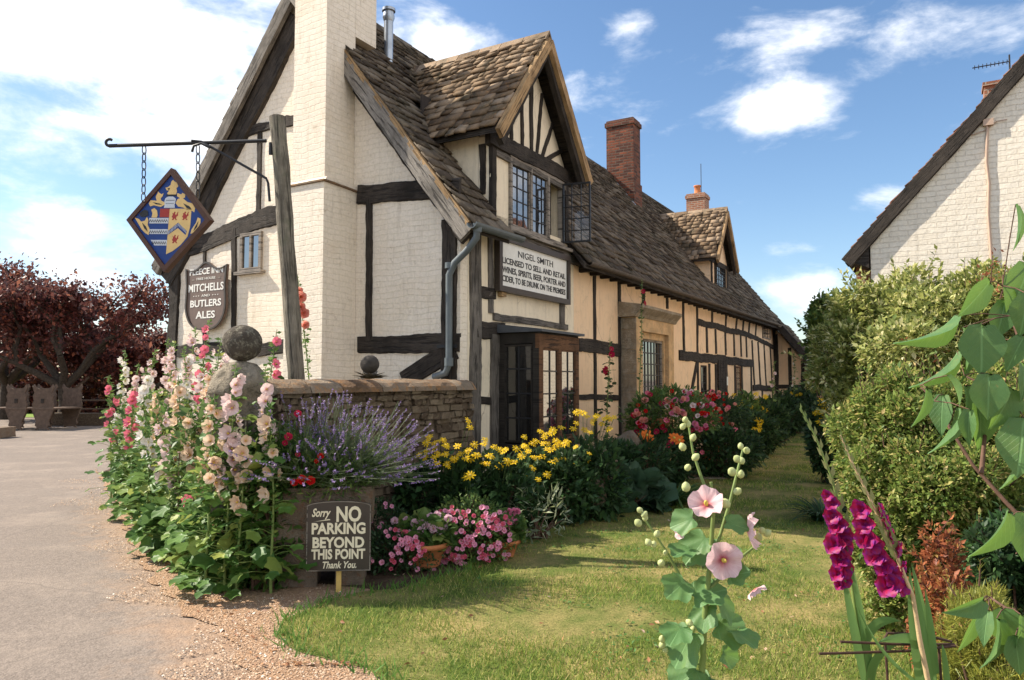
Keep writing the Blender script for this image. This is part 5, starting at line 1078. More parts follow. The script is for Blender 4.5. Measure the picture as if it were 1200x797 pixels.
# undergrowth that closes the clump
def leafmass(name, label, cat, blobs, tmpl, mat, n, sz, lab_group=None, dirz=.2, out=.8, root_loc=None, stems=None, kind=None, up=None, stem_n=None, extra=None):
    """a shrub: leaves through the outer volume of lumpy blobs (x,y,z,rx,ry,rz)"""
    root = thing(name, label, cat, root_loc or (blobs[0][0], blobs[0][1], 0), 0, lab_group); base = Vector(root.location); vol = A([b[3] * b[4] * b[5] for b in blobs]); vol = vol ** .67 / (vol ** .67).sum(); Ps = []; Ds = []
    for b, v in zip(blobs, vol):
        k = int(n * v); d = norm(rng.normal(size=(k, 3))); lump = A([1 + .22 * mnoise.noise(Vector(q * 2.3) + Vector((b[0], b[1], 0))) + .12 * mnoise.noise(Vector(q * 6)) for q in d]); r = (.45 + .55 * rng.random(k) ** .45) * lump
        Ps.append(A(b[:3]) + d * A(b[3:6]) * r[:, None]); Ds.append(d * out + rng.normal(size=(k, 3)) * .6 + A([0, 0, dirz]))
    Ps = np.concatenate(Ps); Ds = np.concatenate(Ds); k = Ps[:, 2] > .01; Ps, Ds = Ps[k], Ds[k]
    V, F = scat(tmpl, Ps - A(base), Ds, sz * np.exp(np.clip(rng.normal(0, .34, len(Ps)), -1, .45)), up=np.tile([0, 0, 1.], (len(Ps), 1)) if up is None else up, roll=.6 if not extra else .42)
    b = MB()
    if extra:
        Xp, Xd, Xs = extra; o_ = A(base); V2, F2 = scat(tmpl, Xp - o_, Xd, sz * rng.uniform(.7, 1.3, len(Xp))); V, F = cat_([(V, F), (V2, F2)])
        for p0, p1 in Xs: b.tube([Vector(p0) - base, Vector(p1) - base], [.004, .0015], 4, cap=False)
    link('foliage', npmesh('foliage', V, F), mat, root)
    for q in blobs[:stem_n]:
        c = Vector(q[:3]) - base
        for _ in range(stems or 5):
            e = c + Vector((random.gauss(0, q[3] * .4), random.gauss(0, q[4] * .4), random.uniform(-.2, .5) * q[5])); s0 = Vector((c.x * .4 + random.gauss(0, .05), c.y * .4 + random.gauss(0, .05), 0)); b.tube([s0, s0.lerp(e, .5) + Vector((random.gauss(0, .04), random.gauss(0, .04), 0)), e], [.014, .009, .004], 5)
    b.build('stems', m_twig, root); return root
for (px, Y, s_, h, lb) in ((178, 9.3, .4, .45, 'leafy green undergrowth at the far end of the hollyhock bed'), (203, 8.0, .42, .5, 'leafy undergrowth in the middle of the hollyhock bed'), (232, 7.0, .42, .5, 'leafy undergrowth beside the lettered board'), (268, 6.2, .36, .4, 'broad leaved undergrowth at the gravel corner of the hollyhock bed'), (310, 5.95, .35, .38, 'dark undergrowth between the pier foot and the trough')):
    q = gp3(px, Y); leafmass('leafy_undergrowth', lb, 'plant', [(q.x, q.y, h * .6, s_, s_ * .8, h)], LOBED, m_hleaf, 420, .12, 'undergrowth in the hollyhock bed')
for (px, Y, z, s_, h, lb, mt_) in ((268, 5.85, .62, .3, .55, 'fresh green leafy stems in front of the gate pier', m_hleaf), (308, 5.75, .55, .22, .5, 'bushy green stems between the gate pier and the trough', m_mleaf), (235, 6.6, .75, .3, .6, 'tall leafy stems left of the gate pier', m_mleaf), (195, 7.9, .75, .35, .6, 'tall leafy stems in the middle of the hollyhock bed', m_hleaf), (165, 9.2, .8, .35, .6, 'tall leafy stems at the far end of the hollyhock bed', m_mleaf)):
    q = gp3(px, Y); leafmass('leafy_stems', lb, 'plant', [(q.x, q.y, z, s_, s_ * .7, h), (q.x + .1, q.y, z + h * .6, s_ * .5, s_ * .4, h * .5)], LEAF, mt_, 1000, .075, 'leafy stems among the hollyhocks', dirz=.1)
# ------------------------------ trough: lavender and geraniums
tq = Vector((tp.x, tp.y, .74)); lv = thing('lavender', 'big lavender bush with purple flower spikes spilling over the stone trough', 'lavender', tq)
pos, dr, sc = [], [], []; st_ = MB(); tips = []
for i in range(520):
    a = random.uniform(0, 2 * math.pi); el = random.uniform(.15, 1.35); L = random.uniform(.38, .8); d = Vector((math.cos(a) * math.cos(el) * 1.1 + .25, math.sin(a) * math.cos(el) * .8 - .05, math.sin(el))).normalized(); b0 = Vector((random.uniform(-.3, .3), random.uniform(-.12, .12), 0)); e = b0 + d * L + Vector((0, 0, -.06 * (1 - d.z) * L))
    m_ = b0.lerp(e, .5) + Vector((0, 0, .04)); st_.tube([b0, m_, e], .0022, 4, cap=False)
    for k in range(26): t_ = random.uniform(.05, .6); pos.append(b0.lerp(e, t_) + Vector((0, 0, .05 * t_))); dr.append(d * 1.2 + Vector(rng.normal(0, .5, 3))); sc.append(random.uniform(.03, .06))
    if random.random() < .8: tips.append((e, d))
V, F = scat(NEED if False else SLIM, pos, dr, sc); link('foliage', npmesh('foliage', V, F), m_sage, lv); st_.build('stems', m_sage, lv)
pos, dr, sc = [], [], []
for e, d in tips:
    for k in range(26): q = e - d * random.uniform(-.01, .085); pos.append(q); dr.append(d + Vector(rng.normal(0, .9, 3))); sc.append(random.uniform(.01, .018))
V, F = scat(DIAM, pos, dr, sc); link('flower_spikes', npmesh('flower_spikes', V, F), leafm('lavender_flower', (.2, .11, .38), (.37, .26, .55), (.44, .36, .38), .2), lv)
# green bushy annuals in the trough with red heads
tg = leafmass('trough_bedding', 'bushy green bedding plants with scarlet and dark red heads in the stone trough', 'plant', [(tq.x - .2, tq.y - .12, .9, .32, .2, .26), (tq.x + .12, tq.y - .1, .86, .3, .2, .2), (tq.x - .38, tq.y - .08, .98, .22, .2, .28)], SLIM, m_mleaf, 5200, .05, root_loc=(tq.x, tq.y, .7))
for px, py, s_, k in ((354, 563, 1.0, 'red'), (364, 564, .95, 'red'), (345, 566, .8, 'red'), (376, 535, .7, 'red'), (371, 541, .5, 'red'), (349, 486, .5, 'crimson'), (338, 513, .55, 'crimson'), (349, 533, .45, 'crimson'), (334, 520, .4, 'crimson')):
    q = P(px, py, tq.y - .36 if py > 550 else tq.y - .28); put(random.choice(BL_M[k]), 'flower', tg, q - Vector((tq.x, tq.y, .7)), TOCAM(q) + Vector((0, 0, .4)), s_ * .95)
# pink climber / hollyhock in front of the white chimney
hollyhock(wld(-1.9, .62), P(396, 322, 7.6).z, (-.07, 0), 'salmon', 6, 'salmon pink hollyhock behind the garden wall in front of the white chimney', leaves=26, lsz=.12, f0=.78, blm=1.1, face=(.2, -1, .1))
# ------------------------------ yellow daisies in front of the bay
DZ_ = [daisy('yellow', .047, 9, w=.15), daisy('yellow', .045, 8, w=.16), daisy('yellow', .05, 10, w=.13)]
def clump(px, Y, wid, h, flowers, label, mats=m_dleaf, n=2600, sz=.085, col=DZ_, name='yellow_daisy', cat='daisy', group='yellow daisies by the bay window', tmpl=LEAF, fs=1.0, dep=.3):
    q = gp3(px, Y); w_ = wid / FPX * Y / 2; root = leafmass(name, label, cat, [(q.x, Y, h * .4, w_, dep, h * .46), (q.x - w_ * .4, Y, h * .33, w_ * .7, dep, h * .4), (q.x + w_ * .45, Y - .05, h * .36, w_ * .6, dep, h * .42)], tmpl, mats, n, sz, group, root_loc=(q.x, Y, 0)); st2 = MB()
    flowers = list(flowers) + ([(fx + random.gauss(0, 13), fy + random.gauss(0, 9)) for fx, fy in flowers] if len(flowers) > 3 else [])
    for fx, fy in flowers:
        dy = random.uniform(-.36, -.12); f = P(fx, fy, Y + dy) - Vector((q.x, Y, 0)); r0 = Vector((f.x * .6, f.y * .5, max(.05, f.z - .4))); st2.tube([r0, r0.lerp(f, .55) + Vector((0, 0, .02)), f], .003, 4, cap=False)
        a = TOCAM(f + Vector((q.x, Y, 0))); put(random.choice(col), 'flower', root, f, a * .7 + Vector((random.gauss(0, .35), random.gauss(0, .2), random.uniform(.4, 1))), fs * random.uniform(.8, 1.15))
    if flowers: st2.build('flower_stalks', m_stemd, root)
    return root
clump(520, 7.6, 110, .95, [(491, 533), (509, 536), (509, 519), (520, 516), (522, 522), (515, 533), (536, 523), (532, 537), (551, 501), (546, 537), (524, 543), (510, 549), (500, 528)], 'clump of yellow daisies in front of the garden wall end')
clump(575, 7.7, 110, 1.0, [(556, 521), (567, 520), (573, 534), (586, 527), (589, 531), (551, 557), (605, 526), (560, 533), (594, 540), (611, 535), (566, 543), (549, 527), (586, 546), (540, 532)], 'clump of yellow daisies below the dark side of the bay window')
clump(640, 8.3, 110, 1.0, [(624, 520), (628, 517), (638, 512), (636, 520), (642, 520), (651, 524), (655, 521), (635, 535), (647, 541), (624, 549), (615, 544), (660, 538), (665, 517), (648, 505), (612, 533), (630, 564), (623, 548)], 'clump of yellow daisies below the lit front of the bay window')
clump(685, 8.6, 90, 1.08, [(648, 504), (658, 501), (676, 483), (683, 484), (688, 488), (696, 492), (708, 491), (705, 497), (685, 504), (663, 536), (671, 533), (662, 550), (700, 487)], 'tallest clump of yellow daisies right of the bay window')
# pale leaved stems catching the sun
clump(628, 7.5, 70, .62, [(631, 562)], 'small silvery leaved plant in front of the daisies', mats=leafm('silver_leaf', (.2, .25, .14), (.4, .42, .28), None, .3), n=260, sz=.09, tmpl=SLIM, name='silver_leaved_plant', cat='plant', group=None)
clump(551, 6.9, 20, .9, [(551, 557)], 'single yellow daisy on a tall leafy stalk above the pink flowers', mats=m_mleaf, n=60, sz=.06, tmpl=SLIM, group='yellow daisies by the bay window', dep=.05)
# ------------------------------ pink bedding and pots
PET['pinkmid'] = petalm('mid_pink_petal', (.6, .08, .25), (.88, .4, .55), .016); PK = [bloom('pinkmid', .02, seed=i) for i in range(3)]; PK[2].materials[0] = PET['pink']; PKB = [bloom('rose', .03, seed=5, double=True), bloom('rose', .032, seed=9, double=True)]
PW = []
for s0 in (2, 6): me = bloom('rose', .035, seed=s0, double=True); me.materials[0] = PET['pinkwhite']; PW.append(me)
def rnd_fl(n, x0, x1, y0, y1):
    out = []; c = [(random.uniform(x0, x1), random.uniform(y0, y1)) for _ in range(max(2, n // 3))]
    while len(out) < n:
        a, b_ = random.choice(c); p = (random.gauss(a, 5), random.gauss(b_, 4))
        if x0 <= p[0] <= x1 and y0 <= p[1] <= y1: out.append(p)
    return out
def lowmass(px, Y, wid, z, h, flowers, col, label, fs=1, n=2600, sz=.035, mat=m_mleaf, name='pink_bedding', cat='flowers', tmpl=LEAF, dep=None, group=None):
    q = gp3(px, Y); w_ = wid / FPX * Y / 2; root = leafmass(name, label, cat, [(q.x, Y, z, w_, dep or w_ * .7, h)], tmpl, mat, n, sz, group, root_loc=(q.x, Y, 0), stems=12)
    for fx, fy in flowers:
        # sit the flower on the mound's own surface
        d0 = ray(fx, fy); best = None; ry = dep or w_ * .7
        for st in np.linspace(Y - ry * 1.1, Y + .1, 16):
            w3 = CAM + d0 * (st / d0.y); e = ((w3.x - q.x) / w_) ** 2 + ((w3.y - Y) / ry) ** 2 + ((w3.z - z) / h) ** 2
            if e < 1.12: best = w3; break
        if best is None: best = P(fx, fy, Y - .02)
        put(random.choice(col), 'flower', root, best - Vector((q.x, Y, 0)), TOCAM(best) + Vector((random.gauss(0, .3), 0, random.uniform(.2, .7))), fs * random.uniform(.8, 1.2))
    return root
m_ddleaf = leafm('deep_leaf', (.02, .055, .018), (.05, .1, .03), None, .2)
lowmass(468, 6.3, 95, .14, .22, rnd_fl(70, 432, 515, 612, 672), PK, 'low pink bedding to the right of the no parking sign', mat=m_ddleaf, n=3000, group='pink bedding along the wall')
lowmass(550, 6.65, 105, .22, .33, rnd_fl(190, 506, 600, 594, 662), PK, 'mound of small pink flowers between the terracotta pots', fs=1.05, n=4200, group='pink bedding along the wall')
lowmass(445, 6.9, 70, .2, .3, rnd_fl(6, 430, 470, 590, 620), PK, 'dark low bedding behind the no parking sign', mat=m_ddleaf, n=2200, group='pink bedding along the wall')
def pot(px, py, Y, r, h, lb):
    q = P(px, py, Y); root = thing('terracotta_pot', lb, 'flower pot', (q.x, Y, q.z)); b = MB(); b.lathe([(r * .62, 0), (r * .9, h * .8), (r * 1.03, h * .8), (r * 1.05, h), (r * .95, h), (r * .88, h * .82)], seg=28); b.build('pot', m_terra, root); b = MB(); b.lathe([(.001, h * .86), (r * .93, h * .86)], seg=20); b.build('compost', m_soil, root); return q
q = pot(498, 662, 6.35, .2, .2, 'terracotta bowl with pink and white geraniums nearest the sign')
lowmass(498, 6.35, 58, q.z + .27, .11, [(463, 611), (470, 618), (480, 625), (495, 612), (505, 606), (512, 604), (520, 614), (525, 608), (508, 620), (492, 622), (486, 614), (500, 617), (515, 622), (522, 620), (477, 610)], PW, 'pink and white geranium heads in the terracotta bowl', fs=1.0, n=700, sz=.07, tmpl=LOBED, name='geranium', cat='geranium')
q = pot(588, 652, 6.75, .17, .16, 'terracotta bowl with deep rose geraniums at the lawn edge')
lowmass(588, 6.75, 52, q.z + .25, .11, rnd_fl(34, 570, 608, 596, 628), PKB, 'deep rose geranium heads in the right hand bowl', fs=.85, n=600, sz=.06, tmpl=LOBED, name='geranium', cat='geranium')
# ------------------------------ dark climbing hollyhocks by the stone doorway
hollyhock(wld(3.25, -.45), P(714, 395, 11.4).z, (.02, .01), 'crimson', 4, 'dark crimson hollyhock between the bay window and the stone doorway', leaves=46, lsz=.16, f0=.72, mleaf=m_dleaf, blm=1.25)
hollyhock(wld(4.55, -.5), P(744, 322, 12.2).z, (.02, .01), 'crimson', 2, 'tall thin crimson hollyhock in front of the left jamb of the stone doorway', leaves=8, lsz=.1, f0=.86, mleaf=m_dleaf, blm=1.3)
# ------------------------------ mixed pots by the doorway
u = P(772, 530, 11.6); ur = thing('terracotta_chimney_pot', 'tall terracotta chimney pot planter in front of the stone doorway', 'planter', (u.x, 11.6, 0)); b = MB(); b.lathe([(.17, 0), (.16, .15), (.13, .3), (.13, .85), (.17, .9), (.18, .98), (.14, .99), (.13, .9)], seg=20); b.build('body', m_terra, ur)
u2 = P(834, 530, 13); ur = thing('terracotta_chimney_pot', 'second terracotta pot planter further along under the bright pink flowers', 'planter', (u2.x, 13, 0)); b = MB(); b.lathe([(.18, 0), (.16, .15), (.14, .5), (.2, .62), (.28, .7), (.26, .72), (.2, .66)], seg=20); b.build('body', m_terra, ur)
mf = [BL_M['pink'][0], BL_M['rose'][0], BL_M['salmon'][1], BL_M['red'][0], BL_M['red'][0], BL_M['crimson'][0], BL_M['blush'][0]]
lowmass(785, 11.4, 105, 1.05, .42, rnd_fl(70, 738, 835, 455, 520) + [(756, 470), (762, 463), (775, 473), (800, 468), (812, 476)], mf, 'mass of pink and red flowers in front of the stone doorway', fs=.85, n=4200, sz=.07, name='mixed_flowers')
lowmass(838, 12.6, 80, .95, .42, rnd_fl(80, 805, 862, 455, 500), [BL_M['red'][0], BL_M['pink'][1], BL_M['red'][0], BL_M['salmon'][0]], 'bright red and coral flowers right of the stone doorway', fs=.75, n=3400, sz=.06, name='mixed_flowers', mat=m_dleaf)
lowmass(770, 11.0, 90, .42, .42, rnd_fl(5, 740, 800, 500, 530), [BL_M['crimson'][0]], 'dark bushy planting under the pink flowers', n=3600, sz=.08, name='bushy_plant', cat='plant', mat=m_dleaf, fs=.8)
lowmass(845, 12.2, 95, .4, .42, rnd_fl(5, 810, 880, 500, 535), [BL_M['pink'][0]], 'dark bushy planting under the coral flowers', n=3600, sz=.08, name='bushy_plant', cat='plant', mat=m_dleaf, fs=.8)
ODS = [daisy('orange', .055, 8, w=.24)]
lowmass(757, 9.9, 60, .5, .3, [(752, 512), (758, 510), (762, 514), (790, 513), (796, 516)], ODS, 'orange lily like flowers above the hosta leaves', fs=1.3, n=900, sz=.12, tmpl=SLIM, name='orange_daylily', cat='lily', mat=m_dleaf)
lowmass(722, 9.6, 60, .45, .35, [], ODS, 'dark green leafy filler behind the rounded rocks', n=1500, sz=.09, name='bushy_plant', cat='plant', mat=m_dleaf)
q = gp3(738, 9.2); leafmass('hosta', 'blue green hosta leaves at the lawn edge between rocks and grassy leaves', 'hosta', [(q.x, 9.2, .16, .42, .3, .26)], LOBED, leafm('hosta_leaf', (.03, .07, .035), (.06, .12, .06), None, .2), 160, .2)
ST1 = strap(7, .03, .9)
def strapplant(px, Y, n, L, label, mat, name='daylily', cat='plant', wsc=1, group=None, upz=1.0, rad=.1):
    q = gp3(px, Y); root = thing(name, label, cat, q, 0, group); a = rng.uniform(0, 2 * np.pi, n); ps = np.c_[np.cos(a) * rad * rng.random(n), np.sin(a) * rad * rng.random(n), np.zeros(n)]
    d = np.c_[np.cos(a), np.sin(a), rng.uniform(.6, 2.6, n) * upz]; T_ = (ST1[0] * A([wsc, 1, 1]), ST1[1]); V, F = scat(T_, ps, d, L * rng.uniform(.6, 1.1, n), up=np.c_[-np.cos(a) * .8, -np.sin(a) * .8, np.full(n, 1.)] * -1 * A([-1, -1, -1]), roll=.1)
    link('leaves', npmesh('leaves', V, F, True), mat, root); return root
strapplant(790, 9.5, 150, .62, 'arching grassy leaves spilling on to the lawn beside the hosta', m_mleaf, 'daylily_leaves')
strapplant(845, 13.2, 90, .7, 'arching grassy leaves half way along the inn', m_dleaf, 'daylily_leaves')
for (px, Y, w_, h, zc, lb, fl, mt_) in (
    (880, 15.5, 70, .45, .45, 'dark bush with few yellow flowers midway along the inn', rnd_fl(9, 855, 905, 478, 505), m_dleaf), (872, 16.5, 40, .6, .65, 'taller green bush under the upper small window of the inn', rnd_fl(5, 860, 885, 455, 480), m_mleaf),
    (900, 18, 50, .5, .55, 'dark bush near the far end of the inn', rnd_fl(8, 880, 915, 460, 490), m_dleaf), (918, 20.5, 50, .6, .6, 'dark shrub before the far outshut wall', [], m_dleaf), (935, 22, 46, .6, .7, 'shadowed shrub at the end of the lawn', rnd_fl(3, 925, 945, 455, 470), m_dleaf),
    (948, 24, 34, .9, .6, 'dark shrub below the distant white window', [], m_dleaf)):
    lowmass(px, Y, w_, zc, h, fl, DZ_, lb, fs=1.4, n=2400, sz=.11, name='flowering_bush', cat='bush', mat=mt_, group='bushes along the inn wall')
hollyhock(wld(13.0, -1.1), 2.1, (.02, .0), 'blush', 3, 'thin pale hollyhock against the long timbered wall, nearer of two', leaves=20, lsz=.14, f0=.6, mleaf=m_mleaf)
hollyhock(wld(15.5, -1.2), 2.3, (.02, .0), 'white', 3, 'thin pale hollyhock against the long timbered wall, farther of two', leaves=20, lsz=.14, f0=.6, mleaf=m_mleaf)
# yellow flowers at the far right bed
lowmass(968, 11.5, 36, .7, .6, [(963, 470), (965, 475), (972, 470), (980, 470), (966, 484), (957, 483), (970, 489), (962, 494), (982, 483), (975, 478), (988, 468)], DZ_, 'yellow coneflowers in the far right bed beside the feathery shrub', fs=1.5, n=2400, sz=.09, name='coneflower', cat='flowers', mat=m_dleaf, dep=.3)
strapplant(962, 8.4, 130, .5, 'dark grassy tuft at the right edge of the lawn', m_dleaf, 'grass_tuft')
# ------------------------------ big shrubs on the right
def shrub(name, label, blobs, tm, mat, n, sz, dirz=.2, sub=16, ss=.36):
    out = []
    for b_ in blobs:
        out.append(tuple(b_[:3]) + tuple(.78 * q for q in b_[3:]))
        for _ in range(sub):
            d = norm(rng.normal(size=(1, 3)))[0]; k = ss * random.uniform(.5, 1.2); out.append(tuple(b_[i] + d[i] * b_[3 + i] * random.uniform(.6, .86) for i in range(3)) + tuple(b_[3 + i] * k for i in range(3)))
    tops = blobs; nb = len(blobs); blobs = [o for i, o in enumerate(out) if i % (sub + 1) == 0] + [o for i, o in enumerate(out) if i % (sub + 1)]
    pos, dr, stx = [], [], []
    for b_ in tops:
        for _ in range(16):
            d = norm(rng.normal(size=(1, 3)) + A([[0, -.4, .5]]))[0]; p0 = Vector([b_[i] + d[i] * b_[3 + i] * .85 for i in range(3)]); p1 = p0 + Vector([d[0] * .5 + random.gauss(0, .3), d[1] * .5 + random.gauss(0, .3), d[2] * .6 + .6]) * b_[5] * random.uniform(.2, .5); stx.append((p0, p1))
            for k in np.linspace(.1, 1, 12): pos.append(p0.lerp(p1, k)); dr.append(Vector(rng.normal(0, .8, 3)) + (p1 - p0).normalized() * .8)
    return leafmass(name, label, 'shrub', blobs, tm, mat, n, sz, None, dirz, stems=4, stem_n=nb, extra=(A(pos), A(dr), stx))
m_var = leafm('variegated_leaf', (.1, .15, .03), (.4, .42, .12), (.85, .78, .48), .35)
m_feath = leafm('feathery_leaf', (.085, .16, .028), (.27, .33, .065), (.56, .42, .19), .4)
m_redl = leafm('bronze_leaf', (.2, .05, .02), (.4, .13, .05), (.36, .28, .08), .35)
def bl(px, py, Y, rx, ry, rz=None): q = P(px, py, Y); return (q.x, q.y, q.z, rx / FPX * Y, rz or rx / FPX * Y * .8, ry / FPX * Y)
shrub('variegated_shrub', 'large cream and green variegated shrub in front of the brick cottage', [bl(1015, 390, 8.4, 56, 60), bl(1065, 375, 8.3, 70, 62), bl(1130, 380, 8.0, 74, 64), bl(1195, 385, 7.8, 74, 66), bl(982, 415, 8.8, 40, 52), bl(1090, 430, 8.0, 120, 70), bl(1000, 470, 8.4, 40, 50)], LEAF, m_var, 76000, .062)
shrub('round_green_tree', 'rounded green tree behind the variegated shrub near the distant window', [bl(966, 385, 20, 22, 34), bl(962, 410, 20, 16, 40), bl(985, 372, 20.3, 26, 24)], DIAM, m_mleaf, 12000, .12)
shrub('feathery_shrub', 'yellow green feathery leaved shrub filling the right side of the lawn', [bl(1035, 515, 4.9, 68, 76), bl(1085, 498, 4.8, 78, 72), bl(1150, 505, 4.7, 78, 78), bl(1055, 590, 4.6, 72, 80), bl(1135, 600, 4.5, 92, 92), bl(1200, 555, 4.6, 74, 104), bl(1030, 640, 4.6, 40, 50), bl(1060, 690, 4.5, 50, 45)], LEAF, m_feath, 120000, .032)
shrub('bronze_shrub', 'bronze red twiggy shrub behind the gladiolus leaves', [bl(1100, 665, 3.6, 24, 42), bl(1112, 720, 3.5, 30, 50), bl(1085, 700, 3.7, 14, 30), bl(1085, 760, 3.6, 22, 40)], LEAF, m_redl, 3000, .03)
shrub('golden_conifer', 'low golden green conifer in the bottom right corner', [bl(1150, 740, 3.0, 48, 60), bl(1190, 790, 2.9, 60, 60), bl(1110, 800, 3.1, 40, 40)], NEED, leafm('golden_needle', (.16, .2, .03), (.36, .34, .06), None, .3), 26000, .03, .6)
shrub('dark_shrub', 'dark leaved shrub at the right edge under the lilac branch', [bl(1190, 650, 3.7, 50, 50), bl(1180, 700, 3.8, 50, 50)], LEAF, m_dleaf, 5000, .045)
b = MB(); rt = thing('red_berried_twigs', 'sprays of small red brown leaves rising from the variegated shrub', 'twigs', P(1080, 420, 7.4)); o = Vector(rt.location); pos, dr = [], []
for (x0, y0, x1, y1) in ((1075, 430, 1062, 398), (1082, 430, 1078, 392), (1090, 440, 1098, 400), (1160, 350, 1163, 300), (1150, 345, 1152, 318), (1172, 350, 1182, 316)):
    a_, c_ = P(x0, y0, 7.3) - o, P(x1, y1, 7.3) - o; b.tube([a_, c_], [.008, .003], 5)
    for _ in range(34): k = random.random(); pos.append(a_.lerp(c_, k) + Vector(rng.normal(0, .05, 3))); dr.append(rng.normal(size=3))
V, F = scat(LEAF, pos, dr, rng.uniform(.03, .06, len(pos))); link('leaves', npmesh('leaves', V, F), m_redl, rt); b.build('twig', m_twig, rt)
# ------------------------------ lilac branch hanging in from the right
def heart():
    pr = [(0, .0), (.1, .22), (.25, .36), (.42, .42), (.58, .37), (.75, .23), (.9, .09), (1, 0)]; V = []; F = []
    for i, (y, w_) in enumerate(pr):
        y2 = y - (.07 if i == 0 else 0); c = -.22 * y * y
        V += [(-w_, y - (.08 if i == 1 else 0), .16 * w_ / .4 * .6 + c), (-w_ * .5, y - .02, .05 * w_ / .4 + c), (0, y, c), (w_ * .5, y - .02, .05 * w_ / .4 + c), (w_, y - (.08 if i == 1 else 0), .16 * w_ / .4 * .6 + c)]
    for i in range(len(pr) - 1):
        for q in range(4): a = i * 5 + q; F += [(a, a + 1, a + 6), (a, a + 6, a + 5)]
    return A(V), A(F)
HEART = heart(); m_lil = veined('lilac_leaf_veined', (.03, .09, .03), (.1, .2, .07))
m = M('lilac_leaf'); g_ = m.node('ShaderNodeNewGeometry'); v = m.coord('Object'); c_ = m.ramp(g_.outputs['Random Per Island'], [(0, (.035, .1, .035)), (1, (.09, .19, .06))]); c_ = m.mix(m.ramp(m.noise(v, 26, 4, .6), [(.5, 0), (.75, .5)]), c_, (.2, .3, .1)); m.fin(c_, .38, m.bump(m.noise(v, 90, 4), .35, .002), .5)
tr_ = m.node('ShaderNodeBsdfTranslucent'); m.l.new(m.mix(.5, c_, (.35, .65, .05), 'MIX'), tr_.inputs[0]); mx_ = m.node('ShaderNodeMixShader'); pass
def branch(label, Y, twigs, leaves, name='lilac_branch'):
    r0 = P(*twigs[0][0], Y); root = thing(name, label, 'branch', r0); b = MB()
    for tw in twigs: pts = [P(x, y, Y + .04 * i) - r0 for i, (x, y) in enumerate(tw)]; b.tube(pts, list(np.linspace(.0048, .002, len(pts))), 6)
    for (bx, by, tx, ty, w_, fz) in leaves:
        j = random.uniform(-.07, .07); a_ = P(bx, by, Y + j) - r0; e = P(tx, ty, Y + j - .01) - r0; d = e - a_; L = d.length; up = Vector((math.sin(fz), -math.cos(fz), .35))
        V, F = scat((HEART[0] * A([w_ * .8, 1, random.uniform(.4, 2.6)]), HEART[1]), [a_], [d], [L], up=[up], roll=.05); V[:, 0] += 0
        cr_ = random.uniform(-.25, .1); link('leaf', leafuv(npmesh('leaf', V, F, True), HEART, 1), m_lil, root)
        near = min((P(x, y, Y) - r0 for tw in twigs for x, y in tw), key=lambda q: (q - a_).length); b.tube([near, near.lerp(a_, .5) + Vector((0, 0, .004)), a_], .0011, 5)
    b.build('twigs', m_twig, root); return root
branch('leafy lilac branch hanging in from the upper right edge', 1.45,
 [[(1215, 625), (1180, 590), (1140, 545), (1112, 500), (1095, 470), (1078, 452)], [(1215, 420), (1195, 400), (1185, 370), (1175, 335)], [(1215, 480), (1180, 462), (1160, 455), (1130, 440)], [(1150, 555), (1155, 500), (1165, 455)]],
 [(1160, 330, 1128, 372, .9, .9), (1118, 370, 1080, 420, .9, 1.3), (1122, 412, 1093, 466, .7, 1.2), (1178, 352, 1170, 397, .95, -.2), (1150, 380, 1152, 440, 1.25, -.3), (1128, 384, 1150, 446, .7, .6), (1158, 438, 1160, 492, 1.15, -.4),
  (1085, 455, 1082, 502, .8, .8), (1105, 462, 1100, 510, .8, -.8), (1120, 478, 1118, 535, .7, .9), (1136, 480, 1132, 520, .7, -.7), (1205, 310, 1190, 372, 1.3, .3), (1175, 322, 1205, 366, .9, .8), (1200, 395, 1180, 430, .9, -.4), (1198, 425, 1206, 470, 1.1, .5),
  (1185, 455, 1172, 505, 1.0, .2), (1200, 490, 1192, 560, 1.1, -.6), (1165, 400, 1195, 425, .7, .3), (1190, 240, 1204, 290, .9, .9), (1130, 452, 1145, 500, .8, .3), (1110, 440, 1135, 470, .7, 1.4), (1205, 345, 1196, 390, 1, -.5), (1145, 470, 1160, 530, .8, -.2), (1190, 520, 1202, 575, 1.0, .6)])
branch('lower lilac shoot with drooping leaves at the bottom right corner', 1.35,
 [[(1215, 770), (1195, 735), (1178, 712), (1160, 700)], [(1215, 640), (1200, 622), (1185, 605)]],
 [(1180, 598, 1160, 662, 1.25, .9), (1200, 600, 1205, 660, 1.0, -.3), (1152, 702, 1122, 726, .9, 1.2), (1150, 712, 1128, 768, .8, .9), (1158, 715, 1150, 758, .7, -.9), (1172, 712, 1188, 762, 1.2, -.3), (1168, 725, 1176, 790, .8, .7), (1196, 720, 1205, 775, 1.0, .3), (1190, 745, 1196, 795, .9, -.6)], 'lilac_branch')
# ------------------------------ foreground hollyhock
FY = 2.25; r0 = P(822, 797, FY); r0.z = 0; fh = thing('hollyhock', 'close pale pink hollyhock with round buds in the middle foreground', 'hollyhock', r0)
def Q(px, py, d=0): return P(px, py, FY + d) - r0
b = MB(); b.tube([Vector((.01, 0, 0)), Q(822, 797), Q(826, 720), Q(832, 660), Q(836, 600), Q(833, 565)], [.011, .01, .009, .0075, .006, .005], 8); b.build('stem', m_stem, fh)
for pts in ([(833, 590), (822, 560), (812, 530), (806, 492)], [(840, 640), (855, 590), (866, 545), (871, 525)], [(828, 700), (800, 680), (780, 645), (752, 603)], [(832, 690), (860, 660), (885, 640), (892, 622)], [(826, 780), (800, 772), (780, 755)]):
    b = MB(); b.tube([Q(x, y, .02 * i) for i, (x, y) in enumerate(pts)], [.0055, .005, .004, .003][:len(pts)], 7); b.build('side_stem', m_stem, fh)
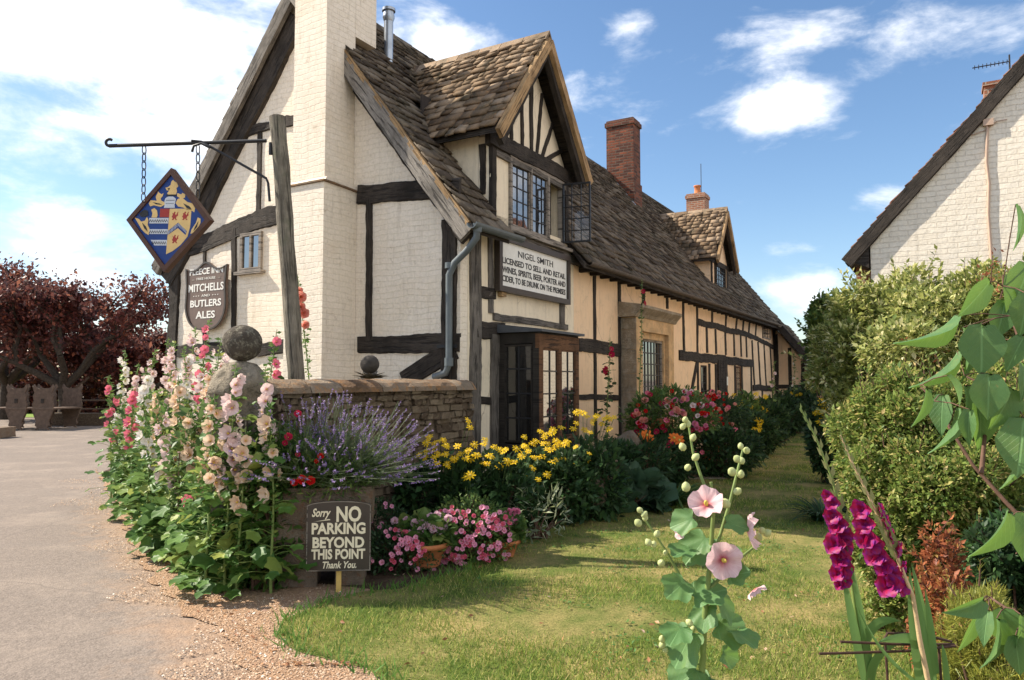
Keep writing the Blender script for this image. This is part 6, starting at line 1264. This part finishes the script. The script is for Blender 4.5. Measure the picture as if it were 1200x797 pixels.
BD = MB(); BD.lathe([(.0008, -.014), (.009, -.009), (.0125, 0), (.010, .008), (.004, .014), (.0005, .016)], seg=10); 
for k in range(5): a = k * 1.257; BD.add([(math.cos(a) * .011, math.sin(a) * .011, -.006), (math.cos(a + .5) * .011, math.sin(a + .5) * .011, -.006), (math.cos(a + .25) * .0085, math.sin(a + .25) * .0085, .012)], [(0, 1, 2)])
bud_me = BD.mesh('bud'); bud_me.materials.append(simple('pale_bud', (.42, .46, .2), .6, .12, 60, .3, .001))
for px, py, s_ in ((803, 492, .8), (806, 497, .9), (800, 500, .8), (812, 513, .9), (800, 524, 1), (815, 536, 1), (806, 548, .9), (804, 571, 1.2), (868, 523, .8), (875, 528, .9), (864, 538, 1), (858, 553, 1.15), (869, 540, .9), (868, 556, 1), (864, 576, 1), (850, 590, 1.3),
                   (750, 598, .8), (755, 603, .85), (748, 613, 1), (756, 607, .8), (760, 636, .9), (770, 626, .9), (775, 660, 1), (766, 638, .8), (780, 648, .7), (893, 622, .9), (889, 630, 1), (899, 625, 1), (776, 749, .9), (776, 756, .9), (780, 762, .8), (808, 730, .9), (812, 738, .8)):
    q = Q(px, py, random.uniform(-.02, .03)); put(bud_me, 'bud', fh, q, (random.gauss(0, .5), random.gauss(-.3, .4), .8), s_ * .95)
fb1 = [bloom('blush', .056, .13, .28, 11), bloom('blush', .056, .2, .4, 23)]
m_fp = petalm('foreground_petal', (.45, .03, .07), (.86, .62, .64), .052, .35)
for me in fb1: me.materials[0] = m_fp
put(fb1[0], 'flower', fh, Q(847, 656, -.05), (.05, -1, .05), 1.0); put(fb1[1], 'flower', fh, Q(828, 592, -.02), (-.3, -.7, .65), .95); put(fb1[1], 'flower', fh, Q(875, 622, -.01), (.93, -.35, .1), 1.0); put(fb1[1], 'flower', fh, Q(884, 690, .02), (.5, -.3, -.8), .6); put(fb1[0], 'flower', fh, Q(798, 624, .0), (-.8, -.5, .2), .4)
pos, dr, sc, up = [], [], [], []
for bx, by, tx, ty, s_ in ((815, 605, 788, 612, 1.1), (830, 625, 815, 640, 1.5), (812, 640, 783, 648, 1.2), (806, 678, 776, 700, 1.3), (848, 610, 868, 612, 1), (846, 640, 866, 655, .9), (840, 690, 860, 730, 1.4), (836, 730, 880, 745, 1.45), (812, 735, 795, 765, 1.7), (808, 700, 830, 690, 1.5), (850, 675, 880, 665, 1.), (825, 655, 845, 640, 1.1),
                           (820, 780, 790, 800, 1.5), (836, 790, 815, 812, 1.4), (845, 765, 868, 770, .9), (828, 705, 822, 735, 1.2), (800, 730, 785, 750, 1.3), (860, 735, 885, 752, 1.2)):
    a_ = Q(bx, by, random.uniform(-.03, .03)); e = Q(tx, ty, random.uniform(-.08, .02)); pos.append(a_); dr.append(e - a_ + Vector((0, 0, -.01))); sc.append(s_ * .075); up.append((random.gauss(0, .4), -.75, .7))
V, F = scat(LOBED_HI, pos, dr, sc, up=up, roll=.3); link('foliage', leafuv(npmesh('foliage', V, F, True), LOBED_HI, len(pos)), veined('near_leaf', (.05, .13, .04), (.13, .25, .09), 'palmate'), fh)
# ------------------------------ gladioli and their support
GX = M('gladiolus_petal'); v = GX.coord('Object'); g_ = GX.node('ShaderNodeNewGeometry'); c_ = GX.mix(GX.ramp(GX.noise(v, 30, 3), [(.4, 0), (.65, 1)]), (.4, .008, .07), (.2, .02, .26)); GX.fin(c_, .5, None, .3)
tr_ = GX.node('ShaderNodeBsdfTranslucent'); GX.l.new(c_, tr_.inputs[0]); mx_ = GX.node('ShaderNodeMixShader'); mx_.inputs[0].default_value = .35; GX.l.new(GX.b.outputs[0], mx_.inputs[1]); GX.l.new(tr_.outputs[0], mx_.inputs[2]); GX.l.new(mx_.outputs[0], GX.out.inputs[0])
def glad_flower(seed):
    rg = random.Random(seed); b = MB()
    for k in range(6):
        a = k * math.pi / 3 + rg.uniform(-.1, .1); r = .034 if k % 2 else .04; w_ = .95 if k % 2 else .85; vs = []
        for i in range(5):
            t_ = i / 4; rad = .004 + r * t_; z = .034 * (t_ ** .6) + (.006 * t_ if k % 2 else 0); ww = w_ * math.sin(math.pi * min(1, .18 + t_ * .78)) * r * .7
            for s_ in (-1, 0, 1): vs.append((rad * math.cos(a) - s_ * ww * math.sin(a), rad * math.sin(a) + s_ * ww * math.cos(a), z - (abs(s_) * -.004) + rg.uniform(-.0025, .0025) * t_ - (.012 * t_ ** 4)))
        b.add(vs, [(i * 3 + q, i * 3 + q + 1, i * 3 + q + 4, i * 3 + q + 3) for i in range(4) for q in range(2)], sm=True)
    b.tube([(0, 0, -.008), (0, 0, .004)], [.003, .006], 8); me = b.mesh('gladiolus_floret'); me.materials.append(GX.m); return me
GF = [glad_flower(i) for i in range(3)]
m_gsp = leafm('gladiolus_sheath', (.15, .22, .06), (.3, .3, .12), None, .3)
def gladiolus(Y, spine, fl, leaves, label, spm=None):
    r0 = P(*spine[0], Y); r0.z = 0; root = thing('gladiolus', label, 'gladiolus', r0); pts = [P(x, y, Y - (.03 if spm else 0)) - r0 for x, y in spine]; b = MB(); b.tube([Vector((0, 0, 0))] + pts, list(np.linspace(.009, .0022, len(pts) + 1)), 7); b.build('stem', spm or m_stem, root)
    def at(k): k = k * (len(pts) - 1); i = min(int(k), len(pts) - 2); return pts[i].lerp(pts[i + 1], k - i)
    for i, (px, py, s_, dx) in enumerate(fl):
        px += (-3 if dx > .3 else 3) if abs(dx) > .3 else 0; q = P(px, py, Y - .02) - r0; put(GF[i % 3], 'flower', root, q, (dx, -.75, .25 if i % 2 else -.05), s_ * (.82 if dx < .5 else .62))
    pos, dr, sc = [], [], []
    for k in np.linspace(.42, .99, 22): sgn = 1 if len(pos) % 2 else -1; pos.append(at(k)); t_ = (at(min(1, k + .03)) - at(k - .03)).normalized(); dr.append(t_ + Vector((sgn * .3, -.1, 0))); sc.append(.085 * (1.25 - k))
    V, F = scat((LEAF[0] * A([.7, 1, 1]), LEAF[1]), pos, dr, sc, up=[(0, -1, .1)] * len(pos)); link('buds', npmesh('buds', V, F), m_gsp, root)
    T_ = strap(8, .5, .5)
    for (x0, y0, x1, y1, x2, y2, w_) in leaves:
        a_, m_, e = P(x0, y0, Y) - r0, P(x1, y1, Y - .02) - r0, P(x2, y2, Y - .03) - r0; vs = []; n_ = 10
        for i in range(n_ + 1):
            t_ = i / n_; c_ = a_ * (1 - t_) ** 2 + m_ * 2 * t_ * (1 - t_) + e * t_ * t_; tg_ = ((m_ - a_) * (1 - t_) + (e - m_) * t_).normalized(); sd_ = tg_.cross(Vector((0.25, -1, 0))).normalized(); ww = w_ * .74 / FPX * Y / 2 * (1 - t_ ** 3) + .0006
            vs += [c_ - sd_ * ww, c_ + Vector((0, -.004, 0)), c_ + sd_ * ww]
        b = MB(); b.add(vs, [(i * 3 + q, i * 3 + q + 1, i * 3 + q + 4, i * 3 + q + 3) for i in range(n_) for q in range(2)], sm=True); b.build('leaf', m_gleaf, root)
m_gleaf = leafm('gladiolus_leaf', (.09, .2, .05), (.16, .3, .08), None, .3)
gladiolus(2.4, [(1018, 800), (1006, 740), (998, 680), (990, 620), (975, 560), (955, 510), (938, 478)],
 [(968, 580, .6, -.7), (972, 590, .75, -.4), (974, 603, .9, -.6), (979, 615, 1.0, -.5), (984, 626, 1.05, .1), (977, 638, 1.05, -.7), (988, 640, 1.0, .4), (983, 654, 1.0, -.2), (986, 666, .95, .3), (980, 672, .85, -.6), (988, 680, .7, .1), (982, 685, .6, -.5)],
 [(1016, 800, 1000, 740, 985, 655, 17), (1022, 800, 1010, 715, 992, 640, 13), (1012, 760, 1020, 720, 1055, 728, 20), (1020, 800, 1020, 760, 1065, 748, 17)], 'magenta gladiolus leaning left, nearest the lawn')
gladiolus(2.3, [(1088, 800), (1078, 750), (1070, 700), (1052, 655), (1036, 620), (1015, 575), (995, 535), (985, 510)],
 [(1008, 596, .95, -.8), (1030, 598, .9, .7), (1012, 612, 1.05, -.8), (1036, 612, .95, .7), (1014, 628, 1.1, -.7), (1042, 628, 1.0, .8), (1020, 636, 1.0, -.1), (1026, 650, 1.15, -.8), (1050, 642, 1.05, .8), (1033, 662, 1.05, -.2), (1040, 672, 1.0, .2), (1040, 686, 1.2, -.6), (1056, 664, .9, .7), (1052, 688, .9, .3)],
 [(1080, 800, 1068, 730, 1066, 665, 20), (1092, 800, 1086, 730, 1068, 660, 20), (1096, 790, 1092, 740, 1084, 690, 15), (1075, 800, 1030, 770, 1005, 712, 5), (1085, 750, 1050, 745, 1030, 752, 15), (1110, 800, 1108, 775, 1104, 755, 12)], 'magenta and purple gladiolus with a tan spike and broad leaves on the right', simple('tan_stem', (.5, .36, .2), .6, .2, 30))
r0 = P(1040, 760, 2.3); r0.z = 0; sup = thing('plant_support', 'dark rusty wire plant support hoop crossing the gladiolus stems', 'plant support', r0); b = MB()
for seg_ in ([(960, 766), (1000, 765), (1060, 763)], [(985, 752), (1050, 755), (1118, 755)], [(1035, 752), (1040, 742), (1065, 743), (1095, 747), (1115, 752)], [(1060, 763), (1120, 757)]): b.tube([P(x, y, 2.3 + .015 * i) - r0 for i, (x, y) in enumerate(seg_)], .0042, 7)
for x, y in ((1037, 748), (1100, 756)): q = P(x, y, 2.33) - r0; b.tube([q, Vector((q.x + .03, q.y, 0))], .004, 6)
b.build('wire', simple('rusty_wire', (.06, .03, .02), .7, .3, 60), sup)
# ================================================================== far left: copper trees, settles, table
m_cop = leafm('copper_leaf', (.035, .01, .01), (.14, .03, .024), (.3, .09, .05), .3)
def tree(name, label, base, h, spread, mat, nleaf, sz, trunk_r=.22, fork=.22, seed=1, group=None, lift=.3):
    rg = random.Random(seed); root = thing(name, label, 'tree', base, 0, group); b = MB(); tips = []
    def grow(p, d, L, r, lvl):
        q = p + d * L; m_ = p.lerp(q, .5) + Vector((rg.gauss(0, .05), rg.gauss(0, .05), rg.gauss(0, .03))) * L; b.tube([p, m_, q], [r, r * .85, r * .68], 7 if lvl < 2 else 5, jit=.08)
        if lvl >= 2: tips.append((m_, L * .5)); tips.append((q, L * .65))
        if lvl >= 4: return
        for k in range(rg.choice((2, 3, 3)) if lvl else 5):
            a = rg.uniform(0, 2 * math.pi) if lvl else k * 1.257 + rg.uniform(-.3, .3); s_ = Vector((math.cos(a), math.sin(a), rg.uniform(-.05, .7))); dd = (d * (.75 if lvl else .5) + s_ * (.75 if lvl else .85) * spread).normalized(); grow(q, dd, L * rg.uniform(.62, .85) if lvl else h * .27 * rg.uniform(.8, 1.15), r * .62, lvl + 1)
    grow(Vector((0, 0, 0)), Vector((rg.gauss(0, .05), 0, 1)).normalized(), h * fork, trunk_r, 0); b.build('trunk', m_bark, root)
    per = nleaf // len(tips); pos = []
    for c, s_ in tips: pos.append(A(c) + rng.normal(size=(per, 3)) * A([s_ * .55, s_ * .55, s_ * .38]))
    pos = np.concatenate(pos); pos = pos[pos[:, 2] > h * .1]; N = len(pos); V, F = scat(DIAM, pos, rng.normal(size=(N, 3)) + A([0, 0, -.2]), sz * np.exp(rng.normal(0, .25, N))); link('crown', npmesh('crown', V, F), mat, root); return root
def gb(px, Y): q = P(px, 480, Y); return (q.x, Y, 0)
tree('copper_tree', 'dark purple leaved tree at the far left edge of the picture', gb(6, 30), 6.6, 1.0, m_cop, 26000, .17, .26, seed=4, group='copper leaved trees')
tree('copper_tree', 'purple leaved tree with an open crown showing its limbs behind the settles', gb(75, 27), 5.9, .95, m_cop, 14000, .15, .24, seed=9, group='copper leaved trees')
tree('copper_tree', 'low purple leaved tree reaching towards the inn corner', gb(150, 31), 5.3, 1.15, m_cop, 26000, .16, .22, seed=15, group='copper leaved trees', fork=.15)
tree('copper_tree', 'smaller dark purple tree in the gap left of the inn corner', gb(195, 37), 5.0, 1.2, m_cop, 16000, .18, .2, seed=21, group='copper leaved trees', fork=.12)
for i, (px, Y, w_, h, lb) in enumerate(((20, 36, 5, 1.9, 'dark purple hedge behind the settles'), (150, 40, 7, 2.0, 'dark hedge behind the low purple tree'))):
    x, y, _ = gb(px, Y); leafmass('dark_hedge', lb, 'hedge', [(x + k, y, h * .7, 2.4, 1.2, h) for k in np.linspace(-w_, w_, 5)], DIAM, m_cop, 16000, .22, None)
def outline(mb, pts, cx, y0, y1): mb.prism([(cx + x, z) for x, z in pts], 'y', y0, y1)
m_oak = simple('weathered_oak', (.11, .075, .055), .85, .3, 9, .6, .008)
def settle(loc_, rz, label):
    root = thing('carved_settle', label, 'bench', loc_, rz, 'carved wooden settles by the drive'); root.scale = (.9,) * 3
    low = [(-.26, 0), (-.2, .1), (-.28, .16), (-.24, .3), (-.33, .5), (-.42, .72), (.42, .72), (.33, .5), (.24, .3), (.28, .16), (.2, .1), (.26, 0), (.12, .05), (-.12, .05)]
    up_ = [(-.4, .78), (.4, .78), (.42, .9), (.36, 1.05), (.4, 1.2), (.34, 1.32), (.42, 1.5), (.37, 1.62), (.28, 1.5), (.16, 1.45), (.0, 1.46), (-.16, 1.45), (-.28, 1.5), (-.37, 1.62), (-.42, 1.5), (-.34, 1.32), (-.4, 1.2), (-.36, 1.05), (-.42, .9)]
    b = MB(); outline(b, low, 0, -.06, .0); b.build('end_panel', m_oak, root); b = MB(); outline(b, up_, 0, -.05, .0); b.build('back_panel', m_oak, root)
    b = MB(); outline(b, low, 0, 1.3, 1.36); b.build('end_panel', m_oak, root); b = MB(); b.box((-.42, -.08, .722), (.42, 1.4, .775)); b.build('seat', m_oak, root)
    b = MB(); outline(b, up_, 0, 1.35, 1.4); b.build('back_panel', m_oak, root)
    b = MB(); b.prism([(-.06, .95), (.06, .95), (.06, 1.1), (-.06, 1.1)], 'y', -.075, -.052); b.build('carved_boss', m_dark, root)
for i, (px, lb) in enumerate(((-14, 'carved wooden settle cut by the left edge'), (20, 'carved wooden settle in the middle of the row'), (51, 'carved wooden settle at the right end of the row'))):
    x, y, _ = gb(px, 23.5); settle((x, y, 0), R(-8), lb)
x, y, _ = gb(92, 26); b = MB(); rough_box(b, (-1.3, -.25, 0), (1.1, .35, .42)); tag(b.build('low_stone_wall', m_rub, None, (x, y, 0)), 'low shaded stone wall right of the settles', 'wall')
x, y, _ = gb(112, 30); pt_ = thing('picnic_bench', 'small wooden picnic bench with a sloping top under the copper trees', 'bench', (x, y, 0), R(12)); 
b = MB(); b.box((-.8, -.35, .74), (.8, .35, .8)); b.build('table_top', m_oak, pt_); b = MB(); b.box((-.8, -.8, .42), (.8, -.55, .47)); b.build('seat', m_oak, pt_); b = MB(); b.prism([(-1.1, .95), (-.2, 1.75), (-.15, 1.68), (-1.0, .88)], 'y', -.3, -.2); b.build('sloping_board', m_oak, pt_)
for sx_ in (-.65, .65): b = MB(); b.box((sx_ - .05, -.7, 0), (sx_ + .05, -.6, .42)); b.build('leg', m_oak, pt_); b = MB(); b.box((sx_ - .05, -.1, 0), (sx_ + .05, 0, .739)); b.build('leg', m_oak, pt_)
x, y, _ = gb(-2, 20.5); b = MB(); rough_box(b, (-1.6, -.4, 0), (.28, .35, .28), amp=.02); tag(b.build('stone_kerb_block', m_orange if False else m_trough, None, (x, y, 0)), 'low rounded stone block on the drive at the left edge', 'block')
# ================================================================== sun, sky and clouds
EL = R(43); AZ = 17
Sh = VX * math.cos(R(AZ)) - UX * math.sin(R(AZ)); S = Vector((Sh.x * math.cos(EL), Sh.y * math.cos(EL), math.sin(EL)))
sd = bpy.data.lights.new('sun', 'SUN'); sd.energy = 5.0; sd.angle = R(.53); sd.color = (1, .91, .77); so_ = bpy.data.objects.new('sun', sd); COL.objects.link(so_); so_.rotation_euler = (-S).to_track_quat('-Z', 'Y').to_euler()
w = bpy.data.worlds.new('World'); scene.world = w; w.use_nodes = True; t = w.node_tree; n = t.nodes; l = t.links; bg = n['Background']; bg.inputs[1].default_value = .112
sky = n.new('ShaderNodeTexSky'); sky.sky_type = 'NISHITA'; sky.sun_disc = False; sky.sun_elevation = EL; sky.sun_rotation = math.atan2(S.x, S.y); sky.air_density = 1.0; sky.dust_density = .6; sky.ozone_density = 1.6
def mt(op, a, b=0, c=None, cl=False):
    k = n.new('ShaderNodeMath'); k.operation = op; k.use_clamp = cl
    for i, v in enumerate((a, b, c)):
        if v is None: continue
        if isinstance(v, bpy.types.NodeSocket): l.new(v, k.inputs[i])
        else: k.inputs[i].default_value = v
    return k.outputs[0]
tc = n.new('ShaderNodeTexCoord'); D = tc.outputs['Generated']; sp3 = n.new('ShaderNodeSeparateXYZ'); l.new(D, sp3.inputs[0])
den = mt('ADD', mt('MAXIMUM', sp3.outputs[2], 0), .16); cb = n.new('ShaderNodeCombineXYZ'); l.new(mt('DIVIDE', sp3.outputs[0], den), cb.inputs[0]); l.new(mt('DIVIDE', sp3.outputs[1], den), cb.inputs[1]); l.new(mt('MULTIPLY', sp3.outputs[2], 1.5), cb.inputs[2])
def wn(scale, det, rough, vec=cb.outputs[0], dist=0):
    k = n.new('ShaderNodeTexNoise'); k.inputs['Scale'].default_value = scale; k.inputs['Detail'].default_value = det; k.inputs['Roughness'].default_value = rough; k.inputs['Distortion'].default_value = dist; l.new(vec, k.inputs['Vector']); return k.outputs[0]
mp = n.new('ShaderNodeMapping'); mp.inputs['Scale'].default_value = (4, 4, 9); l.new(D, mp.inputs[0])
big = wn(1.6, 9, .6, mp.outputs[0], .3); fine = wn(3.4, 10, .62, mp.outputs[0], .2)
BL = [(130, 40, 250, 90, 1.1), (30, 150, 120, 60, .8), (270, 120, 120, 120, .9), (50, 262, 90, 36, .85), (140, 330, 120, 60, .62), (250, 20, 140, 90, 1.0), (500, 45, 110, 34, .75), (520, 80, 60, 25, .6), (736, 48, 36, 30, .6), (690, 105, 90, 40, .5), (905, 48, 105, 28, .66), (1085, 45, 90, 36, .52), (912, 124, 78, 30, .8), (1030, 235, 48, 24, .7), (925, 292, 55, 12, .68), (965, 335, 60, 28, .75), (870, 90, 60, 20, .35), (1200, 20, 60, 40, .4),
      (-250, 100, 300, 250, .9), (-700, 0, 400, 300, .8), (1500, 100, 300, 120, .6), (2000, 0, 300, 200, .7)]
FILL_DIRS = [((.9, .25, .45), .5, 1.0), ((.5, -.7, .5), .8, 1.0), ((.95, -.5, .35), .6, 1.0), ((-.3, -.9, .4), .5, .9), ((.2, -.2, .95), .35, .7)]  # unseen cloud banks added for whiter, brighter fill on the shaded facade
acc = None
for px, py, rx, ry, wt in BL:
    d = ray(px, py).normalized(); sx = rx / FPX / math.sqrt(1 + ((px - CXP) / FPX) ** 2) ** 1.2; sz = ry / FPX
    v1 = n.new('ShaderNodeVectorMath'); v1.operation = 'SUBTRACT'; l.new(D, v1.inputs[0]); v1.inputs[1].default_value = d
    v2 = n.new('ShaderNodeVectorMath'); v2.operation = 'MULTIPLY'; l.new(v1.outputs[0], v2.inputs[0]); v2.inputs[1].default_value = (1 / sx, 1 / sx, 1 / sz)
    v3 = n.new('ShaderNodeVectorMath'); v3.operation = 'LENGTH'; l.new(v2.outputs[0], v3.inputs[0])
    e = mt('MULTIPLY', mt('SUBTRACT', 1.35, v3.outputs['Value'], cl=True), wt); acc = e if acc is None else mt('MAXIMUM', acc, e)
for dv, rr, wt in FILL_DIRS:
    v1 = n.new('ShaderNodeVectorMath'); v1.operation = 'SUBTRACT'; l.new(D, v1.inputs[0]); v1.inputs[1].default_value = Vector(dv).normalized()
    v3 = n.new('ShaderNodeVectorMath'); v3.operation = 'LENGTH'; l.new(v1.outputs[0], v3.inputs[0])
    acc = mt('MAXIMUM', acc, mt('MULTIPLY', mt('SUBTRACT', 1.35, mt('DIVIDE', v3.outputs['Value'], rr), cl=True), wt))
den_ = mt('ADD', acc, mt('MULTIPLY', mt('SUBTRACT', big, .5), 2.6)); den_ = mt('ADD', den_, mt('MULTIPLY', mt('SUBTRACT', fine, .5), 1.0))
mr = n.new('ShaderNodeMapRange'); mr.interpolation_type = 'SMOOTHSTEP'; l.new(den_, mr.inputs[0]); mr.inputs[1].default_value = .2; mr.inputs[2].default_value = 1.15
core = n.new('ShaderNodeMapRange'); l.new(den_, core.inputs[0]); core.inputs[1].default_value = .5; core.inputs[2].default_value = 1.5
hs_ = n.new('ShaderNodeHueSaturation'); hs_.inputs['Saturation'].default_value = 1.12; hs_.inputs['Value'].default_value = .88; l.new(sky.outputs[0], hs_.inputs['Color'])
ccol = n.new('ShaderNodeMix'); ccol.data_type = 'RGBA'; l.new(core.outputs[0], ccol.inputs[0]); ccol.inputs[6].default_value = (6.3, 6.5, 6.8, 1); ccol.inputs[7].default_value = (8.6, 8.3, 8.0, 1)
mx = n.new('ShaderNodeMix'); mx.data_type = 'RGBA'; l.new(mt('MULTIPLY', mr.outputs[0], .93), mx.inputs[0]); l.new(hs_.outputs[0], mx.inputs[6]); l.new(ccol.outputs[2], mx.inputs[7]); l.new(mx.outputs[2], bg.inputs[0])
scene.view_settings.view_transform = 'Standard'; scene.view_settings.look = 'None'; scene.view_settings.exposure = .92; scene.view_settings.gamma = 1
scene.render.engine = 'CYCLES'; scene.cycles.max_bounces = 6; scene.cycles.diffuse_bounces = 3; scene.cycles.transmission_bounces = 3; scene.cycles.glossy_bounces = 3
